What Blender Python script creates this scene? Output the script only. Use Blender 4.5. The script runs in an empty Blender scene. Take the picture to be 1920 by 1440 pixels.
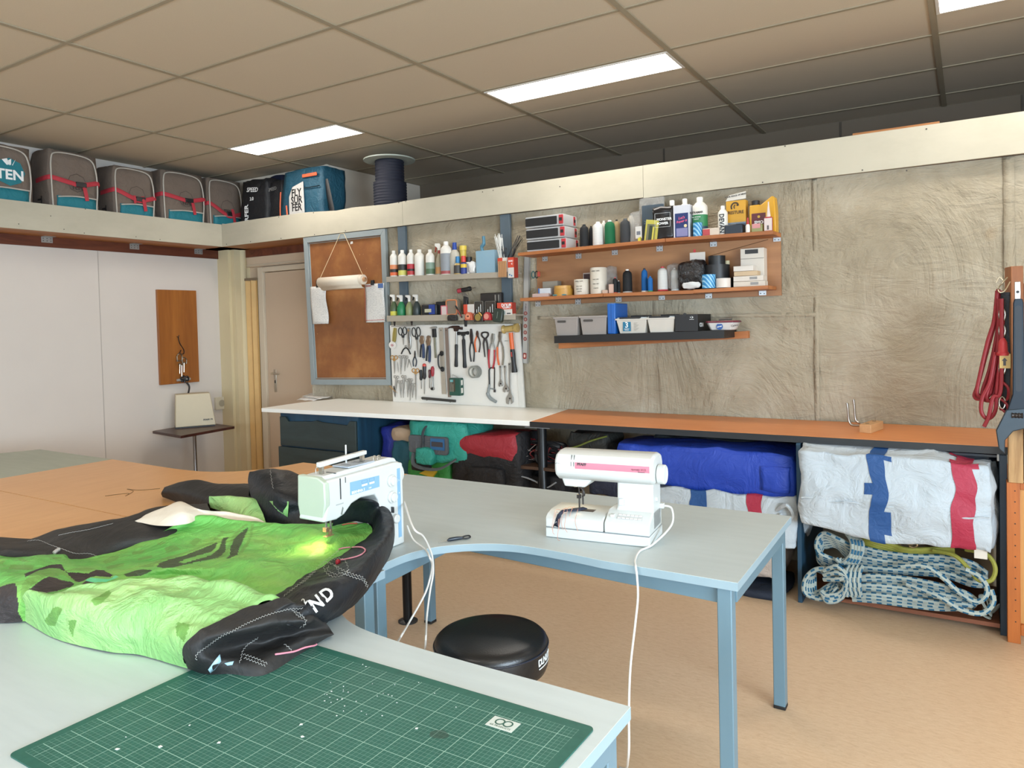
import bpy, bmesh, math, random
from mathutils import Vector, Matrix, noise
random.seed(7)
C = bpy.context.scene.collection
PI = math.pi
# ---------------------------------------------------------------- camera
F_PX, YAW, PITCH, ROLL, CX, CY, CZ = 1376.374, 0.5496, 0.0274, -0.0239, 977.476, 643.464, 1.514
_cy, _sy, _cp, _sp = math.cos(YAW), math.sin(YAW), math.cos(PITCH), math.sin(PITCH)
_F = Vector((-_sy*_cp, _cy*_cp, -_sp)); _R0 = Vector((_cy, _sy, 0)); _U0 = _R0.cross(_F)
_R = math.cos(ROLL)*_R0+math.sin(ROLL)*_U0; _U = -math.sin(ROLL)*_R0+math.cos(ROLL)*_U0
cam_d = bpy.data.cameras.new('camera'); cam = bpy.data.objects.new('camera', cam_d); C.objects.link(cam)
cam.matrix_world = Matrix(((_R.x, _U.x, -_F.x, 0), (_R.y, _U.y, -_F.y, 0), (_R.z, _U.z, -_F.z, CZ), (0, 0, 0, 1)))
cam_d.sensor_width = 36; cam_d.sensor_fit = 'HORIZONTAL'; cam_d.lens = F_PX/1920*36
cam_d.shift_x = (960-CX)/1920; cam_d.shift_y = -(720-CY)/1920
cam_d.clip_start = .02
bpy.context.scene.camera = cam
# ---------------------------------------------------------------- world, daylight, exposure
sc = bpy.context.scene
vs = sc.view_settings
sc.display_settings.display_device = 'sRGB'
vs.view_transform = 'Standard'; vs.look = 'None'; vs.gamma = 1; vs.use_curve_mapping = False; vs.exposure = 0.38
sc.cycles.max_bounces = 8; sc.cycles.diffuse_bounces = 5; sc.cycles.glossy_bounces = 4; sc.cycles.transmission_bounces = 6
sc.cycles.transparent_max_bounces = 12; sc.cycles.use_denoising = True; sc.cycles.sample_clamp_indirect = 4
sc.cycles.caustics_reflective = False; sc.cycles.caustics_refractive = False
W = bpy.data.worlds.new('daylight'); sc.world = W; W.use_nodes = True
W.node_tree.nodes['Background'].inputs[0].default_value = (.62, .78, 1, 1)
W.node_tree.nodes['Background'].inputs[1].default_value = 1.2
def area(name, loc, rot, sx, sy, e, col):
    l = bpy.data.lights.new(name, 'AREA'); l.shape = 'RECTANGLE'; l.size = sx; l.size_y = sy; l.energy = e; l.color = col
    o = bpy.data.objects.new(name, l); o.location = loc; o.rotation_euler = rot; C.objects.link(o); return o
DAY = (.70, .86, 1)
area('daylight_right_window', (3.30, -.7, 1.50), (0, math.radians(90), 0), 1.2, 4.0, 430, DAY)
area('daylight_rear_window', (-1.6, -3.1, 1.50), (math.radians(90), 0, 0), 4.6, 1.2, 130, DAY)

# ---------------------------------------------------------------- pixel helpers (photo pixel -> point on a known plane)
def _ray(u, v): return (u-CX)/F_PX*_R-(v-CY)/F_PX*_U+_F
def at(u, v, x=None, y=None, z=None):
    d = _ray(u, v)
    s = x/d.x if x is not None else (y/d.y if y is not None else (z-CZ)/d.z)
    return Vector((d.x*s, d.y*s, CZ+d.z*s))
# ---------------------------------------------------------------- materials
def lin(h):
    if isinstance(h, str):
        h = h.lstrip('#'); c = [int(h[i:i+2], 16)/255 for i in (0, 2, 4)]
    else: c = [x/255 for x in h]
    return tuple((x/12.92 if x <= .04045 else ((x+.055)/1.055)**2.4) for x in c)+(1,)
class NT:
    def __init__(s, name):
        s.m = bpy.data.materials.new(name); s.m.use_nodes = True; s.t = s.m.node_tree; s.b = s.t.nodes['Principled BSDF']
    def n(s, ty, ins=None, **kw):
        nd = s.t.nodes.new(ty)
        for k, v in kw.items(): setattr(nd, k, v)
        for k, v in (ins or {}).items(): s.put(nd.inputs[k], v)
        return nd
    def put(s, sock, v):
        if isinstance(v, bpy.types.NodeSocket): s.t.links.new(v, sock)
        else: sock.default_value = v
    def math(s, op, a, b=0.0, c=None):
        nd = s.t.nodes.new('ShaderNodeMath'); nd.operation = op; s.put(nd.inputs[0], a); s.put(nd.inputs[1], b)
        if c is not None: s.put(nd.inputs[2], c)
        return nd.outputs[0]
    def mix(s, f, a, b, blend='MIX'):
        nd = s.t.nodes.new('ShaderNodeMix'); nd.data_type = 'RGBA'; nd.blend_type = blend
        s.put(nd.inputs[0], f); s.put(nd.inputs[6], a); s.put(nd.inputs[7], b); return nd.outputs[2]
    def ramp(s, f, stops):
        nd = s.t.nodes.new('ShaderNodeValToRGB'); s.put(nd.inputs[0], f); e = nd.color_ramp.elements
        while len(e) < len(stops): e.new(.5)
        for i, (p, c) in enumerate(stops): e[i].position = p; e[i].color = c
        return nd.outputs[0]
    def obj(s, scale=(1, 1, 1)):
        tc = s.t.nodes.new('ShaderNodeTexCoord'); mp = s.t.nodes.new('ShaderNodeMapping'); s.t.links.new(tc.outputs['Object'], mp.inputs[0])
        mp.inputs['Scale'].default_value = scale; return mp.outputs[0]
    def noise(s, vec, sc=5, det=3, rough=.5, dist=0):
        nd = s.n('ShaderNodeTexNoise', {'Scale': sc, 'Detail': det, 'Roughness': rough, 'Distortion': dist}); s.put(nd.inputs['Vector'], vec); return nd.outputs['Fac']
    def bump(s, h, st=.3, d=.01):
        nd = s.n('ShaderNodeBump', {'Strength': st, 'Distance': d, 'Height': h}); s.t.links.new(nd.outputs[0], s.b.inputs['Normal'])
    def col(s, c): s.put(s.b.inputs['Base Color'], c)
    def pr(s, rough=.5, metal=0, spec=None, **kw):
        s.b.inputs['Roughness'].default_value = rough; s.b.inputs['Metallic'].default_value = metal
        if spec is not None: s.b.inputs['Specular IOR Level'].default_value = spec
        for k, v in kw.items(): s.b.inputs[k.replace('_', ' ')].default_value = v
_mc = {}
def plain(hexc, rough=.5, metal=0, var=.06, sc=14, bump=0, bsc=60, spec=None):
    key = (hexc, rough, metal, var, sc, bump, bsc, spec)
    if key in _mc: return _mc[key]
    t = NT('surface'); c = lin(hexc); d = tuple(max(0, x*(1-var*2)) for x in c[:3])+(1,); e = tuple(min(1, x*(1+var)) for x in c[:3])+(1,)
    v = t.obj(); t.col(t.mix(t.noise(v, sc, 4), d, e)); t.pr(rough, metal, spec)
    if bump: t.bump(t.noise(v, bsc, 3), bump, .002)
    _mc[key] = t.m; return t.m
def wood(a, b, axis='x', sc=1, rough=.5, ring=9):
    key = ('wood', a, b, axis, sc, rough, ring)
    if key in _mc: return _mc[key]
    t = NT('wood'); k = {'x': (.12, 1, 1), 'y': (1, .12, 1), 'z': (1, 1, .08)}[axis]
    v = t.obj(tuple(q*sc for q in k)); n1 = t.noise(v, ring, 5, .55, 1.2); n2 = t.noise(v, ring*9, 3, .6)
    f = t.math('ADD', t.math('MULTIPLY', n1, .8), t.math('MULTIPLY', n2, .2))
    t.col(t.ramp(f, [(.33, lin(b)), (.62, lin(a))])); t.pr(rough); t.bump(n2, .08, .002)
    _mc[key] = t.m; return t.m
def cloth(hexc, rough=.8, var=.1, wr=.5, sc=9, sheen=0):
    key = ('cloth', hexc, rough, var, wr, sc)
    if key in _mc: return _mc[key]
    t = NT('cloth'); c = lin(hexc); d = tuple(max(0, x*(1-var*2)) for x in c[:3])+(1,); v = t.obj()
    t.col(t.mix(t.noise(v, sc*.8, 4), d, c)); t.pr(rough)
    w = t.math('ADD', t.noise(v, sc, 4, .6, 1.5), t.math('MULTIPLY', t.noise(v, 420, 1), .06)); t.bump(w, wr, .03)
    _mc[key] = t.m; return t.m
# ---------------------------------------------------------------- mesh builder
class MB:
    def __init__(s): s.v = []; s.f = []; s.mi = []; s.uv = {}
    def add(s, vs, fs, mi=0, uvs=None, M=None):
        o = len(s.v)
        s.v += [tuple(M @ Vector(p)) if M else tuple(p) for p in vs]
        for i, f in enumerate(fs):
            if uvs: s.uv[len(s.f)] = uvs[i]
            s.f.append(tuple(o+k for k in f)); s.mi.append(mi)
        return s
    def box(s, x0, x1, y0, y1, z0, z1, mi=0, M=None):
        vs = [(x, y, z) for z in (z0, z1) for y in (y0, y1) for x in (x0, x1)]
        return s.add(vs, [(0, 2, 3, 1), (4, 5, 7, 6), (0, 1, 5, 4), (2, 6, 7, 3), (0, 4, 6, 2), (1, 3, 7, 5)], mi, M=M)
    def cbox(s, c, d, mi=0, M=None): return s.box(c[0]-d[0]/2, c[0]+d[0]/2, c[1]-d[1]/2, c[1]+d[1]/2, c[2]-d[2]/2, c[2]+d[2]/2, mi, M)
    def prism(s, out, h0, h1, ax='z', mi=0, M=None):
        """out: 2-D outline; extruded along ax. ax z:(x,y) y:(x,z) x:(y,z)"""
        def P(p, h): return {'z': (p[0], p[1], h), 'y': (p[0], h, p[1]), 'x': (h, p[0], p[1])}[ax]
        a = sum(out[i][0]*out[(i+1) % len(out)][1]-out[(i+1) % len(out)][0]*out[i][1] for i in range(len(out)))
        if (a < 0) ^ (ax == 'y'): out = out[::-1]
        n = len(out); vs = [P(p, h0) for p in out]+[P(p, h1) for p in out]
        return s.add(vs, [tuple(range(n))[::-1], tuple(range(n, 2*n))]+[(i, (i+1) % n, n+(i+1) % n, n+i) for i in range(n)], mi, M=M)
    def lathe(s, prof, n=20, c=(0, 0, 0), mi=0, M=None, ax='z', cap=True):
        vs = []; m = len(prof)
        for r, h in prof:
            for i in range(n):
                a = 2*PI*i/n; p = {'z': (r*math.cos(a), r*math.sin(a), h), 'y': (r*math.cos(a), -h, r*math.sin(a)), 'x': (h, r*math.cos(a), r*math.sin(a))}[ax]
                vs.append((p[0]+c[0], p[1]+c[1], p[2]+c[2]))
        fs = [(j*n+i, j*n+(i+1) % n, (j+1)*n+(i+1) % n, (j+1)*n+i) for j in range(m-1) for i in range(n)]
        if cap: fs += [tuple(range(n))[::-1], tuple(range((m-1)*n, m*n))]
        return s.add(vs, fs, mi, M=M)
    def cyl(s, c, r, h, n=20, ax='z', mi=0, M=None, r2=None): return s.lathe([(r, 0), (r if r2 is None else r2, h)], n, c, mi, M, ax)
    def tube(s, pts, r, n=8, mi=0, closed=False, M=None, flat=1.0, side=1.0):
        pts = [Vector(p) for p in pts]; m = len(pts); R = r if isinstance(r, (list, tuple)) else [r]*m
        vs = []; up = None; L = [0]
        for i in range(1, m): L.append(L[-1]+(pts[i]-pts[i-1]).length)
        for i in range(m):
            a = pts[(i-1) % m] if (closed or i > 0) else pts[i]; b = pts[(i+1) % m] if (closed or i < m-1) else pts[i]
            t = (b-a).normalized() if (b-a).length > 1e-9 else Vector((0, 0, 1))
            if up is None:
                up = Vector((0, 0, 1)) if abs(t.z) < .9 else Vector((0, 1, 0))
            up = (up-t*up.dot(t))
            if up.length < 1e-6: up = t.orthogonal()
            up.normalize(); sd = t.cross(up)
            for k in range(n):
                q = 2*PI*k/n; vs.append(tuple(pts[i]+sd*math.cos(q)*R[i]*side+up*math.sin(q)*R[i]*flat))
        fs = []; uvs = []
        for i in range(m if closed else m-1):
            j = (i+1) % m; l0 = L[i]; l1 = L[j] if j else L[-1]+.01
            for k in range(n):
                kk = (k+1) % n; fs.append((i*n+k, i*n+kk, j*n+kk, j*n+k))
                uvs.append([(k/n, l0), ((k+1)/n, l0), ((k+1)/n, l1), (k/n, l1)])
        if not closed:
            fs += [tuple(range(n))[::-1], tuple(range((m-1)*n, m*n))]; uvs += [[(0, 0)]*n, [(0, L[-1])]*n]
        return s.add(vs, fs, mi, uvs, M)
    def grid(s, P, mi=0, closed_u=False, mf=None, uv=False):
        nu = len(P); nv = len(P[0]); vs = [tuple(p) for row in P for p in row]; o = len(s.v); s.v += vs
        for i in range(nu if closed_u else nu-1):
            for j in range(nv-1):
                k = (i+1) % nu; s.uv[len(s.f)] = [(i/nu, j/nv), ((i+1)/nu, j/nv), ((i+1)/nu, (j+1)/nv), (i/nu, (j+1)/nv)] if uv else None
                if not uv: s.uv.pop(len(s.f))
                s.f.append((o+i*nv+j, o+k*nv+j, o+k*nv+j+1, o+i*nv+j+1)); s.mi.append(mf(i, j) if mf else mi)
        return s
    def mesh(s, name, mats, sharp=35):
        me = bpy.data.meshes.new(name); me.from_pydata(s.v, [], s.f); me.validate()
        for m in (mats if isinstance(mats, (list, tuple)) else [mats]): me.materials.append(m)
        if len(me.polygons) == len(s.f):
            me.polygons.foreach_set('material_index', s.mi)
            if s.uv:
                ul = me.uv_layers.new(name='UVMap')
                for i, p in enumerate(me.polygons):
                    if i in s.uv:
                        for li, c in zip(p.loop_indices, s.uv[i]): ul.data[li].uv = c
        bm = bmesh.new(); bm.from_mesh(me); bmesh.ops.recalc_face_normals(bm, faces=bm.faces); bm.to_mesh(me); bm.free()
        me.polygons.foreach_set('use_smooth', [True]*len(me.polygons)); me.set_sharp_from_angle(angle=math.radians(sharp)); me.update()
        return me
def obj(name, mb, mats, parent=None, bevel=0, seg=2, sub=0, solid=0, loc=None, sharp=35):
    me = mb if isinstance(mb, bpy.types.Mesh) else mb.mesh(name, mats, sharp); o = bpy.data.objects.new(name, me); C.objects.link(o)
    if parent: o.parent = parent
    if loc: o.location = loc
    if solid: m = o.modifiers.new('thick', 'SOLIDIFY'); m.thickness = solid; m.offset = 0
    if sub: m = o.modifiers.new('sub', 'SUBSURF'); m.levels = sub; m.render_levels = sub
    if bevel: m = o.modifiers.new('bevel', 'BEVEL'); m.width = bevel; m.segments = seg; m.limit_method = 'ANGLE'; m.angle_limit = math.radians(40); m.harden_normals = False
    return o
def tag(o, label, cat, group=None):
    o['label'] = label; o['category'] = cat
    if group: o['group'] = group
    return o
def thing(name, label, cat, loc=(0, 0, 0), rz=0, group=None, rot=None):
    o = bpy.data.objects.new(name, None); o.empty_display_size = .05; C.objects.link(o); o.location = loc; o.rotation_euler = rot or (0, 0, rz)
    return tag(o, label, cat, group)
def struct(name, mb, mats, **k): o = obj(name, mb, mats, **k); o['kind'] = 'structure'; return o
def lettering(txt, size, mat, parent, M, name='lettering', ext=.0006, bold=0, align='CENTER', sx=1, shear=0, space=1.0):
    """text laid in the XY plane of M, converted to a mesh part"""
    cu = bpy.data.curves.new('lettering', 'FONT'); cu.body = txt; cu.size = size; cu.extrude = ext; cu.offset = bold; cu.align_x = align; cu.align_y = 'CENTER'; cu.shear = shear; cu.space_line = .9; cu.space_character = space
    cu.resolution_u = 2
    t = bpy.data.objects.new('lettering', cu); me = bpy.data.meshes.new_from_object(t); bpy.data.objects.remove(t)
    me.transform(M @ Matrix.Diagonal((sx, 1, 1, 1))); me.materials.clear(); me.materials.append(mat)
    o = bpy.data.objects.new(name, me); C.objects.link(o)
    if parent: o.parent = parent
    return o
def MX(loc, x, y):
    """frame with given x and y axes (as vectors) at loc"""
    x = Vector(x).normalized(); y = Vector(y); y = (y-x*y.dot(x)).normalized(); z = x.cross(y)
    return Matrix(((x.x, y.x, z.x, loc[0]), (x.y, y.y, z.y, loc[1]), (x.z, y.z, z.z, loc[2]), (0, 0, 0, 1)))
def FRONT(x, y, z, roll=0): return MX((x, y, z), (math.cos(roll), 0, math.sin(roll)), (-math.sin(roll), 0, math.cos(roll)))   # reads from -y
def EAST(x, y, z, roll=0): return MX((x, y, z), (0, math.cos(roll), math.sin(roll)), (0, -math.sin(roll), math.cos(roll)))     # reads from +x
def crv(pts, n=8, closed=False):
    """Catmull-Rom through 3-D points"""
    P = [Vector(p) for p in pts]; m = len(P); out = []
    for i in range(m if closed else m-1):
        g = lambda k: P[k % m] if closed else P[max(0, min(m-1, k))]
        a, b, c, d = g(i-1), g(i), g(i+1), g(i+2)
        for k in range(n):
            t = k/n; out.append(.5*((2*b)+(c-a)*t+(2*a-5*b+4*c-d)*t*t+(3*b-a-3*c+d)*t**3))
    if not closed: out.append(P[-1])
    return out
def rrect(x0, x1, y0, y1, r, n=4):
    o = []
    for cx_, cy_, a0 in ((x1-r, y1-r, 0), (x0+r, y1-r, 90), (x0+r, y0+r, 180), (x1-r, y0+r, 270)):
        for k in range(n+1): a = math.radians(a0+90*k/n); o.append((cx_+r*math.cos(a), cy_+r*math.sin(a)))
    return o
def band(mb, x0, x1, m, parent, off=.004, name='strap_band'):
    """a strip of webbing lying on a soft body between two x positions"""
    fs = [f for f in mb.f if x0 <= sum(mb.v[i][0] for i in f)/len(f) <= x1]
    ids = sorted({i for f in fs for i in f}); mp = {i: k for k, i in enumerate(ids)}
    zc = sum(mb.v[i][2] for i in ids)/len(ids); vs = []
    for i in ids:
        x, y, z = mb.v[i]; d = Vector((0, y, (z-zc)*1.6)); d = d.normalized() if d.length else Vector((0, 0, 1)); vs.append((x, y+d.y*off, z+d.z*off))
    return obj(name, MB().add(vs, [[mp[i] for i in f] for f in fs]), m, parent, sharp=180)
def soft(c, d, e=.5, n=10, amp=.03, fr=3, seed=0, M=None, shape=None):
    """closed cushion-like body: a cube pushed towards a superellipsoid and creased by noise"""
    mb = MB(); bm = bmesh.new(); bmesh.ops.create_cube(bm, size=2); bmesh.ops.subdivide_edges(bm, edges=bm.edges, cuts=n, use_grid_fill=True)
    so = Vector((seed*3.1, seed*1.7, seed*.9))
    for v in bm.verts:
        p = v.co; l = max(abs(p.x), abs(p.y), abs(p.z)); s = p.normalized()
        q = p*(1-e)+s*e*1.12
        q = Vector((q.x*d[0]/2, q.y*d[1]/2, q.z*d[2]/2))
        nn = noise.noise_vector(q*fr+so)*amp+noise.noise_vector(q*fr*2.7+so)*amp*.4
        q = q+nn
        if shape: q = shape(q)
        v.co = q+Vector(c)
    bm.verts.ensure_lookup_table(); mb.add([v.co.copy() for v in bm.verts], [[w.index for w in f.verts] for f in bm.faces], M=M); bm.free(); return mb
# ================================================================ ROOM
K = 1.1
CEIL = CZ+1.414*K; XL = -6.06*K; YW = 4.72; YB = 5.86*K; XR = 3.2; YF = -3.0
FY = 4.664; FX = -6.288; FZ0 = 2.337; FZ1 = 2.554     # faces and heights of the fascia boards
DW = 5.06
def m_floor():
    t = NT('linoleum'); v = t.obj(); a = t.noise(v, 3.2, 5, .6); v2 = t.obj((1, 3.2, 1)); b = t.noise(v2, 26, 5, .7, .6); c = t.noise(v, 130, 2)
    base = t.ramp(b, [(.3, lin('c6a888')), (.5, lin('d6ba9a')), (.72, lin('dec5a6'))]); base = t.mix(t.math('MULTIPLY', a, .5), base, lin('cba985')); base = t.mix(t.math('MULTIPLY', c, .15), base, lin('8d6b4e'))
    t.col(base); t.pr(.42, spec=.4); t.bump(c, .05, .001); return t.m
def m_wall(c1, c2, bump=.05):
    t = NT('painted wall'); v = t.obj(); t.col(t.mix(t.noise(v, 2.2, 4), lin(c1), lin(c2))); t.pr(.75, spec=.3); t.bump(t.noise(v, 300, 2), bump, .001); return t.m
M_FLOOR = m_floor(); M_WHITE = m_wall('cdc6bf', 'd5cec6'); M_CREAM = m_wall('cbbd97', 'd8caa8'); M_TAN = m_wall('c9b49b', 'd0bca4')
M_UPPER = m_wall('6a5f50', '73675a')  # loft shade put into the colour of the upper wall
struct('floor', MB().box(XL-.2, XR+.2, YF-.2, YB+.2, -.1, 0), M_FLOOR)
def m_tile():
    t = NT('ceiling tile'); v = t.obj(); n = t.noise(v, 240, 2); t.col(t.mix(n, lin('b9ac97'), lin('c6baa6'))); t.pr(.9, spec=.2); t.bump(n, .15, .001); return t.m
M_TILE = m_tile(); M_BAR = plain('958a74', .6, var=.03)
struct('ceiling', MB().box(XL-.2, XR+.2, YF-.2, YB+.2, CEIL+.006, CEIL+.12), M_TILE)
bars = MB()
XS = [(-4.944+1.2*i)*K for i in range(-1, 8)]; YS = [(1.943+.6*j)*K for j in range(-8, 7)]
for x in XS:
    if XL < x < XR: bars.box(x-.016, x+.016, YF, YB, CEIL-.001, CEIL+.008)
for y in YS:
    if YF < y < YB: bars.box(XL, XR, y-.011, y+.011, CEIL, CEIL+.008)
struct('trim_1', bars, M_BAR)
struct('wall_left', MB().box(XL-.15, XL, YF-.2, YB+.2, 0, CEIL+.05), M_WHITE)
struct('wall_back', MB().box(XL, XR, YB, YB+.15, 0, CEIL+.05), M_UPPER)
js = MB()
for u, v in ((1245, 300), (1576, 240), (1917, 190)):
    p = at(u, v, y=YB-.004); js.box(p.x-.007, p.x+.007, YB-.008, YB, 2.2, CEIL)
struct('trim_2', js, plain('4a4238', .7))
XC = at(586, 740, y=YW).x        # left end of the canvas partition
struct('wall_partition', MB().box(XC, XR, YW+.012, YW+.09, 0, FZ0-.002), plain('b9ab92', .8))
# closet above the door side: short front face and a side running back to the rear wall
bx = -4.75*K
cb = MB().box(XL, bx, DW, DW+.06, FZ0, CEIL).box(bx-.05, bx, DW+.06, YB, 0, CEIL)
struct('wall_closet', cb, m_wall('d8cebf', 'ddd3c4'))
st = MB(); st.box(bx-.012, bx+.008, DW-.012, DW+.01, FZ0, CEIL); p = at(612, 380, y=DW); st.box(p.x-.008, p.x+.006, DW-.008, DW, FZ0, CEIL)
struct('trim_4', st, plain('e2dccb', .6))
XJ = at(500, 650, y=DW).x
dwm = MB().box(XL, bx, DW+.04, DW+.08, 0, FZ0).box(XL, bx, DW, DW+.04, 2.16, FZ0)
struct('wall_doors', dwm, M_TAN)
wy0, wy1, wz0, wz1 = -2.7, 1.3, .9, 2.1
struct('wall_right', MB().box(XR, XR+.15, YF-.2, wy0, 0, CEIL+.05).box(XR, XR+.15, wy1, YB+.2, 0, CEIL+.05).box(XR, XR+.15, wy0, wy1, 0, wz0).box(XR, XR+.15, wy0, wy1, wz1, CEIL+.05), M_WHITE)
wx0, wx1 = -3.9, .7
struct('wall_rear', MB().box(XL-.2, wx0, YF-.15, YF, 0, CEIL+.05).box(wx1, XR+.2, YF-.15, YF, 0, CEIL+.05).box(wx0, wx1, YF-.15, YF, 0, wz0).box(wx0, wx1, YF-.15, YF, wz1, CEIL+.05), M_WHITE)
M_FRAME = plain('e4e4e0', .4)
w1 = MB(); w2 = MB()
for k in range(4):
    y = wy0+(wy1-wy0)*k/3; w1.box(XR+.10, XR+.14, y-.03, y+.03, wz0, wz1); x = wx0+(wx1-wx0)*k/3; w2.box(x-.03, x+.03, YF-.12, YF-.06, wz0, wz1)
for z in (wz0, wz1-.06): w1.box(XR+.10, XR+.14, wy0, wy1, z, z+.06); w2.box(wx0, wx1, YF-.12, YF-.06, z, z+.06)
struct('window_1', w1, M_FRAME); struct('window_2', w2, M_FRAME)
p = at(190, 650, x=XL)
struct('trim_3', MB().box(XL, XL+.003, p.y-.003, p.y+.003, 0, 2.3), plain('b3aca4', .8))
# ---------------------------------------------------------------- ceiling lights
def m_emit(c, s):
    t = NT('lit diffuser'); t.col(lin('ffffff')); t.b.inputs['Emission Color'].default_value = c; t.b.inputs['Emission Strength'].default_value = s; return t.m
M_LED = m_emit((1, .93, .84, 1), 12)
def ceiling_light(x0, y0, label):
    t = thing('ceiling_light', label, 'ceiling light', (x0+.6*K, y0+.14*K, CEIL), group='rectangular ceiling panels')
    f = MB(); a, b, c, d = .585*K, .57*K, .143*K, .131*K
    for q in ((-a, a, -c, -d), (-a, a, d, c), (-a, -b, -d, d), (b, a, -d, d)): f.box(q[0], q[1], q[2], q[3], -.004, .004)
    obj('frame', f, plain('d8d4cc', .4), t); obj('diffuser', MB().box(-b, b, -d, d, -.002, .003), M_LED, t); return t
ceiling_light(-4.944*K, 3.74*K, 'long lit ceiling panel above the backpack shelf, before the cord spool')
ceiling_light(-2.544*K, 3.765*K, 'long lit ceiling panel over the canvas wall, midway along it')
ceiling_light(-.144*K, 3.76*K, 'lit ceiling panel cut off by the top right corner of the photo')
for x0 in (-4.944, -2.544, -.144): ceiling_light(x0*K, .15*K, 'unseen lit ceiling panel added over the near part of the room to even the light')  # extra panels out of view, added to spread the light evenly

# ================================================================ SHELVES UNDER THE CEILING
def m_board():
    t = NT('white painted board'); v = t.obj((.5, .5, 1)); n = t.noise(v, 3, 5, .65); t.col(t.ramp(n, [(.3, lin('aea896')), (.6, lin('bab4a2'))])); t.pr(.6, spec=.35); t.bump(t.noise(v, 90, 3), .05, .001); return t.m
M_BOARD = m_board(); M_PINE_Y = wood('b97a41', '8a5428', 'y'); M_PINE_X = wood('b97a41', '8a5428', 'x'); M_RED = wood('6e3a24', '4c2417', 'y'); M_ZINC = plain('b9bcbd', .35, .7)
M_SCREW = plain('54504a', .5, .5)
t = thing('high_shelf', 'white fronted pine shelf along the left wall carrying the grey kite bags', 'shelf', (FX, 1, FZ0))
obj('fascia', MB().box(-.018, 0, -4, FY-1, 0, FZ1-FZ0), M_BOARD, t)
obj('shelf_board', MB().box(XL-FX, -.018, -4, FY-1+.35, 0, .022), M_PINE_Y, t)
obj('ledger', MB().box(XL-FX, XL-FX+.02, -4, at(413, 470, x=XL).y-1, -.085, 0), M_RED, t)
for u, v in ((88, 453), (252, 465), (372, 473)):
    p = at(u, v, x=XL+.022); b = MB().box(0, .003, -.045, .045, -.05, 0).box(0, .06, -.045, .045, -.003, 0)
    for a in (-.03, 0, .03):
        for c in (-.015, -.035): b.cyl((.003, a, c), .004, .0015, 8, 'x', 1)
    obj('angle_plate', b, [M_ZINC, M_SCREW], t, loc=(p.x-FX, p.y-1, 0))
sc_ = MB()
for u, v in ((95, 405), (120, 430), (158, 437), (255, 444), (160, 392), (300, 449), (35, 420)):
    p = at(u, v, x=FX); sc_.cyl((0, p.y-1, p.z-FZ0), .004, .0015, 8, 'x')
obj('screw_heads', sc_, M_SCREW, t)
t = thing('high_shelf', 'white fronted loft shelf running over the doors and the canvas wall', 'shelf', (-6.288, FY, FZ0))
X0 = -6.288; xj = at(755, 400, y=FY).x-X0; xk = at(1206, 340, y=FY).x-X0
# the upper edge dips where the board was cut, left of the joint
H = FZ1-FZ0; e1 = [(0, 0), (xj-.002, 0), (xj-.002, H-.022), (xj-.18, H-.025), (xj-.55, H-.012), (xj-.75, H-.02), (xj-1.1, H+.002), (xj-1.8, H+.006), (0, H)]
obj('fascia', MB().prism(e1, 0, .018, 'y'), M_BOARD, t)
obj('fascia', MB().prism([(xj+.002, 0), (xk-.001, 0), (xk-.001, H-.004), (xj+.002, H-.02)], -.002, .016, 'y'), M_BOARD, t)
obj('fascia', MB().prism([(xk+.001, -.004), (XR-X0, .006), (XR-X0, H+.002), (xk+.001, H-.003)], -.001, .017, 'y'), M_BOARD, t)
obj('shelf_board', MB().box(XL-X0, XC-X0+.02, .018, DW-FY, 0, .022), M_PINE_X, t)
obj('loft_floor', MB().box(XC-X0+.02, XR-X0, .018, YB-FY, .001, .023), wood('5a3d28', '3c281a', 'x'), t)  # unseen top, coloured dark to cut light bouncing up into the loft
obj('ledger', MB().box(at(450, 475, y=DW).x-X0, XC-X0+.1, DW-FY-.02, DW-FY, -.075, 0), M_RED, t)
sc_ = MB()
for u, v in ((412, 459), (415, 459), (425, 458), (470, 453), (527, 447), (590, 440), (588, 399), (523, 407), (748, 380), (752, 425), (761, 378), (728, 428), (648, 433), (905, 360), (925, 357), (1060, 408), (1472, 274), (1430, 342), (1617, 319), (1737, 242), (1700, 320), (1050, 350)):
    p = at(u, v, y=FY); sc_.cyl((p.x-X0, -.0005, p.z-FZ0), .0045, .0025, 8, 'y')
obj('screw_heads', sc_, M_SCREW, t)
p0 = at(1600, 252, y=FY+.3); p1 = at(1762, 231, y=FY+.3)
tag(obj('wooden_batten', MB().box(p0.x, p1.x, FY+.27, FY+.33, FZ0+.023, p1.z+.005), wood('c98a52', 'a56a38', 'x')), 'thin orange batten lying on the loft shelf above the right half of the canvas', 'batten')

# ================================================================ DOOR CORNER
yp = at(413, 650, x=XL).y; xp1 = at(440, 650, y=yp).x
cp = MB().box(XL, xp1-.06, yp, DW+.04, 0, FZ0).box(xp1-.06, xp1, yp+.03, DW+.04, 0, FZ0)
xq = at(455, 650, y=yp+.1).x; cp.lathe([(.045, 0), (.045, FZ0)], 20, (xq-.02, yp+.14, 0))
struct('wall_corner_casing', cp, M_CREAM)
x0, x1 = at(456, 600, y=DW-.02).x, at(487, 600, y=DW-.02).x; zt = at(470, 525, y=DW).z
fd = MB(); n = 6; w = (x1-x0)/n
fd.box(x0+.002, x1-.002, DW-.008, DW+.02, 0, zt-.012, 1)
for i in range(n):
    a, b = (0, .03) if i % 2 else (.03, 0); xa = x0+i*w
    fd.prism([(xa+.001, DW-.015-a), (xa+w-.001, DW-.015-b), (xa+w-.001, DW-b-.005), (xa+.001, DW-a-.005)], 0, zt-.01, 'z')
d2 = struct('door_2', fd, [plain('d3ac6c', .5), plain('a8834d', .5)]); 
tr = MB().box(x0-.01, x1+.01, DW-.05, DW+.02, zt-.01, zt+.015); o = obj('track', tr, plain('7b6b57', .5), d2)
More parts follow.
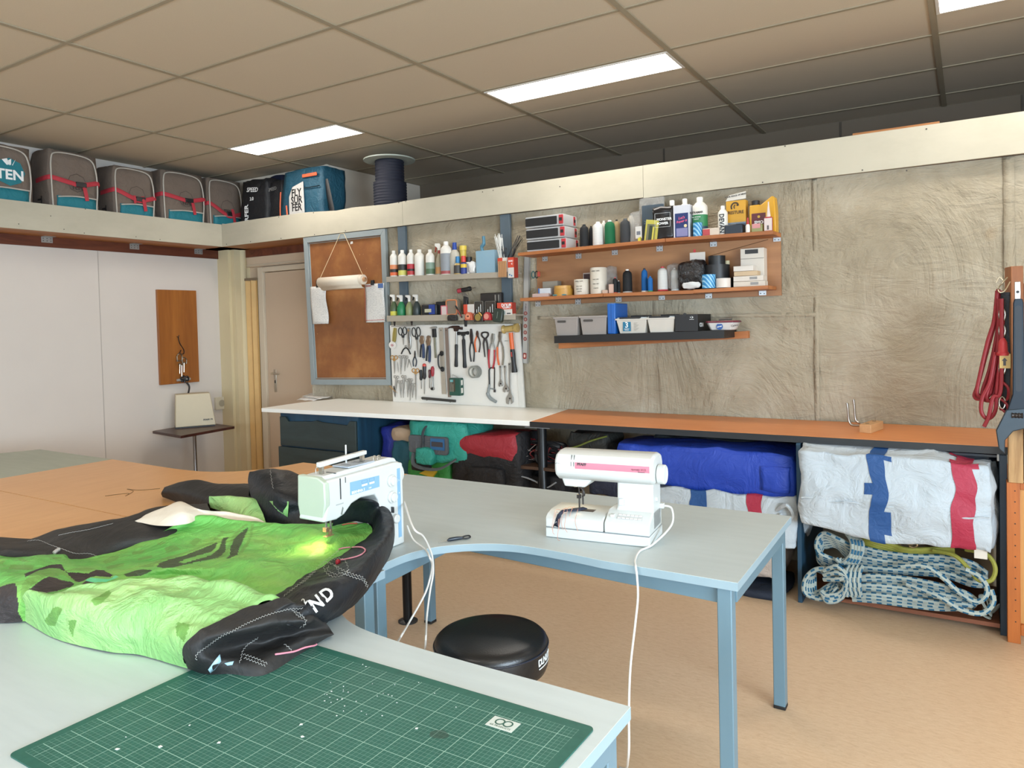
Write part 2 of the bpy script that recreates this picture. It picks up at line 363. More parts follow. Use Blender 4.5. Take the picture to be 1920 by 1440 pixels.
x2 = at(500, 600, y=DW).x; x3 = XC+.3; zd = at(505, 512, y=DW+.01).z
jm = MB().box(x1+.004, x2, DW-.035, DW+.05, 0, zd+.06).box(x2, x3, DW-.035, DW+.05, zd+.01, zd+.06).box(x0-.02, x3, DW-.012, DW+.04, zd+.085, zd+.1)
struct('trim_5', jm, m_wall('c8baa4', 'cfc2ac'), bevel=.004)
d1 = struct('door_1', MB().box(x2+.003, x3, DW-.008, DW+.03, .01, zd+.005), m_wall('c0aa92', 'c6b199'), bevel=.003)
ph = at(516, 700, y=DW-.01)
hd = MB().box(ph.x-.018, ph.x+.018, -.006+DW-.008, DW-.008, ph.z-.19, ph.z+.04); hd.cyl((ph.x, DW-.014, ph.z), .011, .045, 12, 'y', 0); hd.tube(crv([(ph.x, DW-.055, ph.z), (ph.x+.03, DW-.06, ph.z), (ph.x+.11, DW-.055, ph.z-.004)], 4), .009, 8)
hd.box(ph.x-.007, ph.x+.007, DW-.018, DW-.012, ph.z-.10, ph.z-.07, 1)
obj('door_handle', hd, [plain('cfc6b6', .3, .8), plain('2e2a26', .5)], d1, bevel=.002)
# ================================================================ CANVAS
def m_canvas():
    t = NT('old sail canvas'); v = t.obj(); a = t.noise(v, 1.4, 5, .6); b = t.noise(v, 7, 5, .65, .6)
    c = t.ramp(a, [(.3, lin('857c69')), (.5, lin('a09784')), (.7, lin('b9b2a2'))]); c = t.mix(t.math('MULTIPLY', b, .35), c, lin('a9987b'))
    sp = t.noise(v, 4.5, 2); rust = t.ramp(sp, [(.70, (0, 0, 0, 1)), (.80, (1, 1, 1, 1))]); c = t.mix(t.math('MULTIPLY', rust, .35), c, lin('9c7a4b'))
    t.col(c); t.pr(.8, spec=.25)
    v2 = t.obj((1, 1, .55)); w = t.noise(v2, 1.7, 6, .6, 2.4); w2 = t.noise(t.obj((.6, 1, 1.6)), 5, 4, .6, 2.5)
    t.bump(t.math('ADD', t.math('MULTIPLY', w, 1.0), t.math('MULTIPLY', w2, .3)), .9, .06); return t.m
M_CANVAS = m_canvas()
def canvas_sheet():
    t = thing('canvas_sheet', 'wrinkled beige sail canvas stretched over the long wall behind the benches', 'canvas', (0, YW, 0))
    x0, x1, z0, z1 = XC, 1.9, .55, FZ0+.1; nx, nz = 260, 90; P = []
    rid = [((1.0, .25, 1.02), (1.0, 0, 0))]
    for i in range(nx+1):
        row = []; x = x0+(x1-x0)*i/nx
        for k in range(nz+1):
            z = z0+(z1-z0)*k/nz; q = Vector((x*1.3, 3.3, z*1.1))
            d = noise.noise(q)*.012+noise.noise(q*3.1)*.007-abs(noise.noise(Vector((x*1.6+z*1.5, 9, z*2.4-x))))*.02+.006
            row.append((x, -.004-max(-.004, d), z))
        P.append(row)
    obj('cloth', MB().grid(P), M_CANVAS, t, sharp=180)
    st = MB()
    for u, w in ((1531, .028), (1893, .05)):     # vertical seam strips
        px_ = at(u, 600, y=YW).x; pts = []
        R = []
        for k in range(61):
            z = .8+(FZ0-.8)*k/60; R.append([(px_-w/2, -.012-noise.noise(Vector((px_, 1, z*2)))*.004, z), (px_+w/2, -.012-noise.noise(Vector((px_, 1, z*2)))*.004, z)])
        st.grid(R)
    a, b = at(1010, 596, y=YW), at(1530, 590, y=YW)
    st.grid([[(a.x+(b.x-a.x)*k/40, -.013, a.z+(b.z-a.z)*k/40-.012), (a.x+(b.x-a.x)*k/40, -.013, a.z+(b.z-a.z)*k/40+.012)] for k in range(41)])
    obj('seam', st, M_CANVAS, t, solid=.0025, sharp=180)
canvas_sheet()

# ================================================================ BENCHES
ZB = .883
def m_lam(c1, c2, rough=.32, sc=30, spec=.5, ax='x'):
    t = NT('laminate'); v = t.obj({'x': (.15, 1, 1), 'y': (1, .15, 1)}[ax]); n = t.noise(v, sc, 5, .6); n2 = t.noise(t.obj(), 2.5, 4); f = t.math('ADD', t.math('MULTIPLY', n, .6), t.math('MULTIPLY', n2, .4))
    t.col(t.ramp(f, [(.35, lin(c1)), (.65, lin(c2))])); t.pr(rough, spec=spec); return t.m
M_WTOP = m_lam('eeefea', 'f2f3ee', .35); M_OTOP = m_lam('c57a45', 'd4884f', .38); M_BLACK = plain('1c1e20', .45, var=.15)
M_BLUEP = wood('1d465f', '16364b', 'z', rough=.55); M_BLUED = wood('2f3f40', '253132', 'x', rough=.55)
def bp(u, v, z=ZB): p = at(u, v, z=z); return (p.x, p.y)
fl, fr = bp(490, 765), bp(995, 790); jx = bp(1062, 768)
def top(name, label, out, th, mats, edge=True):
    t = thing(name, label, 'worktop', (out[0][0], out[0][1], ZB))
    o = [(a-out[0][0], b-out[0][1]) for a, b in out]
    obj('worktop', MB().prism(o, -th, 0), mats[0], t, bevel=.003)
    return t, o
yb_ = YW-.026
lb = bp(560, 745)
t, o = top('workbench_top', 'white laminate worktop with papers on its far end, beside the doors', [fl, (fr[0]-.003, fr[1]), (jx[0]-.003, yb_), (-4.79, yb_), (fl[0]-.02, yb_-.35)], .032, [M_WTOP])
fr2 = bp(1890, 838)
t, o = top('workbench_top', 'orange laminate worktop with black edge below the bare canvas', [fr, fr2, (fr2[0]+.02, yb_), (jx[0], yb_)], .034, [M_OTOP])
obj('edge_strip', MB().prism([(-.004, -.006), (o[1][0]+.002, o[1][1]-.006), (o[1][0]+.002, o[1][1]), (0, 0)], -.036, -.0015), M_BLACK, t)
fzb = ZB-.036
# blue drawer cabinet under the white top
cx0 = bp(505, 775, fzb)[0]; cx1 = at(672, 880, y=3.99).x; cy = 3.985
t = thing('drawer_cabinet', 'dark blue-grey painted drawer cabinet under the white worktop', 'drawer cabinet', (cx0, cy, 0))
w = cx1-cx0; c = MB().box(0, w, .02, yb_-cy-.02, .06, fzb-.0).box(.02, w-.02, .04, .6, 0, .06)
obj('carcass', c, M_BLUEP, t)
zd1 = at(560, 838, y=cy).z
for i, (z0, z1) in enumerate(((zd1, fzb-.035), (zd1-.30, zd1-.008), (.07, zd1-.308))):
    zc_ = z1
    o2 = [(0.012, z0), (w-.012, z0), (w-.012, z1), (w-.07, z1), (w-.10, z1-.035), (w*.55, z1-.022), (w*.5, z1-.012), (w*.45, z1-.022), (.11, z1-.035), (.08, z1), (.012, z1)] if i == 0 else [(0.0, z0), (w-.005, z0), (w-.005, z1), (0, z1)]
    d = obj('drawer', MB().prism(o2, -.012*i, .02, 'y'), M_BLUED, t, bevel=.003)
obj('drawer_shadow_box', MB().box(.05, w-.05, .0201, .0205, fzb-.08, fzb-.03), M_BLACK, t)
# divider boards and end board of the orange bench
def board(name, label, u, v, th, y0, z1=fzb, mat=None, x=None):
    p = at(u, v, z=0) if x is None else Vector((x, y0, 0))
    t = obj(name, MB().box(-th/2, th/2, 0, yb_-y0-.01, 0, z1), mat or M_BLUEP, loc=(p.x, y0, 0), bevel=.002)
    return tag(t, label, 'divider board')
ydf = 4.03
xd1 = at(1500, 1131, z=0).x; xd2 = fr2[0]-.02
board('divider_board', 'blue divider board standing between the blue sail bag and the white sail bag', 0, 0, .022, ydf, x=xd1)
board('divider_board', 'dark blue end board of the orange bench next to the wooden rack', 0, 0, .03, ydf+.02, x=xd2, mat=wood('24394a', '1b2c3a', 'z'))
xd0 = at(948, 895, y=ydf+.05).x
sh = MB().box(0, .02, 0, .5, 0, .52).box(.02, 1.05, 0, .5, .5, .52).box(.02, 1.05, 0, .5, .06, .08)
tag(obj('low_shelf', MB().box(0, .02, 0, .5, 0, at(948, 870, y=ydf+.05).z-.022).box(0, 1.05, -.004, .5, at(948, 870, y=ydf+.05).z-.02, at(948, 870, y=ydf+.05).z), [wood('5d4433', '3c2a20', 'x')], loc=(xd0, ydf+.05, 0)), 'low plank shelf under the orange bench carrying tangled straps', 'shelf')
# bottom board of the rope bay
tag(obj('bottom_board', MB().box(xd1+.012, xd2-.016, 0, .55, .03, .05), wood('8a5238', '663a26', 'x'), loc=(0, ydf+.03, 0)), 'reddish bottom board under the coiled ropes in the right bay', 'board')
# black round post carrying the joint of the two tops
pp = at(1010, 800, y=4.06)
t = thing('bench_post', 'round black steel post under the joint of the white and orange tops', 'post', (pp.x, 4.10, 0))
obj('tube', MB().lathe([(.035, .012), (.035, .5), (.031, .51), (.031, fzb-.008)], 20), plain('17181a', .35, .3), t); obj('foot_plate', MB().lathe([(.06, 0), (.06, .012)], 20), M_BLACK, t)
obj('top_plate', MB().box(-.09, .09, -.06, .06, fzb-.008, fzb-.001), plain('8f9396', .4, .5), t)

# ================================================================ TABLES
ZT = .74; TH = .026
M_GREY = m_lam('b4bfc1', 'bcc7c9', .38, spec=.5); M_GEDGE = plain('8ca3ae', .45, var=.02); M_BEECH = m_lam('d19c64', 'dba870', .36, ax='y'); M_GREEN = m_lam('9aa08f', 'a3a999', .45)
M_STEEL = plain('627e8c', .38, var=.02); M_FOOT = plain('15171a', .5)
def tp(u, v): p = at(u, v, z=ZT); return (p.x, p.y)
def desk(name, label, outline, mat, legs, rails, edge=None, feet_mat=None):
    t = thing(name, label, 'table', (outline[0][0], outline[0][1], 0)); ox, oy = outline[0]
    o = [(a-ox, b-oy) for a, b in outline]
    obj('tabletop', MB().prism(o, ZT-TH, ZT-.001), edge or M_GEDGE, t); obj('top_surface', MB().prism(o, ZT-.001, ZT), mat, t)
    for (x, y) in legs:
        l = obj('leg', MB().box(-.022, .022, -.022, .022, .012, ZT-TH), M_STEEL, t, bevel=.003, loc=(x-ox, y-oy, 0))
        obj('foot_cap', MB().box(-.023, .023, -.023, .023, 0, .014), M_FOOT, l, bevel=.003)
    for (a, b) in rails:
        A, B = Vector((a[0]-ox, a[1]-oy, 0)), Vector((b[0]-ox, b[1]-oy, 0)); d = (B-A).normalized(); n = Vector((-d.y, d.x, 0))*.012
        q = [A-n, B-n, B+n, A+n]; obj('rail', MB().prism([(p.x, p.y) for p in q], ZT-TH-.055, ZT-TH-.0005), M_STEEL, t, bevel=.002)
    return t
SY = 1.738
c1 = tp(1383, 1093); c2 = tp(1482, 967)
def curve2(pts, n=8): return [(p.x, p.y) for p in crv([(a, b, 0) for a, b in pts], n)]
cvA = curve2([(-1.02, 2.136), (-1.18, 2.152), (-1.36, 2.15), (-1.49, 2.10), (-1.59, 2.01), (-1.635, 1.90), (-1.64, 1.775)])
outA = [(-.585, 2.133), (-.598, 2.95), (-2.51, 2.93), (-2.51, 1.742), (-1.64, 1.742)]+cvA[::-1]
desk('corner_desk', 'grey corner desk with a concave front carrying both sewing machines', outA, M_GREY,
     [(-.63, 2.17), (-.638, 2.905), (-1.68, 1.79), (-2.36, 2.90)], [((-.652, 2.175), (-1.66, 2.24)), ((-.615, 2.19), (-.622, 2.885)), ((-.66, 2.925), (-2.44, 2.912)), ((-1.67, 1.81), (-1.70, 2.3)), ((-1.70, 1.77), (-2.48, 1.77))])
cvB = curve2([(-.80, 1.345), (-1.0, 1.345), (-1.2, 1.352), (-1.36, 1.372), (-1.47, 1.422), (-1.545, 1.50), (-1.585, 1.60), (-1.592, 1.70)])
outB = [(-.586, 1.343)]+cvB+[(-1.592, 1.736), (-2.51, 1.736), (-2.51, .52), (-.586, .52)]
desk('corner_desk', 'near grey corner desk under the green cutting mat', outB, M_GREY,
     [(-.63, 1.30), (-.63, .57), (-1.64, 1.69), (-2.46, .57)], [((-.652, 1.30), (-1.58, 1.30)), ((-.615, 1.28), (-.615, .59)), ((-1.66, 1.66), (-1.66, 1.35)), ((-.66, .55), (-2.44, .55))])
cvC = curve2([(-4.06, 2.49), (-3.80, 2.485), (-3.58, 2.51), (-3.42, 2.60), (-3.33, 2.74), (-3.29, 2.93)])
outC = [(-2.512, 1.742), (-2.512, 2.935)]+cvC[::-1]+[(-4.49, 2.50), (-4.49, 1.742)]
desk('beech_desk', 'beech laminate corner desk behind the kite, towards the doors', outC, M_BEECH, [(-2.74, 2.88), (-3.24, 2.88), (-4.44, 2.45), (-4.44, 1.79)], [((-2.56, 2.9), (-3.24, 2.9)), ((-4.44, 2.45), (-3.7, 2.45))], edge=M_BEECH)
cvD = [(a, 2*SY-b) for a, b in cvC]
outD = [(-2.512, 1.736)]+[(-4.49, 1.736), (-4.49, 2*SY-2.50)]+cvD+[(-2.512, .52)]
desk('beech_desk', 'beech laminate corner desk half hidden under the near end of the kite', outD, M_BEECH, [(-2.56, .57), (-3.24, .57), (-4.44, 1.03), (-4.44, 1.69)], [((-2.56, .55), (-3.24, .55))], edge=M_BEECH)
outE = [(-4.494, 2.50), (-5.36, 2.50), (-5.45, 2.3), (-5.45, 1.0), (-4.494, 1.0)]
desk('green_table', 'pale grey-green table beyond the beech desks at the left edge', outE, M_GREEN, [(-4.54, 2.45), (-5.3, 2.4), (-5.4, 1.05), (-4.54, 1.05)], [((-4.6, 2.47), (-5.3, 2.47))], edge=M_GREEN)
# round black support leg seen below the desk, and the low shelf of chair mats
pq = at(765, 1165, z=0)
pq.z = 0
t = thing('adjustable_support', 'round black adjustable leg with disc foot beneath the grey desk', 'support', (pq.x, pq.y, 0))
obj('post', MB().lathe([(.024, .01), (.024, .30), (.03, .33), (.034, .36), (.034, ZT-TH-.002)], 20), plain('17181a', .3, .4), t)
obj('foot_disc', MB().lathe([(.05, 0), (.05, .006), (.03, .014)], 24), M_BLACK, t)
# ================================================================ CUTTING MAT
def m_mat():
    t = NT('cutting mat'); v = t.obj(); sep = t.n('ShaderNodeSeparateXYZ', {'Vector': v}); X, Y = sep.outputs[0], sep.outputs[1]
    def line(c, step, w):
        m = t.math('MODULO', c, step); a = t.math('LESS_THAN', m, w); return a
    th = t.math('MAXIMUM', line(X, .01, .0006), line(Y, .01, .0006)); tk = t.math('MAXIMUM', line(X, .05, .0013), line(Y, .05, .0013))
    ins = lambda c, a, b: t.math('MULTIPLY', t.math('GREATER_THAN', c, a), t.math('LESS_THAN', c, b))
    inside = t.math('MULTIPLY', ins(X, .02, .882), ins(Y, .02, .582))
    n = t.noise(v, 6, 4); base = t.mix(n, lin('1a4d43'), lin('235b50')); base = t.mix(t.math('MULTIPLY', t.noise(v, 60, 3), .25), base, lin('4f8b7b'))
    f = t.math('MULTIPLY', t.math('MAXIMUM', t.math('MULTIPLY', th, .38), t.math('MULTIPLY', tk, .75)), inside)
    base = t.mix(f, base, lin('a9cfc0'))
    dx = t.math('SUBTRACT', X, .66); dy = t.math('SUBTRACT', Y, .44); r = t.math('SQRT', t.math('ADD', t.math('MULTIPLY', dx, dx), t.math('MULTIPLY', t.math('MULTIPLY', dy, dy), 2.5)))
    st = t.math('MULTIPLY', t.math('LESS_THAN', t.math('ADD', r, t.math('MULTIPLY', t.noise(v, 30, 2), .03)), .035), .6); base = t.mix(st, base, lin('2b3b33'))
    t.col(base); t.pr(.5, spec=.35); t.bump(t.noise(v, 300, 2), .1, .0006); return t.m
mx0, mx1, my0, my1 = -1.517, -.613, .632, 1.236
t = thing('cutting_mat', 'large green gridded cutting mat lying on the near grey desk', 'cutting mat', (mx0, my0, ZT))
obj('mat', MB().prism(rrect(0, mx1-mx0, 0, my1-my0, .012), 0, .003), m_mat(), t)
p = at(943, 1358, z=ZT+.003)
obj('label_patch', MB().prism([(-.03, -.018), (.03, -.018), (.03, .018), (-.03, .018)], .003, .0034), plain('c9d2cd', .6), t, loc=(p.x-mx0, p.y-my0, 0))
ring = MB()
for cx_ in (-.009, .009):
    q = [(cx_+.009*math.cos(a*PI/8), .004+.009*math.sin(a*PI/8), .0037) for a in range(16)]; ring.tube(q, .0017, 5, closed=True, flat=.2)
obj('logo', ring, plain('2d5a4e', .6), t, loc=(p.x-mx0, p.y-my0, 0))
lettering('AR PRODUCTS', .007, plain('2d5a4e', .6), t, Matrix.Translation((p.x-mx0, p.y-my0-.011, .0036)), ext=.0001)
rs = random.Random(4); fl_ = MB()
def flake(mb, x, y, s, z):
    a = rs.random()*6; o = [(x+math.cos(a+k*PI/2)*s*rs.uniform(.6, 1), y+math.sin(a+k*PI/2)*s*rs.uniform(.4, 1)) for k in range(4)]; mb.prism(o, z, z+.0006)
for u, v, s in ((565, 1358, 5), (411, 1392, 5), (355, 1360, 3), (219, 1405, 6), (300, 1400, 6), (567, 1381, 6), (781, 1366, 5), (236, 1382, 2)):
    p = at(u, v, z=ZT+.003); flake(fl_, p.x, p.y, s*.001, ZT+.003)
for k in range(26):
    p = at(rs.choice((rs.uniform(600, 650), rs.uniform(640, 760))), rs.uniform(1275, 1350), z=ZT+.003); flake(fl_, p.x, p.y, rs.uniform(.001, .0025), ZT+.003)
for u, v in ((680, 1246), (686, 1250), (728, 1303), (735, 1305), (785, 1280), (815, 1300), (620, 1280), (855, 1326)): p = at(u, v, z=ZT+.003); flake(fl_, p.x, p.y, .002, ZT+.003)
o = tag(obj('paper_crumbs', fl_, plain('d5dcd8', .7)), 'tiny white paper crumbs scattered over the green cutting mat', 'crumbs'); o['kind'] = 'stuff'

# ================================================================ KITE
def m_nylon(c1, c2, c3, rough=.5, wr=.6, sc=5, trans=0.0):
    t = NT('ripstop nylon'); v = t.obj(); n = t.noise(v, 3.5, 4, .6, 1); n2 = t.noise(v, 11, 3, .6, 2)
    c = t.ramp(n, [(.32, lin(c1)), (.5, lin(c2)), (.68, lin(c3))]); t.col(c); t.pr(rough, spec=.4)
    w = t.math('ADD', t.noise(t.obj((1, .6, 1)), sc, 5, .62, 2.0), t.math('MULTIPLY', n2, .25)); t.bump(w, wr, .03)
    return t.m
G_L = m_nylon('83bc70', '93c67c', 'a6cd84', .5, .75, 7); G_M = m_nylon('57a84c', '69b055', '82b85a', .5, .7, 6); N_B = m_nylon('0f1216', '14181d', '1b2027', .5, .4, 4); N_BF = m_nylon('1f1f20', '272625', '2e2c2b', .6, .35, 4)  # tone noise in the greens stands in for light through overlapping layers
P_OL = m_nylon('5d8f47', '699b4c', '73a552', .55, .6, 6); P_DK = m_nylon('33422e', '3c4c33', '455539', .55, .6, 6); P_BK = m_nylon('2a2627', '322d2d', '3b3434', .55, .6, 6); P_TQ = m_nylon('4cc58c', '5acc96', '6ad5a0', .5, .5, 6)
N_W = m_nylon('cfc5b4', 'd9d0c0', 'e0d8ca', .6, .25, 4); M_PINK = plain('d98c9c', .5); M_STITCH = plain('b9bab5', .6)
kite = thing('inflatable_kite', 'deflated lime green and black kite heaped over the desks under the sewing machine needle', 'kite', (-2.6, 1.6, ZT))
KO = Vector((-2.6, 1.6, ZT))
def cr(a, b, c, d, t): return .5*((2*b)+(c-a)*t+(2*a-5*b+4*c-d)*t*t+(3*b-a-3*c+d)*t**3)
BV = []
from mathutils.bvhtree import BVHTree
def patch(name, rows, mats, nu=14, nv=10, skirt=(-.07, .11), amp=.006, fr=9, mf=None, sk_h=None, seed=0):
    """rows of (u, v, height) control points, interpolated both ways; the last row folds down behind"""
    G = [[at(u, v, z=ZT+h) for (u, v, h) in r] for r in rows]
    if skirt: G.append([Vector((p.x+skirt[0], p.y+skirt[1], ZT+.004 if sk_h is None else ZT+sk_h)) for p in G[-1]])
    def interp(L, n):
        out = []; m = len(L)
        for i in range(m-1):
            for k in range(n): out.append(cr(L[max(i-1, 0)], L[i], L[i+1], L[min(i+2, m-1)], k/n))
        out.append(L[-1]); return out
    rr = [interp(r, nu) for r in G]; cols = [interp([r[j] for r in rr], nv) for j in range(len(rr[0]))]
    P = []
    for j, c in enumerate(cols):
        row = []
        for i, p in enumerate(c):
            q = Vector((p.x*fr*.6, p.y*fr, seed)); d = noise.noise(q)*amp+noise.noise(q*2.3+Vector((3, 1, 2)))*amp*.6+noise.noise(q*5.1)*amp*.2
            e = min(1, (p.z-ZT)/.03); z = max(ZT+.0015, p.z+d*max(.15, e)); row.append(Vector((p.x, p.y, z)))
        P.append(row)
    vs_ = [p for r in P for p in r]; n = len(P[0]); fs = [(i*n+j, (i+1)*n+j, (i+1)*n+j+1, i*n+j+1) for i in range(len(P)-1) for j in range(n-1)]
    BV.append(BVHTree.FromPolygons(vs_, fs))
    def f(i, j):
        c = (P[i][j]+P[i+1][j+1])/2; d = c-Vector((0, 0, CZ)); z = d.dot(_F); return mf(CX+F_PX*d.dot(_R)/z, CY-F_PX*d.dot(_U)/z)
    mb = MB().grid([[p-KO for p in r] for r in P], mf=f if mf else None)
    return obj(name, mb, mats, kite, sharp=180)
def pip(u, v, poly):
    c = False; j = len(poly)-1
    for i in range(len(poly)):
        (a, b), (e, f) = poly[i], poly[j]
        if (b > v) != (f > v) and u < (e-a)*(v-b)/(f-b)+a: c = not c
        j = i
    return c
def cv(s, ox, oy, pts): return [(ox+a/s, oy+b/s) for a, b in pts]
PR = [(1, cv(6, 0, 980, [(225, 800), (250, 690), (330, 600), (420, 545), (520, 515), (640, 512), (720, 540), (790, 610), (900, 668), (860, 675), (790, 640), (740, 598), (690, 585), (610, 610), (540, 595), (440, 650), (340, 720), (290, 790), (270, 860), (300, 890), (380, 880), (500, 820), (640, 790), (760, 745), (830, 760), (870, 790), (860, 815), (800, 790), (700, 800), (560, 850), (420, 900), (300, 925), (245, 900)])),
  (3, cv(6, 0, 980, [(275, 575), (400, 530), (560, 475), (690, 465), (720, 520), (760, 560), (880, 562), (990, 572), (1080, 530), (1170, 535), (1240, 575), (1275, 590), (1240, 612), (1080, 602), (990, 622), (940, 655), (900, 668), (860, 665), (800, 620), (740, 552), (660, 515), (560, 510), (440, 535), (330, 590), (280, 612)])),
  (3, cv(6, 0, 980, [(282, 840), (315, 760), (400, 695), (480, 632), (560, 605), (640, 628), (700, 650), (800, 665), (840, 690), (800, 722), (740, 735), (650, 768), (560, 782), (480, 800), (400, 835), (340, 868), (295, 862)])),
  (3, cv(6, 0, 980, [(-300, 800), (0, 720), (100, 690), (180, 680), (190, 800), (205, 900), (200, 1000), (270, 1130), (200, 1180), (100, 1180), (-300, 1080)])),
  (4, cv(6, 0, 980, [(960, 650), (1010, 620), (1240, 635), (1300, 590), (1335, 612), (1200, 665), (1050, 672)])),
  (3, cv(6, 0, 980, [(850, 745), (930, 682), (965, 655), (1080, 678), (1060, 700), (950, 772), (900, 772)])),
  (1, cv(6, 0, 980, [(700, 545), (860, 510), (1000, 505), (1070, 520), (1000, 545), (860, 540), (760, 548)]))]
for q in ([(115, 470), (385, 480), (360, 532), (105, 522)], [(185, 400), (250, 400), (340, 440), (250, 442)], [(1150, 440), (1250, 380), (1340, 375), (1320, 420), (1190, 462)], [(1190, 492), (1390, 455), (1392, 490), (1210, 526)], [(1480, 332), (1650, 290), (1600, 350), (1500, 362)], [(1540, 402), (1700, 365), (1722, 395), (1560, 427)], [(-60, 440), (50, 430), (40, 470), (-60, 470)], [(580, 390), (680, 385), (700, 400), (600, 410)]): PR.append((1, cv(6, 0, 980, q)))
for q in ([(870, 380), (1000, 330), (1110, 400), (900, 462)], [(1240, 310), (1340, 220), (1430, 250), (1310, 352)], [(740, 300), (880, 280), (900, 290), (800, 346)], [(450, 670), (560, 640), (700, 600), (900, 510), (1200, 435), (1500, 315), (1640, 215), (1730, 115), (1760, 130), (1880, 115), (1920, 140), (1900, 160), (1760, 165), (1700, 215), (1560, 325), (1300, 425), (1000, 525), (820, 580), (740, 620), (690, 665), (560, 665)]): PR.append((1, cv(8, 200, 980, q)))
PR += [(2, cv(8, 200, 980, [(750, 660), (785, 608), (900, 565), (1200, 478), (1440, 385), (1660, 292), (1640, 370), (1560, 440), (1380, 490), (1200, 545), (1080, 592), (1150, 612), (1380, 545), (1560, 490), (1680, 400), (1720, 300), (1740, 235), (1840, 210), (1790, 270), (1780, 450), (1700, 520), (1500, 562), (1200, 622), (1000, 672), (850, 682)])),
  (2, cv(8, 200, 980, [(250, 775), (450, 712), (540, 697), (690, 712), (640, 742), (520, 795), (300, 812)])), (2, cv(6, 300, 860, [(740, 1125), (790, 1080), (790, 1000), (830, 910), (870, 860), (990, 770), (960, 860), (900, 990), (870, 1080), (780, 1122)])),
  (1, cv(6, 300, 860, [(800, 900), (840, 830), (960, 733), (995, 733), (900, 805), (862, 870), (835, 900), (775, 1000), (770, 1070), (700, 1110), (600, 1140), (690, 1090), (755, 1020)])), (1, cv(6, 300, 860, [(1022, 733), (1060, 733), (1035, 880), (985, 985), (925, 1062), (885, 1072), (930, 990), (972, 940), (1012, 860)]))]
def prints(u, v):
    r = 0
    for m, q in PR:
        if pip(u, v, q): r = m
    return r
# rear leading edge, then the canopy, the puffed front roll and its black cuff
patch('leading_edge', [[(-60, 1058, .03), (50, 1052, .04), (140, 1062, .03), (240, 1035, .03), (330, 1018, .04), (385, 985, .05)], [(-60, 1035, .06), (50, 1030, .07), (140, 1035, .06), (240, 1012, .07), (330, 1000, .07), (390, 972, .07)],
  [(-60, 1016, .07), (40, 1022, .05), (130, 1010, .08), (235, 990, .09), (330, 975, .09), (395, 960, .08)], [(-60, 1002, .05), (36, 1017, .03), (120, 989, .07), (225, 972, .08), (300, 950, .09), (390, 945, .08)]], N_BF, amp=.005)
patch('canopy', [[(-60, 1168, .003), (40, 1166, .003), (130, 1140, .02), (230, 1110, .03), (330, 1102, .04), (430, 1112, .05), (520, 1120, .05), (600, 1068, .05), (695, 1003, .085)],
  [(-60, 1120, .05), (45, 1118, .08), (120, 1112, .09), (220, 1088, .055), (330, 1082, .05), (430, 1084, .055), (530, 1088, .06), (612, 1044, .06), (698, 996, .09)],
  [(-60, 1090, .065), (45, 1082, .10), (130, 1090, .08), (220, 1074, .06), (330, 1064, .075), (430, 1058, .075), (540, 1050, .07), (622, 1022, .075), (697, 990, .092)],
  [(-60, 1072, .07), (45, 1070, .09), (120, 1072, .08), (200, 1062, .055), (320, 1045, .055), (430, 1035, .055), (540, 1026, .065), (622, 1008, .085), (692, 986, .092)],
  [(-60, 1060, .065), (45, 1056, .08), (120, 1058, .075), (190, 1053, .05), (300, 1030, .06), (410, 1010, .065), (530, 1005, .07), (612, 998, .088), (684, 983, .092)],
  [(-60, 1050, .06), (45, 1045, .07), (115, 1046, .07), (175, 1050, .045), (280, 1012, .06), (378, 985, .085), (480, 986, .085), (590, 990, .088), (672, 982, .09)],
  [(-60, 1042, .05), (45, 1041, .055), (115, 1040, .06), (143, 1049, .045), (260, 1022, .05), (372, 967, .11), (450, 976, .09), (575, 984, .085), (655, 980, .088)]],
  [G_M, P_OL, P_DK, P_BK, P_TQ], nu=46, nv=24, amp=.009, fr=10, mf=prints, seed=4, sk_h=.02)
def pr2(u, v):
    for m, q in ((1, cv(6, 0, 980, [(1030, 870), (1220, 760), (1255, 790), (1150, 900), (1060, 942)])), (1, cv(6, 0, 980, [(500, 1100), (600, 960), (650, 945), (700, 970), (660, 1060), (620, 1165), (530, 1150)])), (1, cv(6, 320, 1060, [(60, 640), (220, 660), (150, 860), (60, 780)])), (1, cv(6, 0, 980, [(770, 1100), (860, 1090), (820, 1290), (780, 1200)]))):
        if pip(u, v, q): return m
    return 0
patch('front_roll', [[(40, 1160, .003), (85, 1188, .003), (130, 1206, .003), (200, 1222, .003), (265, 1229, .003), (353, 1254, .003)],
  [(38, 1135, .045), (82, 1162, .045), (132, 1180, .045), (205, 1195, .05), (275, 1200, .05), (343, 1228, .05)],
  [(42, 1115, .085), (92, 1138, .085), (143, 1150, .09), (215, 1160, .09), (290, 1165, .09), (351, 1200, .09)],
  [(58, 1104, .105), (112, 1118, .11), (165, 1125, .115), (240, 1126, .12), (325, 1130, .12), (401, 1168, .115)],
  [(90, 1106, .10), (140, 1108, .11), (190, 1104, .12), (262, 1098, .13), (360, 1103, .13), (481, 1134, .125)],
  [(128, 1112, .09), (158, 1103, .105), (210, 1091, .12), (280, 1082, .13), (400, 1089, .13), (545, 1126, .122)]], [G_L, P_OL], nu=26, nv=16, amp=.013, fr=13, mf=pr2, seed=9)
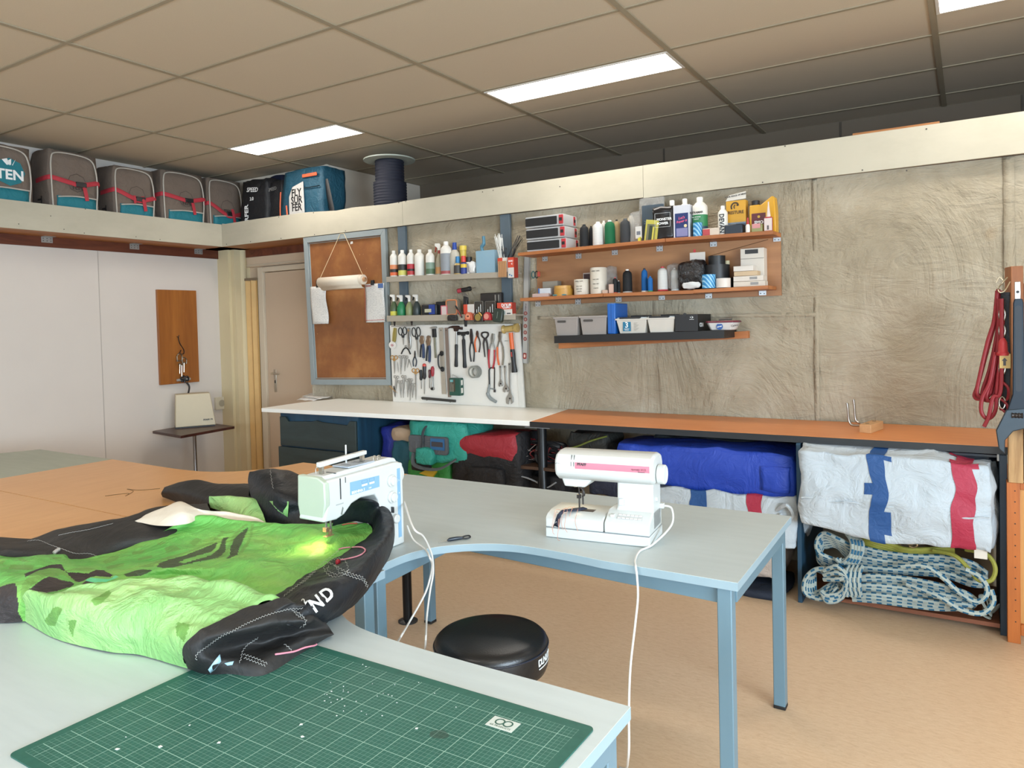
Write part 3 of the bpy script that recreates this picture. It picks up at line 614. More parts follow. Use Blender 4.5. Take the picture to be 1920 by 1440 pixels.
patch('cuff', [[(352, 1254, .003), (385, 1264, .003), (430, 1264, .003), (495, 1266, .003), (560, 1228, .003), (622, 1190, .003)],
  [(342, 1228, .051), (375, 1240, .048), (430, 1240, .03), (490, 1236, .028), (555, 1207, .03), (626, 1187, .02)],
  [(350, 1200, .091), (380, 1212, .08), (440, 1210, .045), (510, 1200, .03), (570, 1184, .04), (617, 1174, .03)],
  [(400, 1168, .116), (425, 1185, .105), (480, 1178, .10), (540, 1168, .09), (582, 1165, .08), (608, 1163, .045)],
  [(480, 1134, .126), (500, 1150, .118), (530, 1145, .115), (560, 1147, .10), (590, 1151, .08), (603, 1156, .055)],
  [(544, 1125, .123), (555, 1131, .12), (565, 1134, .11), (580, 1140, .10), (592, 1146, .08), (600, 1152, .06)]], N_BF, nu=16, nv=12, amp=.007, fr=16, seed=2)
patch('leading_edge', [[(470, 1150, .01), (515, 1118, .055), (565, 1082, .06), (620, 1052, .06), (668, 1022, .075), (697, 1000, .088), (694, 985, .09), (664, 978, .10), (622, 988, .088)],
  [(500, 1160, .06), (545, 1115, .095), (598, 1086, .10), (645, 1058, .105), (692, 1022, .11), (713, 993, .12), (707, 962, .14), (682, 955, .15), (632, 962, .14)],
  [(530, 1168, .09), (583, 1126, .115), (625, 1100, .12), (668, 1068, .125), (708, 1026, .14), (728, 985, .13), (716, 952, .155), (694, 937, .19), (650, 935, .185)],
  [(560, 1176, .06), (620, 1146, .075), (657, 1118, .08), (694, 1082, .085), (725, 1032, .10), (738, 985, .12), (726, 952, .145), (702, 938, .17), (656, 937, .16)],
  [(580, 1180, .003), (628, 1160, .01), (664, 1134, .012), (701, 1092, .01), (734, 1034, .02), (740, 988, .06), (730, 955, .11), (704, 942, .13), (660, 945, .12)]], N_B, nu=16, nv=12, skirt=None, amp=.008, fr=14, seed=6)
patch('leading_edge', [[(305, 932, .005), (340, 944, .006), (400, 960, .01), (450, 968, .02), (530, 985, .02)], [(302, 925, .04), (345, 925, .06), (400, 935, .06), (460, 935, .06), (540, 950, .05)],
  [(306, 917, .06), (350, 908, .09), (400, 912, .09), (460, 914, .09), (540, 930, .06)], [(314, 912, .05), (360, 902, .09), (410, 907, .08), (465, 908, .08), (545, 915, .06)]], N_BF, seed=1)
patch('rear_panel', [[(394, 952, .06), (430, 965, .055), (468, 978, .055), (500, 984, .055)], [(392, 940, .085), (430, 946, .09), (466, 951, .09), (492, 960, .08)], [(395, 931, .10), (430, 932, .105), (462, 933, .105), (480, 936, .10)]], G_L, seed=3)
patch('white_panel', [[(250, 978, .09), (300, 985, .10), (350, 982, .10), (378, 972, .10), (430, 984, .08), (510, 988, .07)], [(262, 973, .10), (305, 966, .12), (345, 958, .135), (388, 962, .11), (440, 970, .09), (500, 981, .07)],
  [(285, 965, .10), (315, 951, .125), (340, 941, .14), (376, 957, .12), (430, 961, .10), (480, 972, .08)]], N_W, amp=.004, seed=5)
patch('leading_edge', [[(492, 988, .03), (530, 990, .03), (580, 990, .03), (650, 985, .03)], [(476, 950, .08), (515, 962, .08), (560, 962, .08), (650, 962, .06)], [(465, 905, .15), (500, 915, .16), (545, 925, .15), (645, 930, .10)],
  [(469, 887, .18), (505, 879, .19), (545, 883, .18), (600, 912, .12)]], N_B, amp=.01, seed=7, skirt=(-.10, .06))
def hit(u, v, lift=.0015):
    d = _ray(u, v).normalized(); o = Vector((0, 0, CZ)); best = None
    for b in BV:
        loc, nrm, i, dist = b.ray_cast(o, d)
        if loc is not None and (best is None or dist < best[2]): best = (loc, nrm, dist)
    if not best: return at(u, v, z=ZT+.004)
    n = best[1] if best[1].dot(d) < 0 else -best[1]
    return best[0]+n*lift
def stitch(pts, amp=2.2, step=3.0, r=.0005):
    L = crv([(a, b, 0) for a, b in pts], 12); out = []; acc = 0; k = 0
    for i in range(1, len(L)):
        a, b = L[i-1], L[i]; dl = (b-a).length; acc += dl
        while acc >= step:
            acc -= step; p = b-(b-a)*(acc/dl if dl else 0); n = Vector((-(b-a).y, (b-a).x, 0)).normalized(); k += 1
            q = p+n*(amp if k % 2 else -amp); out.append(hit(q.x, q.y)-KO)
    return MB().tube(out, r, 4) if len(out) > 1 else MB()
def c3(pts): return cv(6, 320, 1060, pts)
def c4(pts): return cv(6, 520, 960, pts)
for pts, a in ((c3([(300, 1080), (295, 1000), (420, 900), (560, 800), (720, 730), (880, 650), (1100, 560), (1350, 490), (1500, 490)]), 1.4), (c3([(1355, 490), (1440, 580), (1520, 620), (1490, 680), (1440, 690)]), 1.6), (c3([(1385, 505), (1480, 570), (1500, 610)]), 1.5),
    (c3([(1000, 800), (880, 880), (810, 970), (790, 1060), (765, 1110)]), 1.2), (c3([(800, 1000), (950, 1050), (1090, 1110)]), 1.6), (c3([(810, 1040), (950, 1090), (1080, 1140)]), 1.6), (c3([(1265, 880), (1330, 930), (1360, 970)]), 1.2), (c3([(1265, 355), (1400, 250), (1500, 190), (1640, 60)]), 1.3),
    (c4([(60, 960), (170, 880), (300, 770), (500, 590), (560, 540), (640, 480), (740, 395)]), 1.2), (c4([(520, 580), (540, 670), (620, 730), (720, 720), (780, 690)]), 1.6), (c4([(560, 560), (680, 525), (760, 550), (800, 640), (780, 700)]), 1.4), (c4([(520, 560), (620, 590), (740, 660), (860, 710), (960, 740), (1020, 850)]), 1.7), (c4([(600, 600), (560, 650), (640, 700), (700, 700), (660, 620), (640, 600)]), 1.2), (c4([(700, 680), (860, 740), (960, 770), (1010, 860)]), 1.5),
    (cv(6, 300, 860, [(1240, 90), (1250, 200), (1275, 340)]), 1.0), (cv(6, 0, 980, [(290, 215), (430, 200), (560, 250), (700, 300), (850, 350), (1000, 350), (1100, 385)]), .5), (cv(6, 0, 980, [(640, 150), (800, 115), (1000, 80), (1280, 10)]), .3)):
    obj('stitching', stitch(pts, a), M_STITCH, kite)
def ptube(pts, r, m, name, lift=.003): obj(name, MB().tube([hit(p.x, p.y, lift)-KO for p in crv([(a, b, 0) for a, b in pts], 6)], r, 6), m, kite)
ptube(c4([(690, 430), (760, 412), (850, 405), (940, 405), (995, 432), (970, 475), (900, 510), (800, 535), (720, 548)]), .0022, M_PINK, 'bridle_line')
ptube(c3([(1170, 1010), (1280, 990), (1390, 965), (1500, 920), (1640, 887)]), .0022, M_PINK, 'bridle_line')
ptube(c4([(730, 155), (800, 140), (900, 138)]), .002, plain('b5483c', .5), 'bridle_line')
k1 = hit(*c4([(690, 575)])[0], .004)-KO; obj('line_knot', soft((0, 0, 0), (.014, .012, .016), .8, 4, .001), plain('a02030', .5), kite, loc=k1)
# printed letters on the near strut
def decal(txt, ctr, xd, yd, size, mat, name='lettering', lift=.0015):
    cu = bpy.data.curves.new('l', 'FONT'); cu.body = txt; cu.size = 1; cu.align_x = 'CENTER'; cu.align_y = 'CENTER'; cu.offset = .03; cu.resolution_u = 3
    o = bpy.data.objects.new('l', cu); me = bpy.data.meshes.new_from_object(o); bpy.data.objects.remove(o)
    for v in me.vertices:
        x, y = v.co.x*size, v.co.y*size; u = ctr[0]+xd[0]*x+yd[0]*y; w = ctr[1]+xd[1]*x+yd[1]*y; v.co = hit(u, w, lift)-KO
    me.materials.clear(); me.materials.append(mat); o = bpy.data.objects.new(name, me); C.objects.link(o); o.parent = kite; return o
M_PRINT = plain('c9cccc', .5)
decal('N', (592, 1134), (.80, -.6), (-.62, -.78), 30, M_PRINT, lift=.006)
decal('D', (613, 1117), (.80, -.6), (-.62, -.78), 31, M_PRINT, lift=.004)
decal('2.', (572, 1129), (.80, -.6), (-.62, -.78), 13, M_PRINT, lift=.004)
sm = MB()
for q in ([(425, 1160), (480, 1080), (545, 1010), (562, 1080), (500, 1160), (450, 1200)], [(600, 1100), (660, 1090), (712, 1085), (700, 1120), (640, 1125)]):
    a = [hit(x, y, .003)-KO for x, y in c3(q)]; sm.add(a, [tuple(range(len(a)))])
obj('inner_fabric', sm, plain('9fc3cf', .5), kite, solid=.001)
tr_ = MB(); a = [hit(x, y, .004)-KO for x, y in cv(6, 300, 860, [(1240, 475), (1450, 482), (1440, 660), (1340, 590)])]; tr_.add(a, [(0, 1, 2, 3)]); obj('inner_fabric', tr_, G_L, kite, solid=.001)
ptube(cv(6, 0, 980, [(610, 355), (640, 330), (665, 315)]), .006, plain('a8a4a0', .5), 'valve_tab', .005)
# loose thread lying on the beech desk
pt = [at(u, v, z=ZT+.001) for u, v in ((197, 930), (240, 925), (235, 930), (250, 921), (238, 917), (262, 919), (300, 916))]
tag(obj('thread', MB().tube(crv(pt, 6), .0013, 4), plain('6b5338', .7)), 'thin brown thread lying on the beech desk behind the kite', 'thread')
# ================================================================ SEWING MACHINES
M_MACH = plain('c6cac8', .35, var=.015); M_MACH2 = plain('b3c0ae', .4, var=.02); M_SLOT = plain('3a3d40', .5); M_STEELB = plain('b9b5ac', .25, .85); M_BLUEPAN = plain('7fa9c9', .4, var=.03); M_BRASS = plain('b89a78', .3, .7)
M_TXT = plain('3c4043', .6); M_WTXT = plain('eef0f0', .5); M_CABLE = plain('d9d8d4', .5, var=.02); M_GREYPAN = plain('a9b4c0', .45)
BX, BY = -1.726, 1.62
t = thing('sewing_machine', 'white sewing machine with light blue panels, its needle down in the green kite', 'sewing machine', (BX, BY, ZT))
def yz(y, z): return (y-BY, z-ZT)
body = [yz(1.99, .741), yz(1.99, 1.028), yz(1.955, 1.036), yz(1.63, 1.032), yz(1.632, .958), yz(1.612, .905), yz(1.667, .902), yz(1.702, .911), yz(1.736, .938), yz(1.777, .948), yz(1.845, .944), yz(1.862, .922), yz(1.864, .80), yz(1.66, .80), yz(1.655, .741)]
obj('housing', MB().prism(body, -.115, 0, 'x'), M_MACH, t, bevel=.006, seg=3)
topb = [yz(1.99, 1.027), yz(1.975, 1.046), yz(1.945, 1.052), yz(1.64, 1.044), yz(1.632, 1.030)]
obj('top_cover', MB().prism(topb, -.105, -.022, 'x'), M_MACH, t, bevel=.006, seg=3)
obj('head_cover', MB().prism([(-.118, 1.045-ZT), (-.03, 1.042-ZT), (0.0005, 1.028-ZT), (.002, .96-ZT), (-.012, .903-ZT), (-.112, .903-ZT), (-.122, .95-ZT)], -.003, .02, 'y'), M_MACH2, t, bevel=.004)
bp_ = MB().box(-.1, -.025, yz(1.75, 0)[0], yz(1.875, 0)[0], 1.049-ZT, 1.0535-ZT); obj('top_panel', bp_, M_GREYPAN, t, bevel=.001)
sl = MB()
for y in (1.775, 1.82, 1.835): sl.box(-.085, -.04, y-BY, y-BY+.0025, 1.0533-ZT, 1.054-ZT)
obj('tension_slots', sl, M_SLOT, t)
s2 = MB(); s2.box(-.001, .0006, 1.684-BY, 1.689-BY, .963-ZT, 1.03-ZT).box(-.06, -.018, 1.684-BY, 1.688-BY, 1.044-ZT, 1.0465-ZT).box(-.03, .0006, 1.708-BY, 1.711-BY, 1.012-ZT, 1.03-ZT); obj('thread_slot', s2, M_SLOT, t)
pan = MB().prism([yz(1.729, .967), yz(1.867, .967), yz(1.867, 1.006), yz(1.729, 1.009)], -.001, .0012, 'x'); obj('blue_panel', pan, M_BLUEPAN, t)
d = MB(); d.box(.001, .0016, 1.782-BY, 1.808-BY, .985-ZT, .991-ZT).box(.001, .0016, 1.818-BY, 1.842-BY, .985-ZT, .991-ZT); obj('display_windows', d, M_WTXT, t)
d = MB()
for a, b in ((1.782, 1.808), (1.818, 1.842)):
    for q in ((a, b, .9945, .9952), (a, b, 1.003, 1.0037), (a, a+.0007, .9945, 1.0037), (b-.0007, b, .9945, 1.0037)): d.box(.001, .0016, q[0]-BY, q[1]-BY, q[2]-ZT, q[3]-ZT)
obj('display_frames', d, plain('5c86a8', .5), t)
lettering('BERNINA S', .0125, M_WTXT, t, EAST(.0013, 1.765-BY, .973-ZT), bold=.0002)
lettering('1000', .007, M_WTXT, t, EAST(.0013, 1.80-BY+.02, .973-ZT))
obj('blue_strip', MB().box(-.001, .0012, 1.958-BY, 1.974-BY, .768-ZT, 1.012-ZT), M_BLUEPAN, t)
lettering('S', .008, M_WTXT, t, EAST(.0013, 1.966-BY, .97-ZT)); lettering('X', .008, M_WTXT, t, EAST(.0013, 1.966-BY, .925-ZT))
for z in (.976, .919):
    k = obj('dial', MB().lathe([(.021, 0), (.021, .008), (.016, .010), (.016, .016), (.0145, .018)], 28, ax='x'), M_MACH, t, loc=(0, 1.926-BY, z-ZT), bevel=.001)
    obj('grip', MB().box(.016, .023, -.002, .002, -.014, .014), M_MACH, k, bevel=.001)
obj('stitch_lever', MB().box(0, .012, 1.922-BY, 1.926-BY, .865-ZT, .885-ZT), M_SLOT, t)
obj('dial', MB().lathe([(.016, 0), (.016, .012), (.012, .015)], 24, ax='x'), M_MACH, t, loc=(0, 1.94-BY, .84-ZT), bevel=.001)
v_ = MB().box(-.001, .0007, 1.665-BY, 1.698-BY, .947-ZT, .9505-ZT); obj('vent', v_, plain('a4aba9', .5), t)
obj('badge', MB().prism([yz(1.684, .915), yz(1.690, .912), yz(1.697, .932), yz(1.693, .938)], 0, .001, 'x'), plain('7c827b', .5), t)
wh = obj('handwheel', MB().lathe([(.03, 0), (.042, .004), (.042, .02), (.036, .024), (.018, .024)], 32, ax='y'), M_MACH, t, loc=(-.055, 1.99-BY+.026, .985-ZT), bevel=.001)
h = MB(); h.box(-.062, -.048, 1.655-BY, 1.665-BY, 1.04-ZT, 1.075-ZT).box(-.062, -.048, 1.84-BY, 1.85-BY, 1.05-ZT, 1.075-ZT); obj('handle_post', h, M_STEELB, t)
obj('carry_handle', MB().prism([yz(1.645, 1.068), yz(1.86, 1.076), yz(1.86, 1.09), yz(1.645, 1.084)], -.063, -.045, 'x'), M_MACH, t, bevel=.003)
obj('spool_pin', MB().tube([(-.085, 1.80-BY, 1.05-ZT), (-.085, 1.80-BY, 1.115-ZT)], .0028, 8), M_MACH, t)
for y, x in ((1.655, -.075), (1.895, -.05), (1.905, -.04)): obj('thread_guide', MB().tube(crv([(x, y-BY, 1.045-ZT), (x, y-BY, 1.062-ZT), (x+.006, y-BY+.006, 1.064-ZT), (x+.004, y-BY+.01, 1.056-ZT)], 5), .0014, 6), M_STEELB, t)
nb = MB().cyl((-.055, 1.672-BY, .86-ZT), .004, .05, 10).cyl((-.055, 1.692-BY, .855-ZT), .0035, .05, 10)
obj('needle_bar', nb, M_STEELB, t); obj('needle_clamp', MB().cbox((-.055, 1.672-BY, .862-ZT), (.016, .014, .014)).cyl((-.055, 1.672-BY, .838-ZT), .001, .03, 6), M_BRASS, t, bevel=.001)
obj('presser_foot', MB().box(-.063, -.047, 1.665-BY, 1.700-BY, .838-ZT, .841-ZT).box(-.06, -.05, 1.684-BY, 1.694-BY, .838-ZT, .86-ZT), M_BRASS, t, bevel=.001)
l = bpy.data.lights.new('sewing_lamp', 'SPOT'); l.energy = .9; l.spot_size = math.radians(125); l.spot_blend = .8; l.color = (1, .78, .42); l.shadow_soft_size = .012; lo = bpy.data.objects.new('sewing_lamp', l); C.objects.link(lo); lo.parent = t; lo.location = (-.055, 1.645-BY, .885-ZT); lo.rotation_euler = (math.radians(-5), math.radians(22), 0)

# second machine
import math as _m
rz = _m.atan2(.046, .379)
t = thing('sewing_machine', 'white sewing machine with pink stripe and keypad, standing alone on the grey desk', 'sewing machine', (-1.313, 2.279, ZT), rz)
L = .383
obj('base', MB().box(0, L, 0, .18, .001, .036), M_MACH, t, bevel=.004)
obj('base_groove', MB().box(.002, L-.002, .002, .178, .0355, .0385), plain('6f777b', .5), t)
bed = [(.0, .038), (.0, .072), (.012, .083), (.05, .092), (.155, .092), (.17, .085), (.17, .038)]
obj('bed', MB().prism([(a, b) for a, b in bed], .001, .218, 'x'), M_MACH, t, bevel=.004)
obj('control_bed', MB().prism([(0, .038), (0, .070), (.006, .077), (.055, .108), (.17, .108), (.17, .038)], .222, L, 'x'), M_MACH, t, bevel=.004)
col = [(.23, .09), (.252, .115), (.256, .16), (.256, .20), (.245, .216), (.40-.02, .216), (L-.001, .20), (L-.001, .038), (.30, .038)]
obj('column', MB().prism([(.24, .08), (.253, .12), (.255, .21), (L, .21), (L, .04), (.24, .04)], .055, .165, 'y'), M_MACH, t, bevel=.008, seg=3)
hd = [(.052, .205), (.025, .222), (.018, .245), (.02, .278), (.035, .298), (.07, .308), (.12, .308), (.155, .296), (.168, .27), (.168, .222), (.15, .205)]
obj('arm', MB().prism(hd, .032, .392, 'x'), M_MACH, t, bevel=.01, seg=3)
obj('needle_head', MB().prism([(.04, .225), (.058, .178), (.135, .178), (.168, .212), (.168, .225)], .05, .155, 'y'), M_MACH, t, bevel=.006, seg=3)
obj('arm_seam', MB().prism([(.0245, .240), (.018, .262), (.0185, .272), (.03, .298), (.033, .297), (.0215, .271), (.0205, .262), (.0275, .240)], .096, .0975, 'x').prism([(.0245, .240), (.018, .262), (.0185, .272), (.03, .298), (.033, .297), (.0215, .271), (.0205, .262), (.0275, .240)], .106, .1075, 'x'), M_SLOT, t)
sp = [(.0195, .248), (.0165, .258), (.0172, .2745), (.0182, .2745), (.0175, .258), (.0205, .248)]
obj('pink_stripe', MB().prism(sp, .112, .382, 'x'), plain('cf7f92', .45), t)
lettering('PFAFF', .0135, M_TXT, t, MX((.138, .0158, .268), (1, 0, 0), (0, .05, 1)), bold=.0003)
lettering('tipmatic 6122', .0095, plain('8d5a68', .6), t, MX((.345, .0158, .262), (1, 0, 0), (0, .05, 1)))
lettering('Electronic', .006, plain('8d5a68', .6), t, MX((.355, .0158, .254), (1, 0, 0), (0, .05, 1)))
obj('handwheel', MB().lathe([(.026, 0), (.034, .003), (.034, .026), (.03, .030), (.026, .026), (.008, .024)], 32, ax='x'), M_MACH, t, loc=(.392, .09, .236), bevel=.001)
obj('power_knob', MB().lathe([(.009, 0), (.008, .006)], 16, ax='x'), M_MACH, t, loc=(L, .10, .145))
kp = obj('keypad', MB().prism([(.018, .0845), (.046, .0995), (.0455, .1015), (.0175, .0865)], .262, .352, 'x'), plain('b7b9b8', .5), t)
for r in range(2):
    for c_ in range(6):
        x = .265+.0145*c_; y = .0195+.0135*r; z = .0872+.0075*r
        obj('key', MB().box(0, .012, 0, .0105, 0, .004), plain('d8d5d2', .5), kp, loc=(x, y, z), bevel=.0008)
obj('stitch_dial', MB().box(.238, .252, .02, .042, .088, .098), plain('c9cdcc', .5), t, bevel=.002); obj('reverse_key', MB().box(.262, .28, .045, .055, .125, .15), plain('c4cccf', .4), t, bevel=.003)
obj('needle_plate', MB().box(.085, .165, .05, .085, .0915, .0928), plain('8d8983', .3, .8), t)
nb = MB().cyl((.105, .075, .10), .003, .08, 10).cyl((.118, .078, .11), .003, .07, 10).cbox((.105, .073, .14), (.014, .012, .014)).box(.098, .115, .055, .085, .094, .097).cyl((.105, .073, .094), .0009, .03, 6)
obj('needle_bar', nb, plain('3d3a39', .35, .7), t, bevel=.0008)
obj('needle_thread_guide', MB().tube(crv([(.118, .06, .175), (.13, .055, .165), (.132, .055, .15), (.122, .06, .145)], 5), .003, 6), plain('2b2a2a', .4), t)
em = MB().tube([(.045+.011*_m.cos(a*PI/8), .0195, .262+.006*_m.sin(a*PI/8)) for a in range(9)], .0006, 4); obj('emblem', em, M_SLOT, t)
obj('power_plug', MB().cbox((L+.006, .155, .11), (.016, .02, .018)), M_MACH, t, bevel=.002)
l = bpy.data.lights.new('sewing_lamp', 'POINT'); l.energy = .12; l.color = (1, .8, .5); l.shadow_soft_size = .01; lo = bpy.data.objects.new('sewing_lamp', l); C.objects.link(lo); lo.parent = t; lo.location = (.085, .09, .165)
TM = Matrix.Translation((-1.313, 2.279, ZT)) @ Matrix.Rotation(rz, 4, 'Z')
# webbing sewn in the machine
rows = []
for i in range(13):
    f = i/12; x = .118-.085*f; y = .075-.075*min(1, f*1.35); z = .096 if f < .7 else .096-(f-.7)/.3*.055; w = .016+.006*_m.sin(f*7)
    if f >= .7: y = -.004-.004*_m.sin((f-.7)*20)
    rows.append([TM @ Vector((x-w*(1-f), y, z+.001*_m.sin(i))), TM @ Vector((x, y+.002, z+.004)), TM @ Vector((x+w, y+.002*(1-f), z))])
t2 = thing('webbing_strap', 'dark blue webbing end with pale loose threads under the needle of the lone machine', 'strap', rows[0][1])
o0 = rows[0][1]; obj('webbing', MB().grid([[p-o0 for p in r] for r in rows]), cloth('23283a', .7), t2, solid=.003)
th = MB()
for k in range(9):
    a = rows[min(12, 2+k)][k % 3]-o0; pts = [a+Vector((0, 0, .004)), a+Vector((.01*(k % 3-1), -.02, .006)), a+Vector((.012*(k % 3-1), -.045, -.02-.004*k)), a+Vector((.015*(k % 3-1)+.01, -.05, -.06))]; th.tube(crv(pts, 5), .0008, 4)
obj('loose_threads', th, plain('c98f78', .6), t2)
# cables
def cable(name, label, pts, r=.0035, m=None): return tag(obj(name, MB().tube(crv(pts, 8), r, 8), m or M_CABLE), label, 'cable')
p1 = at(758, 1009, z=ZT+.01)
cable('power_cable', 'white cable leaving the needle-down sewing machine and hanging over the curved desk edge', [(-1.73, 1.998, .885), at(775, 990, z=.86), at(793, 1005, z=.82), at(806, 1030, z=ZT+.012), at(811, 1048, z=ZT-.03), at(812, 1075, y=1.98), at(806, 1110, y=1.95), at(800, 1160, y=1.90), at(797, 1215, y=1.84), at(790, 1270, z=.006), at(770, 1275, z=.005)])
cable('pedal_cable', 'second white cable beside the first, from the same machine down to the floor', [(-1.72, 1.998, .80), at(775, 1012, z=.765), at(797, 1030, z=ZT+.008), at(806, 1046, z=ZT+.004), at(810, 1060, z=ZT-.04), at(806, 1085, y=1.96), at(796, 1115, y=1.92), at(770, 1162, y=1.86), at(745, 1205, y=1.80), at(722, 1245, z=.006), at(700, 1250, z=.005)])
q = [TM @ Vector((L+.014, .155, .11)), TM @ Vector((L+.04, .16, .10)), TM @ Vector((L+.045, .13, .05)), at(1225, 1020, z=ZT+.01), at(1200, 1033, z=ZT+.004), at(1191, 1050, z=ZT+.004), at(1192, 1062, z=ZT+.002), (at(1195, 1085, y=2.122).x, 2.12, ZT-.03), at(1196, 1120, y=2.10), at(1191, 1170, y=2.05), at(1182, 1250, y=1.98), at(1179, 1330, y=1.93), at(1178, 1420, y=1.90), at(1165, 1440, z=.004), at(1100, 1400, z=.004)]
cable('power_cable', 'white cable from the pink-striped machine, hanging over the front desk edge to the floor', q)
# thread snips on the desk
a, b = at(822, 1017, z=ZT+.004), at(880, 1008, z=ZT+.004); dx = (b-a); ln = dx.length; ang = _m.atan2(dx.y, dx.x)
t = thing('thread_cutter', 'small black thread cutter with thin steel point lying on the grey desk', 'thread cutter', (a.x, a.y, ZT), ang)
obj('blade', MB().tube([(0, 0, .004), (ln*.35, .001, .005)], [.0005, .0015], 6).tube([(ln*.08, .004, .003), (ln*.35, .003, .004)], [.0004, .0012], 6), M_STEELB, t)
obj('handle', MB().tube([(ln*.28, 0, .006), (ln*.36, 0, .008), (ln*.6, .001, .008), (ln*.78, 0, .007)], [.003, .0065, .0065, .005], 10), plain('1d2733', .4), t)
obj('loop', MB().tube(crv([(ln*.72, 0, .006), (ln*.86, .008, .009), (ln*1.0, .004, .010), (ln*1.01, -.006, .007), (ln*.88, -.008, .005), (ln*.75, -.003, .006)], 5), .003, 6), plain('17191d', .6), t)
# ================================================================ STOOL
sx, sy, szt, R0 = -1.315, 1.925, .512, .178
c_ = (at(815, 1195, z=szt-.02)+at(1027, 1195, z=szt-.02))/2; R0 = (at(1027, 1195, z=szt-.02)-at(815, 1195, z=szt-.02)).length/2; sx, sy = c_.x, c_.y
M_LEA = plain('17181a', .33, var=.2, sc=20, bump=.25, bsc=220)
t = thing('round_stool', 'round stool with a black leather seat in the gap between the desks', 'stool', (sx, sy, 0))
pr = [(.001, szt), (R0*.5, szt-.001), (R0*.82, szt-.006), (R0*.93, szt-.012), (R0*.985, szt-.022), (R0, szt-.034), (R0*1.005, szt-.05), (R0, szt-.10), (R0*.97, szt-.115), (R0*.5, szt-.118), (.001, szt-.118)]
obj('seat_cushion', MB().lathe(pr, 64, cap=False), M_LEA, t, sharp=180)
obj('piping', MB().tube([((R0+.001)*math.cos(a*PI/32), (R0+.001)*math.sin(a*PI/32), szt-.036) for a in range(64)], .003, 6, closed=True), plain('1b2230', .3), t)
a0 = math.radians(-1)
for i, ch in enumerate('DUNLOP'):
    a = a0+i*.085; lettering(ch, .03, plain('d8dfe0', .5), t, MX(((R0+.0015)*math.cos(a), (R0+.0015)*math.sin(a), szt-.062), (-math.sin(a), math.cos(a), 0), (0, 0, 1)), bold=.0008)
obj('logo_underline', MB().grid([[((R0+.002)*math.cos(a0-.04+k*.05), (R0+.002)*math.sin(a0-.04+k*.05), z) for z in (szt-.082, szt-.078)] for k in range(11)]), plain('d8dfe0', .5), t, solid=.001)
obj('column', MB().lathe([(.025, .08), (.025, .25), (.016, .26), (.016, szt-.118)], 20), plain('8f9396', .3, .9), t)
for k in range(5):
    a = k*2*PI/5+.3; g = obj('leg', MB().tube([(0, 0, .09), (.12*math.cos(a), .12*math.sin(a), .08), (.24*math.cos(a), .24*math.sin(a), .055)], [.022, .018, .013], 10), M_BLACK, t)
    obj('caster', MB().cyl((.24*math.cos(a), .24*math.sin(a)+.012, .025), .025, .024, 16, 'y'), M_BLACK, g, bevel=.003)
# ================================================================ CORK BOARD, GREY SHELVES, PEGBOARD
M_FRM = plain('8d9697', .55, var=.05); M_POST = plain('52606a', .6, var=.08); M_LIP = plain('a39a8b', .55, var=.04)
def m_cork():
    t = NT('hardboard'); v = t.obj(); n = t.noise(v, 3.2, 5, .6); n2 = t.noise(v, 40, 3)
    c = t.ramp(n, [(.3, lin('764728')), (.5, lin('8b572f')), (.68, lin('a5703f'))]); sp = t.ramp(t.noise(v, 55, 1), [(.76, (0, 0, 0, 1)), (.79, (1, 1, 1, 1))])
    c = t.mix(t.math('MULTIPLY', sp, .6), c, lin('d0a877')); t.col(t.mix(t.math('MULTIPLY', n2, .2), c, lin('7a4c2b'))); t.pr(.5); return t.m
CKY = 4.685
def qa(u, v, y=CKY): p = at(u, v, y=y); return (p.x, p.z)
ck = [qa(571, 446), qa(724, 431), qa(735, 722), qa(586, 721)]; ck = [(ck[0][0], min(ck[0][1], FZ0-.004)), (ck[1][0], FZ0-.006), ck[2], ck[3]]
cxm, czm = ck[3]
t = thing('pin_board', 'brown hardboard pin board in a blue-grey frame holding the paper roll', 'pin board', (cxm, CKY, czm))
lo = [(a-cxm, b-czm) for a, b in ck]; w = .05
inn = [(lo[0][0]+w, lo[0][1]-w), (lo[1][0]-w, lo[1][1]-w), (lo[2][0]-w, lo[2][1]+w), (lo[3][0]+w, lo[3][1]+w)]
obj('board', MB().prism([(inn[0][0]-.01, inn[0][1]+.01), (inn[1][0]+.01, inn[1][1]+.01), (inn[2][0]+.01, inn[2][1]-.01), (inn[3][0]-.01, inn[3][1]-.01)], .002, .014, 'y'), m_cork(), t)
f = MB()
for i in range(4): j = (i+1) % 4; f.prism([lo[i], lo[j], inn[j], inn[i]], -.018, .016, 'y')
obj('frame', f, M_FRM, t, bevel=.003)
g = MB()
for i in range(4):
    j = (i+1) % 4; e = .014; a = [(inn[k][0]*(1-e)+.5*e, inn[k][1]*(1-e)+.7*e) for k in (i, j)]
    g.tube([(a[0][0], .0015, a[0][1]), (a[1][0], .0015, a[1][1])], .006, 5, flat=.5)
obj('paint_smear', g, plain('9aa7a8', .6), t)
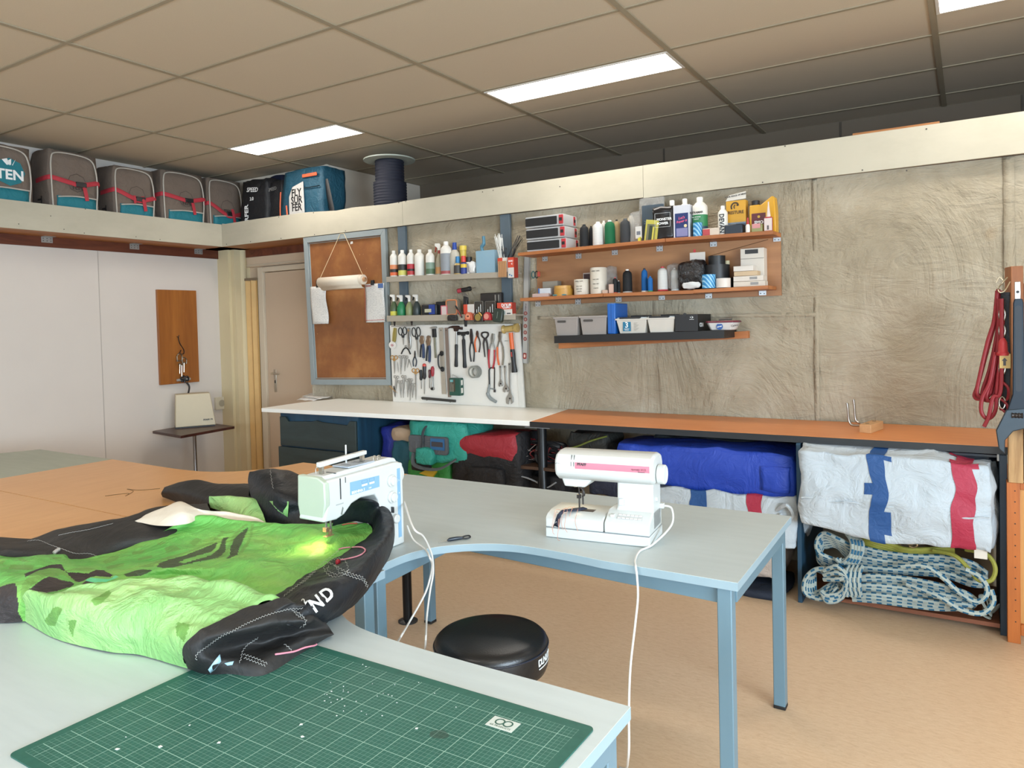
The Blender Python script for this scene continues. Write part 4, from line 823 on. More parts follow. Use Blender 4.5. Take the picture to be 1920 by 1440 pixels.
# paper roll on a string
rl, rr_ = at(601, 530, y=4.60), at(682, 524, y=4.60); n1 = at(638, 438, y=CKY-.02); n2 = at(645, 438, y=CKY-.02); rc = (rl+rr_)/2
t = thing('paper_roll', 'roll of cream paper hung by a string on the pin board', 'paper roll', rc)
ax = (rr_-rl); Lr = ax.length; tilt = math.atan2(ax.z, ax.x)
t.rotation_euler = (0, -tilt, 0); IM = Matrix.Rotation(tilt, 4, 'Y') @ Matrix.Translation(-rc)
M_PAP = plain('e3d8c5', .7, var=.03); M_PAPW = plain('d9d6d0', .75, var=.04)
r1 = .042
obj('roll', MB().lathe([(.018, -Lr/2), (r1, -Lr/2), (r1, Lr/2), (.018, Lr/2)], 28, ax='x', cap=False), M_PAP, t)
obj('core', MB().lathe([(.019, -Lr/2+.001), (.019, Lr/2+.02), (.012, Lr/2+.02), (.012, -Lr/2)], 24, ax='x', cap=False), plain('b98b66', .7), t)
sh = [[(x, -math.sin(a)*(r1+.002), math.cos(a)*(r1+.002)) for a in [k*PI/10 for k in range(11)]]+[(x, .012, -r1-.02), (x, .04, -r1-.028)] for x in (-Lr/2-.004, Lr/2-.03)]
obj('loose_sheet', MB().grid(sh), M_PAP, t, solid=.001, sharp=180)
s_ = MB(); a = IM @ n1; b = IM @ n2
s_.tube([(-Lr/2-.004, -.01, 0), (-Lr/2+.01, -.01, r1), a], .0022, 6); s_.tube([(Lr/2+.022, 0, -.01), (Lr/2+.005, -.005, .02), b], .0022, 6); s_.tube([a, b], .0022, 6)
obj('string', s_, plain('d9c79f', .7), t)
def sheet(name, label, u0, u1, v0, v1, curl, grp=None, red=False):
    a = at(u0, v0, y=CKY-.03); b = at(u1, v1, y=CKY-.03); w_, h_ = b.x-a.x, a.z-b.z; P = []
    t = thing(name, label, 'paper', (a.x, CKY-.022, b.z), group=grp)
    for i in range(9):
        x = i/8; row = []
        for k in range(13):
            z = k/12; row.append((w_*(x+(.06*math.sin(z*5+1) if not red else .01*math.sin(z*5))), -.006-curl*abs(math.sin(x*PI*.9))*(.4+.6*(1-z))-.004*math.sin(z*7+x*3), h_*z))
        P.append(row)
    m = NT('printed paper'); v = m.obj((1, 1, 1)); sp = m.n('ShaderNodeSeparateXYZ', {'Vector': v}); ln = m.math('LESS_THAN', m.math('MODULO', sp.outputs[2], .012), .003); nn = m.math('GREATER_THAN', m.noise(m.obj((60, 1, 160)), 1, 1), .52)
    m.col(m.mix(m.math('MULTIPLY', m.math('MULTIPLY', ln, nn), .55), lin('d6d4cf'), lin('77797a'))); m.pr(.75)
    obj('page', MB().grid(P), m.m, t, solid=.0006, sharp=180)
    return t, w_, h_
t, w_, h_ = sheet('receipt', 'crumpled curling paper slip clipped on the pin board, under the near end of the paper roll', 582, 615, 538, 607, .02)
t['label'] = 'crumpled paper slip clipped to the pin board below the left end of the paper roll'
obj('binder_clip', MB().box(w_*.4, w_*.4+.028, -.02, .0, h_-.01, h_+.055), M_BLACK, t, bevel=.003)
t, w_, h_ = sheet('calendar_sheet', 'flat printed sheet with red rim clipped right of the paper roll', 684, 722, 533, 604, .004, red=True)
r_ = MB().box(0, w_, -.0145, -.013, h_-.03, h_-.004).box(0, w_, -.0145, -.013, .02, .024).box(-.002, .001, -.0145, -.013, 0, h_-.01); r_.v = r_.v
obj('red_rim', MB().box(w_*.02, w_*.98, -.0152, -.014, .018, .022).box(w_*.01, w_*.03, -.0152, -.014, .02, h_-.03), plain('b5564f', .6), t)
lettering('KWAST', .02, plain('a03e38', .6), t, FRONT(w_*.24, -.017, h_-.018), bold=.0004)
obj('blue_corner', MB().box(w_*.72, w_*.98, -.0165, -.0145, h_-.04, h_-.002), plain('4d6a9d', .6), t); obj('binder_clip', MB().box(w_*.36, w_*.36+.03, -.022, .0, h_-.012, h_+.03), M_BLACK, t, bevel=.003)
tag(obj('paper_scrap', MB().prism([(0, 0), (.03, .004), (.028, .024), (.004, .022)], 0, .001, 'y'), M_PAPW, loc=(at(657, 458, y=CKY).x, CKY-.001, at(657, 458, y=CKY).z)), 'small white scrap stuck near the top of the pin board', 'paper')
# ---------------------------------------------------------------- uprights and grey shelves
GY = 4.55
for u0, u1, lab in ((749, 763, 'blue-grey wall upright behind the white bottles, beside the pin board'), (941, 959, 'blue-grey wall upright behind the black and white cable ties')):
    a, b = at(u0, 470, y=4.69), at(u1, 470, y=4.69); zb_ = at(u0, 600, y=4.69).z
    m = MB().box(0, b.x-a.x, 0, .026, 0, FZ0-.004-zb_)
    tag(obj('wall_upright', m, M_POST, loc=(a.x, 4.672, zb_), bevel=.002), lab, 'wall post')
def gshelf(label, L, R, th):
    a, b = at(*L, y=GY), at(*R, y=GY); t = thing('wall_shelf', label, 'shelf', (a.x, GY, a.z)); w_ = b.x-a.x; dz = b.z-a.z
    obj('shelf_lip', MB().prism([(0, -th), (w_, dz-th*.92), (w_, dz), (0, 0)], 0, .012, 'y'), M_LIP, t, bevel=.002)
    obj('shelf_board', MB().prism([(0, -.016), (w_, dz-.016), (w_, dz-.004), (0, -.004)], .012, .118, 'y'), M_LIP, t)
    return lambda x: a.z-.004+dz*(x-a.x)/w_
z1 = gshelf('upper grey shelf of bottles beside the pin board', (724, 519), (962, 509), .044)
z2 = gshelf('lower grey shelf of spray bottles and tape measures above the tool panel', (725, 592), (966, 588), .048)
PY = 4.655
def A_(a, b, y=PY-.004): return at(724+a/9, 600+b/9, y=y)
def B_(a, b, y=PY-.004): return at(840+a/8.47, 600+b/8.47, y=y)
p0, p1, p2, p3 = at(731, 610, y=PY), at(975, 607, y=PY), at(984, 763, y=PY), at(737, 752, y=PY)
zb0 = ZB+.001
t = thing('tool_board', 'white tool board standing on the worktop and hung with hand tools', 'tool board', (p3.x, PY, zb0))
o = [(0, 0), (p2.x-p3.x-.05, 0), (p1.x-p3.x-.055, p1.z-zb0), (p0.x-p3.x, p0.z-zb0)]
obj('panel', MB().prism(o, 0, .014, 'y'), plain('dad7d0', .5, var=.02), t)
obj('edge_batten', MB().prism([(o[1][0]+.002, 0), (o[1][0]+.05, 0), (o[2][0]+.05, o[2][1]), (o[2][0]+.002, o[2][1])], -.004, .014, 'y'), plain('d4d2cb', .5), t, bevel=.001)
# ---------------------------------------------------------------- hand tool builders (hang from the origin along -z)
M_CHR = plain('a8a7a3', .3, .85, var=.05); M_IRON = plain('3a3432', .4, .5, var=.15); M_BLK = plain('1b1c1e', .45); M_GOLD = plain('c79a5c', .35, .6); M_REDH = plain('9c2530', .4); M_ORH = plain('d9632a', .4); M_NAVY = plain('26375a', .45)
def loop(cx, cz, rx, rz_, r=.003, y=0, n=16): return [(cx+rx*math.cos(k*2*PI/n), y, cz+rz_*math.sin(k*2*PI/n)) for k in range(n)]
TG = {}
def tool(name, label, cat, A, B, fn, group=None):
    d = B-A; L = math.hypot(d.x, d.z); a = math.atan2(-d.x, -d.z)
    t = thing(name, label, cat, (A.x, PY-.008, A.z), group=group, rot=(0, a, 0)); t.scale = (1.22, 1, 1); fn(t, L); return t
def scissors(hm, rw=.024, hl=.3, bm=None, bw=.011):
    def f(t, L):
        h = L*hl; 
        for s in (-1, 1):
            m = MB().tube(loop(s*rw*.75, -h*.42, rw*.62, h*.42), .0035, 8, closed=True); m.tube([(s*rw*.4, 0, -h*.8), (s*.004, 0, -h*1.15)], .005, 8); obj('handle', m, hm, t)
            obj('blade', MB().prism([(s*.001-bw*.5, -h*1.05), (s*.001+bw*.5, -h*1.05), (s*.0015+bw*.35, -L*.7), (s*.003, -L), (-bw*.3, -L*.7)], -.001-.0012*(s > 0), .0005-.0012*(s > 0), 'y'), bm or M_CHR, t)
        obj('screw', MB().cyl((0, -.001, -h*1.2), .004, .002, 10, 'y'), M_CHR, t)
    return f
def forceps(m_=None, rr=.011):
    def f(t, L):
        for s in (-1, 1):
            m = MB().tube(loop(s*rr*1.05, -rr, rr*.85, rr), .0022, 7, closed=True); m.tube([(s*rr*.7, 0, -rr*2), (s*.005, 0, -L*.5), (-s*.001, 0, -L*.75), (s*.001, 0, -L)], [.0026, .0028, .003, .0016], 7); obj('shank', m, m_ or M_CHR, t)
        obj('screw', MB().cyl((0, 0, -L*.7), .004, .003, 10, 'y'), M_CHR, t)
    return f
def pliers(head, hm, hm2=None, jw=.016, hl=.35, sp=.022, hook=0, hr=.006, grip=.45):
    def f(t, L):
        h = L*hl
        j = MB().prism([(-jw*.35, 0), (jw*.35+hook, -.002), (jw*.8+hook*.4, -h*.45), (jw*.55, -h), (-jw*.55, -h), (-jw*.8, -h*.45)], -.004, .004, 'y'); obj('jaws', j, head, t, bevel=.002)
        obj('jaw_slot', MB().box(-.0009, .0009, -.0046, .0046, -h*.55, .0005), M_BLK, t)
        for s, hh in ((-1, hm), (1, hm2 or hm)):
            m = MB().tube(crv([(s*jw*.3, 0, -h*.8), (s*sp, 0, -h-(L-h)*.3), (s*sp*.95, 0, -h-(L-h)*.65), (s*sp*.6, 0, -L)], 5), hr*.8, 8); q = obj('handle', m, head if grip < 1 else hh, t)
            if grip < 1: m2 = MB().tube(crv([(s*sp*.92, 0, -h-(L-h)*(1-grip)*.6), (s*sp*.98, 0, -h-(L-h)*.65), (s*sp*.6, 0, -L-.002)], 5), hr*1.05, 8); obj('grip', m2, hh, q)
    return f
def screwdriver(hm, hl=.55, r=.011, cap=None):
    def f(t, L):
        h = L*hl; obj('handle', MB().lathe([(.002, 0), (r*.8, -.003), (r, -h*.15), (r*.85, -h*.5), (r, -h*.85), (r*.5, -h)], 14), hm, t, sharp=50)
        if cap: obj('cap', MB().lathe([(r*.4, .006), (r*.86, 0), (r*1.05, -h*.14)], 14), cap, t)
        obj('shaft', MB().lathe([(.003, -h), (.003, -L*.97), (.0012, -L)], 8), M_CHR, t)
    return f
def hammer(head, grip, hw=.1, gl=.55, shaft=None, ball=False, claw=False, hr=.011):
    def f(t, L):
        if claw: h = MB().prism([(-hw*.62, -.022), (-hw*.5, -.006), (-hw*.25, .004), (hw*.1, .006), (hw*.2, .002), (hw*.2, -.004), (hw*.42, -.004), (hw*.42, -.026), (hw*.15, -.022), (hw*.08, -.04), (-hw*.14, -.04), (-hw*.2, -.016), (-hw*.45, -.014)], -.009, .009, 'y')
        else: h = MB().lathe([(.013, -hw/2), (.0145, -hw/2+.006), (.011, -hw*.2), (.011, hw*.2), (.0145, hw/2-.006), (.013, hw/2)], 16, (0, 0, -.012), ax='x').cbox((0, 0, -.018), (.024, .02, .03))
        obj('head', h, head, t, bevel=.002)
        obj('shaft', MB().tube([(0, 0, -.02), (0, 0, -L*(1-gl))], .006, 10), shaft or M_CHR, t)
        obj('grip', MB().lathe([(.008, -L*(1-gl)), (hr, -L*(1-gl)-.01), (hr*.9, -L*.75), (hr*1.15, -L*.97), (hr*.9, -L)], 14), grip, t, sharp=50)
    return f
def wrench(m_, jw=.028):
    def f(t, L):
        obj('shank', MB().prism([(-.007, 0), (-.009, -.010), (-.006, -.025), (-.005, -L*.6), (-.009, -L*.78), (.009, -L*.78), (.005, -L*.6), (.006, -.025), (.009, -.010), (.007, 0)], -.003, .003, 'y'), m_, t, bevel=.001)
        obj('jaw', MB().prism([(-.009, -L*.74), (-jw*.6, -L*.86), (-jw*.55, -L*.97), (-jw*.25, -L), (-.006, -L*.9), (.006, -L*.89), (jw*.2, -L*.985), (jw*.5, -L*.93), (jw*.45, -L*.82), (.009, -L*.74)], -.005, .005, 'y'), m_, t, bevel=.0015)
        obj('adjusting_screw', MB().lathe([(.004, -.006), (.0055, -.004), (.0055, .004), (.004, .006)], 12, (.002, -.004, -L*.85), ax='x'), M_IRON, t); obj('hanging_hole', MB().cyl((0, -.0035, -.010), .004, .001, 12, 'y'), M_BLK, t)
    return f
def rotary(t, L):
    obj('handle', MB().prism([(-.006, 0), (.012, -.002), (.016, -L*.3), (.014, -L*.62), (0, -L*.68), (-.012, -L*.6), (-.012, -L*.25)], -.008, .008, 'y'), plain('8f7f3d', .5), t, bevel=.004)
    obj('guard', MB().box(-.016, -.009, -.006, .006, -L*.62, -.004), plain('d8cfa8', .5), t, bevel=.002); d = obj('blade_disc', MB().cyl((-.006, -.004, -L*.8), L*.17, .005, 28, 'y'), plain('dcd8d2', .4), t); obj('hub', MB().cyl((-.006, -.010, -L*.8), L*.06, .004, 16, 'y'), plain('b98f90', .5), d)
tool('rotary_cutter', 'rotary cutter with yellow handle and white disc at the corner of the tool panel', 'cutter', A_(155, 130), A_(128, 500), rotary)
tool('scissors', 'short black-handled scissors beside the rotary cutter', 'scissors', A_(278, 125), A_(300, 425), scissors(M_BLK, .026, .5))
def multi(t, L):
    obj('body', MB().prism([(-.012, -.004), (.01, -.004), (.014, -L*.85), (.006, -L), (-.008, -L*.95), (-.014, -L*.5)], -.005, .005, 'y'), M_CHR, t, bevel=.003); obj('slot', MB().box(.001, .006, -.006, -.004, -L*.7, -L*.15), M_BLK, t); obj('button', MB().cyl((0, -.006, -L*.14), .006, .003, 12, 'y'), M_GOLD, t)
tool('snips', 'silver snips with a brass button between the two black-handled scissors', 'snips', A_(388, 125), A_(400, 500), multi)
tool('scissors', 'long black-handled scissors hanging at a slant next to the locking pliers', 'scissors', A_(505, 125), A_(548, 625), scissors(M_BLK, .026, .36))
def lockp(t, L):
    obj('jaws', MB().prism([(-.003, 0), (.016, -.003), (.02, -L*.2), (.012, -L*.42), (-.008, -L*.42), (-.02, -L*.24), (-.012, -L*.12), (-.014, -L*.05)], -.006, .006, 'y'), plain('8f7a66', .35, .8), t, bevel=.003)
    obj('handle', MB().tube(crv([(.008, 0, -L*.38), (.012, 0, -L*.65), (.010, 0, -L)], 5), .0095, 10), M_NAVY, t); obj('handle', MB().tube(crv([(-.006, 0, -L*.40), (-.013, 0, -L*.7), (-.016, 0, -L*.97)], 5), .006, 10), M_BLK, t)
    obj('adjusting_bolt', MB().cyl((.010, 0, -L-.012), .004, .014, 8), M_CHR, t)
tool('locking_pliers', 'shorter locking pliers with navy grips, beside the long scissors', 'pliers', A_(605, 260), A_(615, 640), lockp)
tool('locking_pliers', 'longer locking pliers with navy grips, under the middle of the tool panel rail', 'pliers', A_(718, 260), A_(715, 705), lockp)
def caulk(t, L):
    obj('head', MB().prism([(-.035, -.004), (-.01, .004), (.02, .004), (.024, -.006), (.016, -.012), (-.014, -.012)], -.008, .008, 'y'), M_CHR, t, bevel=.002); obj('collar', MB().box(-.013, .014, -.011, .011, -L*.33, -.014), M_BLK, t, bevel=.003); obj('shaft', MB().box(-.006, .008, -.004, .004, -L, -L*.33), plain('8f8f7f', .35, .6), t, bevel=.001)
tool('caliper', 'steel tool with curved head and black collar beside the long rulers', 'gauge', A_(812, 120), A_(838, 640), caulk)
def bar(w, m_, th=.003, holes=1):
    def f(t, L):
        obj('strip', MB().box(-w/2, w/2, -th, 0, -L, 0), m_, t, bevel=.0006)
        if holes: obj('hanging_hole', MB().cyl((0, -th-.0008, -.02), .004, .001, 10, 'y'), M_BLK, t)
    return f
t = tool('safety_ruler', 'wide steel ruler with a black grab handle hanging down the tool panel', 'ruler', A_(932, 130), A_(985, 1250), bar(.034, plain('b5ada0', .35, .5), .003))
L = (A_(985, 1250)-A_(932, 130)).length; hz = -L*.5
obj('grab_handle', MB().tube(crv([(.012, -.012, hz+.055), (.0, -.016, hz+.06), (-.014, -.02, hz+.05), (-.02, -.024, hz+.03), (-.02, -.024, hz-.03), (-.012, -.02, hz-.055), (.0, -.016, hz-.065), (.012, -.012, hz-.06)], 4), .006, 8), M_BLK, t)
for dz in (.06, -.065): obj('bracket', MB().tube(loop(0, hz+dz, .011, .016, y=-.010), .005, 8, closed=True), M_BLK, t)
tool('steel_ruler', 'narrow brownish ruler hanging beside the ruler with the black handle', 'ruler', A_(1022, 130), A_(1078, 1300), bar(.026, plain('8a7a70', .4, .4), .003))
def nip(t, L):
    obj('jaws', MB().prism([(-.008, 0), (.008, 0), (.009, -L*.2), (.004, -L*.32), (-.004, -L*.32), (-.009, -L*.2)], -.003, .003, 'y'), M_CHR, t, bevel=.001)
    for s in (-1, 1): obj('handle', MB().tube(crv([(s*.002, 0, -L*.28), (s*.022, 0, -L*.5), (s*.04, 0, -L)], 5), .005, 8), M_BLK, t)
tool('snap_pliers', 'snap pliers with widely spread black handles below the short scissors', 'pliers', A_(338, 425), A_(338, 575), nip)
tool('pliers', 'tiny pointed pliers with dark blue handles above the gold-ringed shears', 'pliers', A_(492, 520), A_(486, 785), pliers(M_IRON, plain('23303f', .45), jw=.007, hl=.45, sp=.014, hr=.005, grip=1))
tool('scissors', 'small gold-ringed scissors at the edge of the tool panel under the rotary cutter', 'scissors', A_(140, 600), A_(146, 910), scissors(M_GOLD, .022, .25))
tool('bodkin', 'short thin steel needle between the gold-ringed scissors and the forceps', 'needle', A_(195, 705), A_(213, 885), lambda t, L: obj('shaft', MB().lathe([(.001, 0), (.003, -L*.3), (.0028, -L*.7), (.0006, -L)], 8), M_CHR, t))
FG = 'steel surgical clamps on the tool panel'
tool('forceps', 'steel clamp forceps below the spread black handles, nearer the gold-ringed scissors', 'forceps', A_(258, 598), A_(255, 915), forceps(), FG)
tool('forceps', 'shorter steel clamp forceps under the snap pliers, next to the open dividers', 'forceps', A_(335, 600), A_(320, 862), forceps(), FG)
def divd(t, L):
    for s in (-1, 1): obj('arm', MB().tube([(0, 0, 0), (s*.02*(.8 if s < 0 else 1), 0, -L)], [.003, .0012], 7), M_CHR, t)
    obj('hinge', MB().cyl((0, 0, -.004), .005, .006, 12, 'y'), M_CHR, t)
tool('dividers', 'open steel dividers beside the tiny dark pliers', 'dividers', A_(390, 660), A_(395, 805), divd)
tool('shears', 'long thin scissors with gold rings reaching the foot of the tool panel', 'scissors', A_(500, 820), A_(508, 1345), scissors(M_GOLD, .022, .15, bw=.008))
SG = 'clamp forceps crowded on the lowest rail'
for a, b, lab in (((180, 940), (158, 1300), 'outermost'), ((240, 1020), (258, 1310), 'second'), ((305, 935), (296, 1310), 'third'), ((375, 1000), (368, 1300), 'fourth'), ((415, 985), (410, 1355), 'fifth and longest'), ((460, 1068), (452, 1310), 'last')):
    tool('forceps', f'clamp forceps in the crowded low row, {lab} counting away from the pin board', 'forceps', A_(*a), A_(*b), forceps(), SG)
tool('awl', 'light steel pick lying crosswise over the low row of forceps', 'awl', A_(78, 1108), A_(212, 1232), lambda t, L: obj('shaft', MB().lathe([(.002, 0), (.003, -L*.4), (.0008, -L)], 8, c=(0, -.012, 0)), M_GOLD, t))
tool('tweezers', 'dark pointed tweezers at the bottom corner of the tool panel', 'tweezers', A_(140, 1110), A_(165, 1300), lambda t, L: [obj('arm', MB().tube([(0, -.004, 0), (s*.006, -.004, -L*.5), (0, -.004, -L)], [.003, .003, .001], 6), M_IRON, t) for s in (-1, 1)])
tool('screwdriver', 'black-handled screwdriver with a thin point, beside the gold-ringed shears', 'screwdriver', A_(588, 838), A_(600, 1165), screwdriver(M_BLK, .55, .011))
tool('screwdriver', 'big black screwdriver with a red cap in the middle of the panel', 'screwdriver', A_(650, 745), A_(650, 1250), screwdriver(plain('242124', .4), .5, .014, plain('c8463e', .4)))
tool('screwdriver', 'small dark red screwdriver tucked against the ratchet', 'screwdriver', A_(738, 835), A_(738, 1150), screwdriver(plain('4d1620', .4), .46, .009))
def ratchet(t, L):
    obj('grip', MB().lathe([(.006, 0), (.013, -L*.08), (.012, -L*.3), (.008, -L*.4)], 14), M_REDH, t); obj('shaft', MB().lathe([(.006, -L*.4), (.005, -L*.6), (.007, -L*.82)], 10), M_CHR, t)
    h = obj('head', MB().cyl((0, .006, -L*.9), .015, .012, 20, 'y'), M_CHR, t, bevel=.002); obj('drive', MB().cyl((0, -.006, -L*.9), .010, .004, 16, 'y'), M_BLK, h)
tool('ratchet', 'chrome ratchet with a dark red grip hanging by the ruler handle', 'ratchet', A_(788, 782), A_(788, 1200), ratchet)
t = thing('magnetic_bar', 'dark magnetic bar fixed low on the tool panel', 'magnetic rail', (A_(600, 1310).x, PY-.004, A_(600, 1310).z), rot=(0, math.radians(1.8), 0)); L = (A_(1180, 1350)-A_(600, 1310)).length
obj('bar', MB().prism([(0, 0), (.012, -.014), (L, -.014), (L, .006), (.012, .008)], -.012, .0, 'y'), plain('3c3b39', .4, .3), t, bevel=.002); obj('tab', MB().box(.05, .06, -.008, 0, -.02, -.012), M_CHR, t); obj('tab', MB().box(L-.06, L-.05, -.008, 0, -.02, -.012), M_CHR, t)
t = thing('tray_bracket', 'thin steel rail hooked under the lower grey shelf above the scissors', 'rail', (A_(165, 105).x, PY-.05, A_(165, 105).z)); L = A_(565, 110).x-A_(165, 105).x
obj('rail', MB().box(0, L, -.012, .0, -.004, .004), M_CHR, t, bevel=.001)
for x in (.03, L-.04): obj('hook', MB().prism([(x-.012, .07), (x+.02, .07), (x+.012, .004), (x, .004)], -.012, -.009, 'y'), M_IRON, t)
tool('claw_hammer', 'claw hammer with steel shaft and black grip', 'hammer', B_(140, 100), B_(133, 745), hammer(plain('3f2d27', .45, .5), M_BLK, .11, .56, claw=True))
tool('hammer', 'all-black hammer hanging between the claw hammer and the tin shears', 'hammer', B_(245, 185), B_(272, 762), hammer(M_BLK, M_BLK, .085, .8, shaft=M_BLK, hr=.012))
tool('tin_shears', 'tall dark tin shears with an open point', 'shears', B_(372, 140), B_(392, 662), pliers(M_IRON, M_BLK, jw=.016, hl=.45, sp=.016, grip=1))
tool('side_cutters', 'side cutters with one orange and one black handle', 'pliers', B_(470, 170), B_(474, 512), pliers(plain('4d3429', .4, .4), M_ORH, plain('33231f', .4), jw=.013, hl=.3, sp=.019, grip=1))
def pinc(t, L):
    obj('jaws', MB().tube(crv([(.0, 0, -.004), (-.022, 0, -.010), (-.024, 0, -.03), (-.008, 0, -.05)], 5), .006, 8).tube(crv([(.0, 0, -.004), (.022, 0, -.010), (.024, 0, -.03), (.008, 0, -.05)], 5), .006, 8), M_IRON, t)
    for s in (-1, 1): obj('handle', MB().tube([(s*.004, 0, -.045), (s*.014, 0, -.09), (s*.012+.004, 0, -L*(.9 if s < 0 else 1))], [.007, .006, .004], 8), M_IRON, t)
tool('pincers', 'dark iron pincers with a round jaw', 'pincers', B_(588, 185), B_(610, 632), pinc)
tool('water_pump_pliers', 'long water pump pliers with red handles', 'pliers', B_(712, 215), B_(690, 765), pliers(plain('9a9a94', .35, .7), plain('a8232c', .4), jw=.015, hl=.3, sp=.022, hook=.008, grip=.62))
tool('water_pump_pliers', 'water pump pliers with orange and grey handles', 'pliers', B_(822, 185), B_(842, 712), pliers(plain('7d756b', .35, .7), M_ORH, plain('7c7464', .5), jw=.014, hl=.3, sp=.022, hook=.008, grip=.62))
def mallet(t, L):
    h = MB().lathe([(.030, -.052), (.033, -.045), (.024, -.036), (.024, .03), (.033, .036), (.034, .055), (.028, .058)], 24, (0, -.02, -.02), ax='x'); obj('head', h, plain('b59a5c', .35, var=.15), t)
    obj('shaft', MB().lathe([(.014, -.05), (.014, -L*.5)], 14, c=(0, -.02, 0)), M_ORH, t); obj('grip', MB().lathe([(.0145, -L*.5), (.016, -L*.6), (.014, -L*.8), (.019, -L*.97), (.018, -L)], 14, c=(0, -.02, 0)), M_BLK, t)
    obj('grip_inlay', MB().box(-.005, .003, -.0375, -.034, -L*.66, -L*.56), plain('b5443e', .5), t, bevel=.001)
tool('mallet', 'mallet with translucent yellow head, orange and black handle', 'mallet', B_(1012, 95), B_(1085, 830), mallet)
c = B_(455, 820); t = thing('tape_roll', 'grey tape roll hung in the centre of the tool panel', 'tape', (c.x, PY-.003, c.z))
obj('tape', MB().lathe([(.034, 0), (.048, 0), (.048, .05), (.034, .05)], 32, ax='y', cap=False).lathe([(.034, 0), (.034, .05)], 32, ax='y', cap=False), plain('83857f', .45), t); obj('core', MB().lathe([(.033, .001), (.033, .049)], 32, ax='y', cap=False), plain('c9c5ba', .6), t, solid=.001)
c = B_(70, 1190); w_ = B_(240, 900).x-c.x; h_ = B_(70, 915).z-c.z
t = thing('bit_holder', 'green plastic tool holder with bits under the steel rulers', 'holder', (c.x, PY-.0, c.z))
MG = plain('1d4a3e', .45); obj('case', MB().prism(rrect(0, w_, 0, h_, .008), -.045, 0, 'y'), MG, t, bevel=.003); obj('window', MB().box(.006, w_*.55, -.048, -.045, .035, h_-.01), plain('4d4436', .3), t)
for k in range(3): obj('bit', MB().lathe([(.003, .03), (.003, h_-.02-.012*k)], 8, c=(.018+.014*k, -.052, 0)), plain('8b8575', .35, .6), t)
obj('clip', MB().box(.02, .045, -.058, -.045, h_-.03, h_-.012), plain('6fa8a8', .4), t); obj('wire_hook', MB().tube(crv([(.025, -.03, h_), (.028, -.03, h_+.025), (w_*.8, -.02, h_-.005)], 5), .002, 6), M_CHR, t)
for k in range(2): obj('slot', MB().box(w_-.0005, w_+.001, -.035, -.012, .02+k*h_*.45, .02+k*h_*.45+.04), plain('d8d5cc', .6), t)
def saw(t, L):
    obj('frame', MB().tube(crv([(0.04, 0, -.002), (.012, 0, -.004), (.0, 0, -.02), (0, 0, -.06), (.002, 0, -L*.5)], 6), .005, 8), M_BLK, t); obj('blade', MB().box(.036, .043, -.001, .001, -L*.66, -.004), M_IRON, t)
    obj('grip', MB().tube(crv([(.002, 0, -L*.5), (-.004, 0, -L*.68), (-.008, 0, -L*.80), (.015, 0, -L*.92), (.055, 0, -L)], 6), [.007]*4+[.009]*6+[.012]*15, 10), plain('868c8c', .4), t); obj('bridge', MB().tube([(.0, 0, -L*.62), (.042, 0, -L*.63)], .005, 8), plain('868c8c', .4), t); obj('tension_knob', MB().cyl((.042, 0, -L*.72), .007, .02, 10), M_IRON, t)
tool('hacksaw', 'small hacksaw with a black bow and grey pistol grip', 'saw', B_(660, 750), B_(655, 1290), saw)
tool('adjustable_wrench', 'smallest of three chrome adjustable wrenches, nearest the hacksaw', 'wrench', B_(838, 722), B_(845, 1060), wrench(M_CHR, .028))
tool('adjustable_wrench', 'middle-sized chrome adjustable wrench between the other two', 'wrench', B_(908, 722), B_(930, 1150), wrench(M_CHR, .038))
tool('adjustable_wrench', 'largest chrome adjustable wrench on the panel, below the mallet', 'wrench', B_(982, 680), B_(990, 1342), wrench(M_CHR, .048))
a = B_(905, 332); obj_ = tag(obj('wall_screw', MB().tube([(0, 0, 0), (.032, 0, .001)], [.003, .0015], 7).cyl((-.001, 0, -.002), .005, .004, 8), M_CHR, loc=(a.x, PY-.005, a.z)), 'bare screw on the tool panel beside the mallet handle', 'screw')
# spirit level
a, b = at(990, 478, y=4.69), at(986, 681, y=4.69); dd = b-a; L = math.hypot(dd.x, dd.z)
t = thing('spirit_level', 'long aluminium rail with red-ringed holes hanging upright on the canvas', 'spirit level', (a.x, 4.693, a.z), rot=(0, math.atan2(-dd.x, -dd.z), 0))
obj('rail', MB().box(-.023, .023, -.02, 0, -L, 0), plain('b9bab6', .35, .5), t, bevel=.002)
obj('edge_line', MB().box(-.0235, -.019, -.0206, -.02, -L, 0).box(.019, .0235, -.0206, -.02, -L, 0), plain('8a8b88', .4, .5), t)
for k, v in enumerate((587, 598.5, 611, 623, 635)):
    q = -L*(v-478)/(681-478); g = obj('ring', MB().lathe([(.0145, 0), (.0145, .003), (.009, .003)], 20, (0, -.0195, q), ax='y', cap=False), plain('8a3a34', .5), t); obj('hole', MB().cyl((0, -.0195, q), .010, .001, 16, 'y'), plain('a8867c', .5), g)
q = -L*(667-478)/(681-478); g = obj('vial_frame', MB().prism(rrect(-.014, .014, q-.022, q+.022, .006), -.0225, -.0195, 'y'), plain('8a2a26', .5), t); obj('vial', MB().prism(rrect(-.007, .007, q-.012, q+.012, .004), -.024, -.0222, 'y'), plain('d9b9a9', .3), g)
lettering('STABILA', .014, plain('5a4038', .6), t, MX((0, -.0212, -L*.48), (0, 0, -1), (1, 0, 0)))
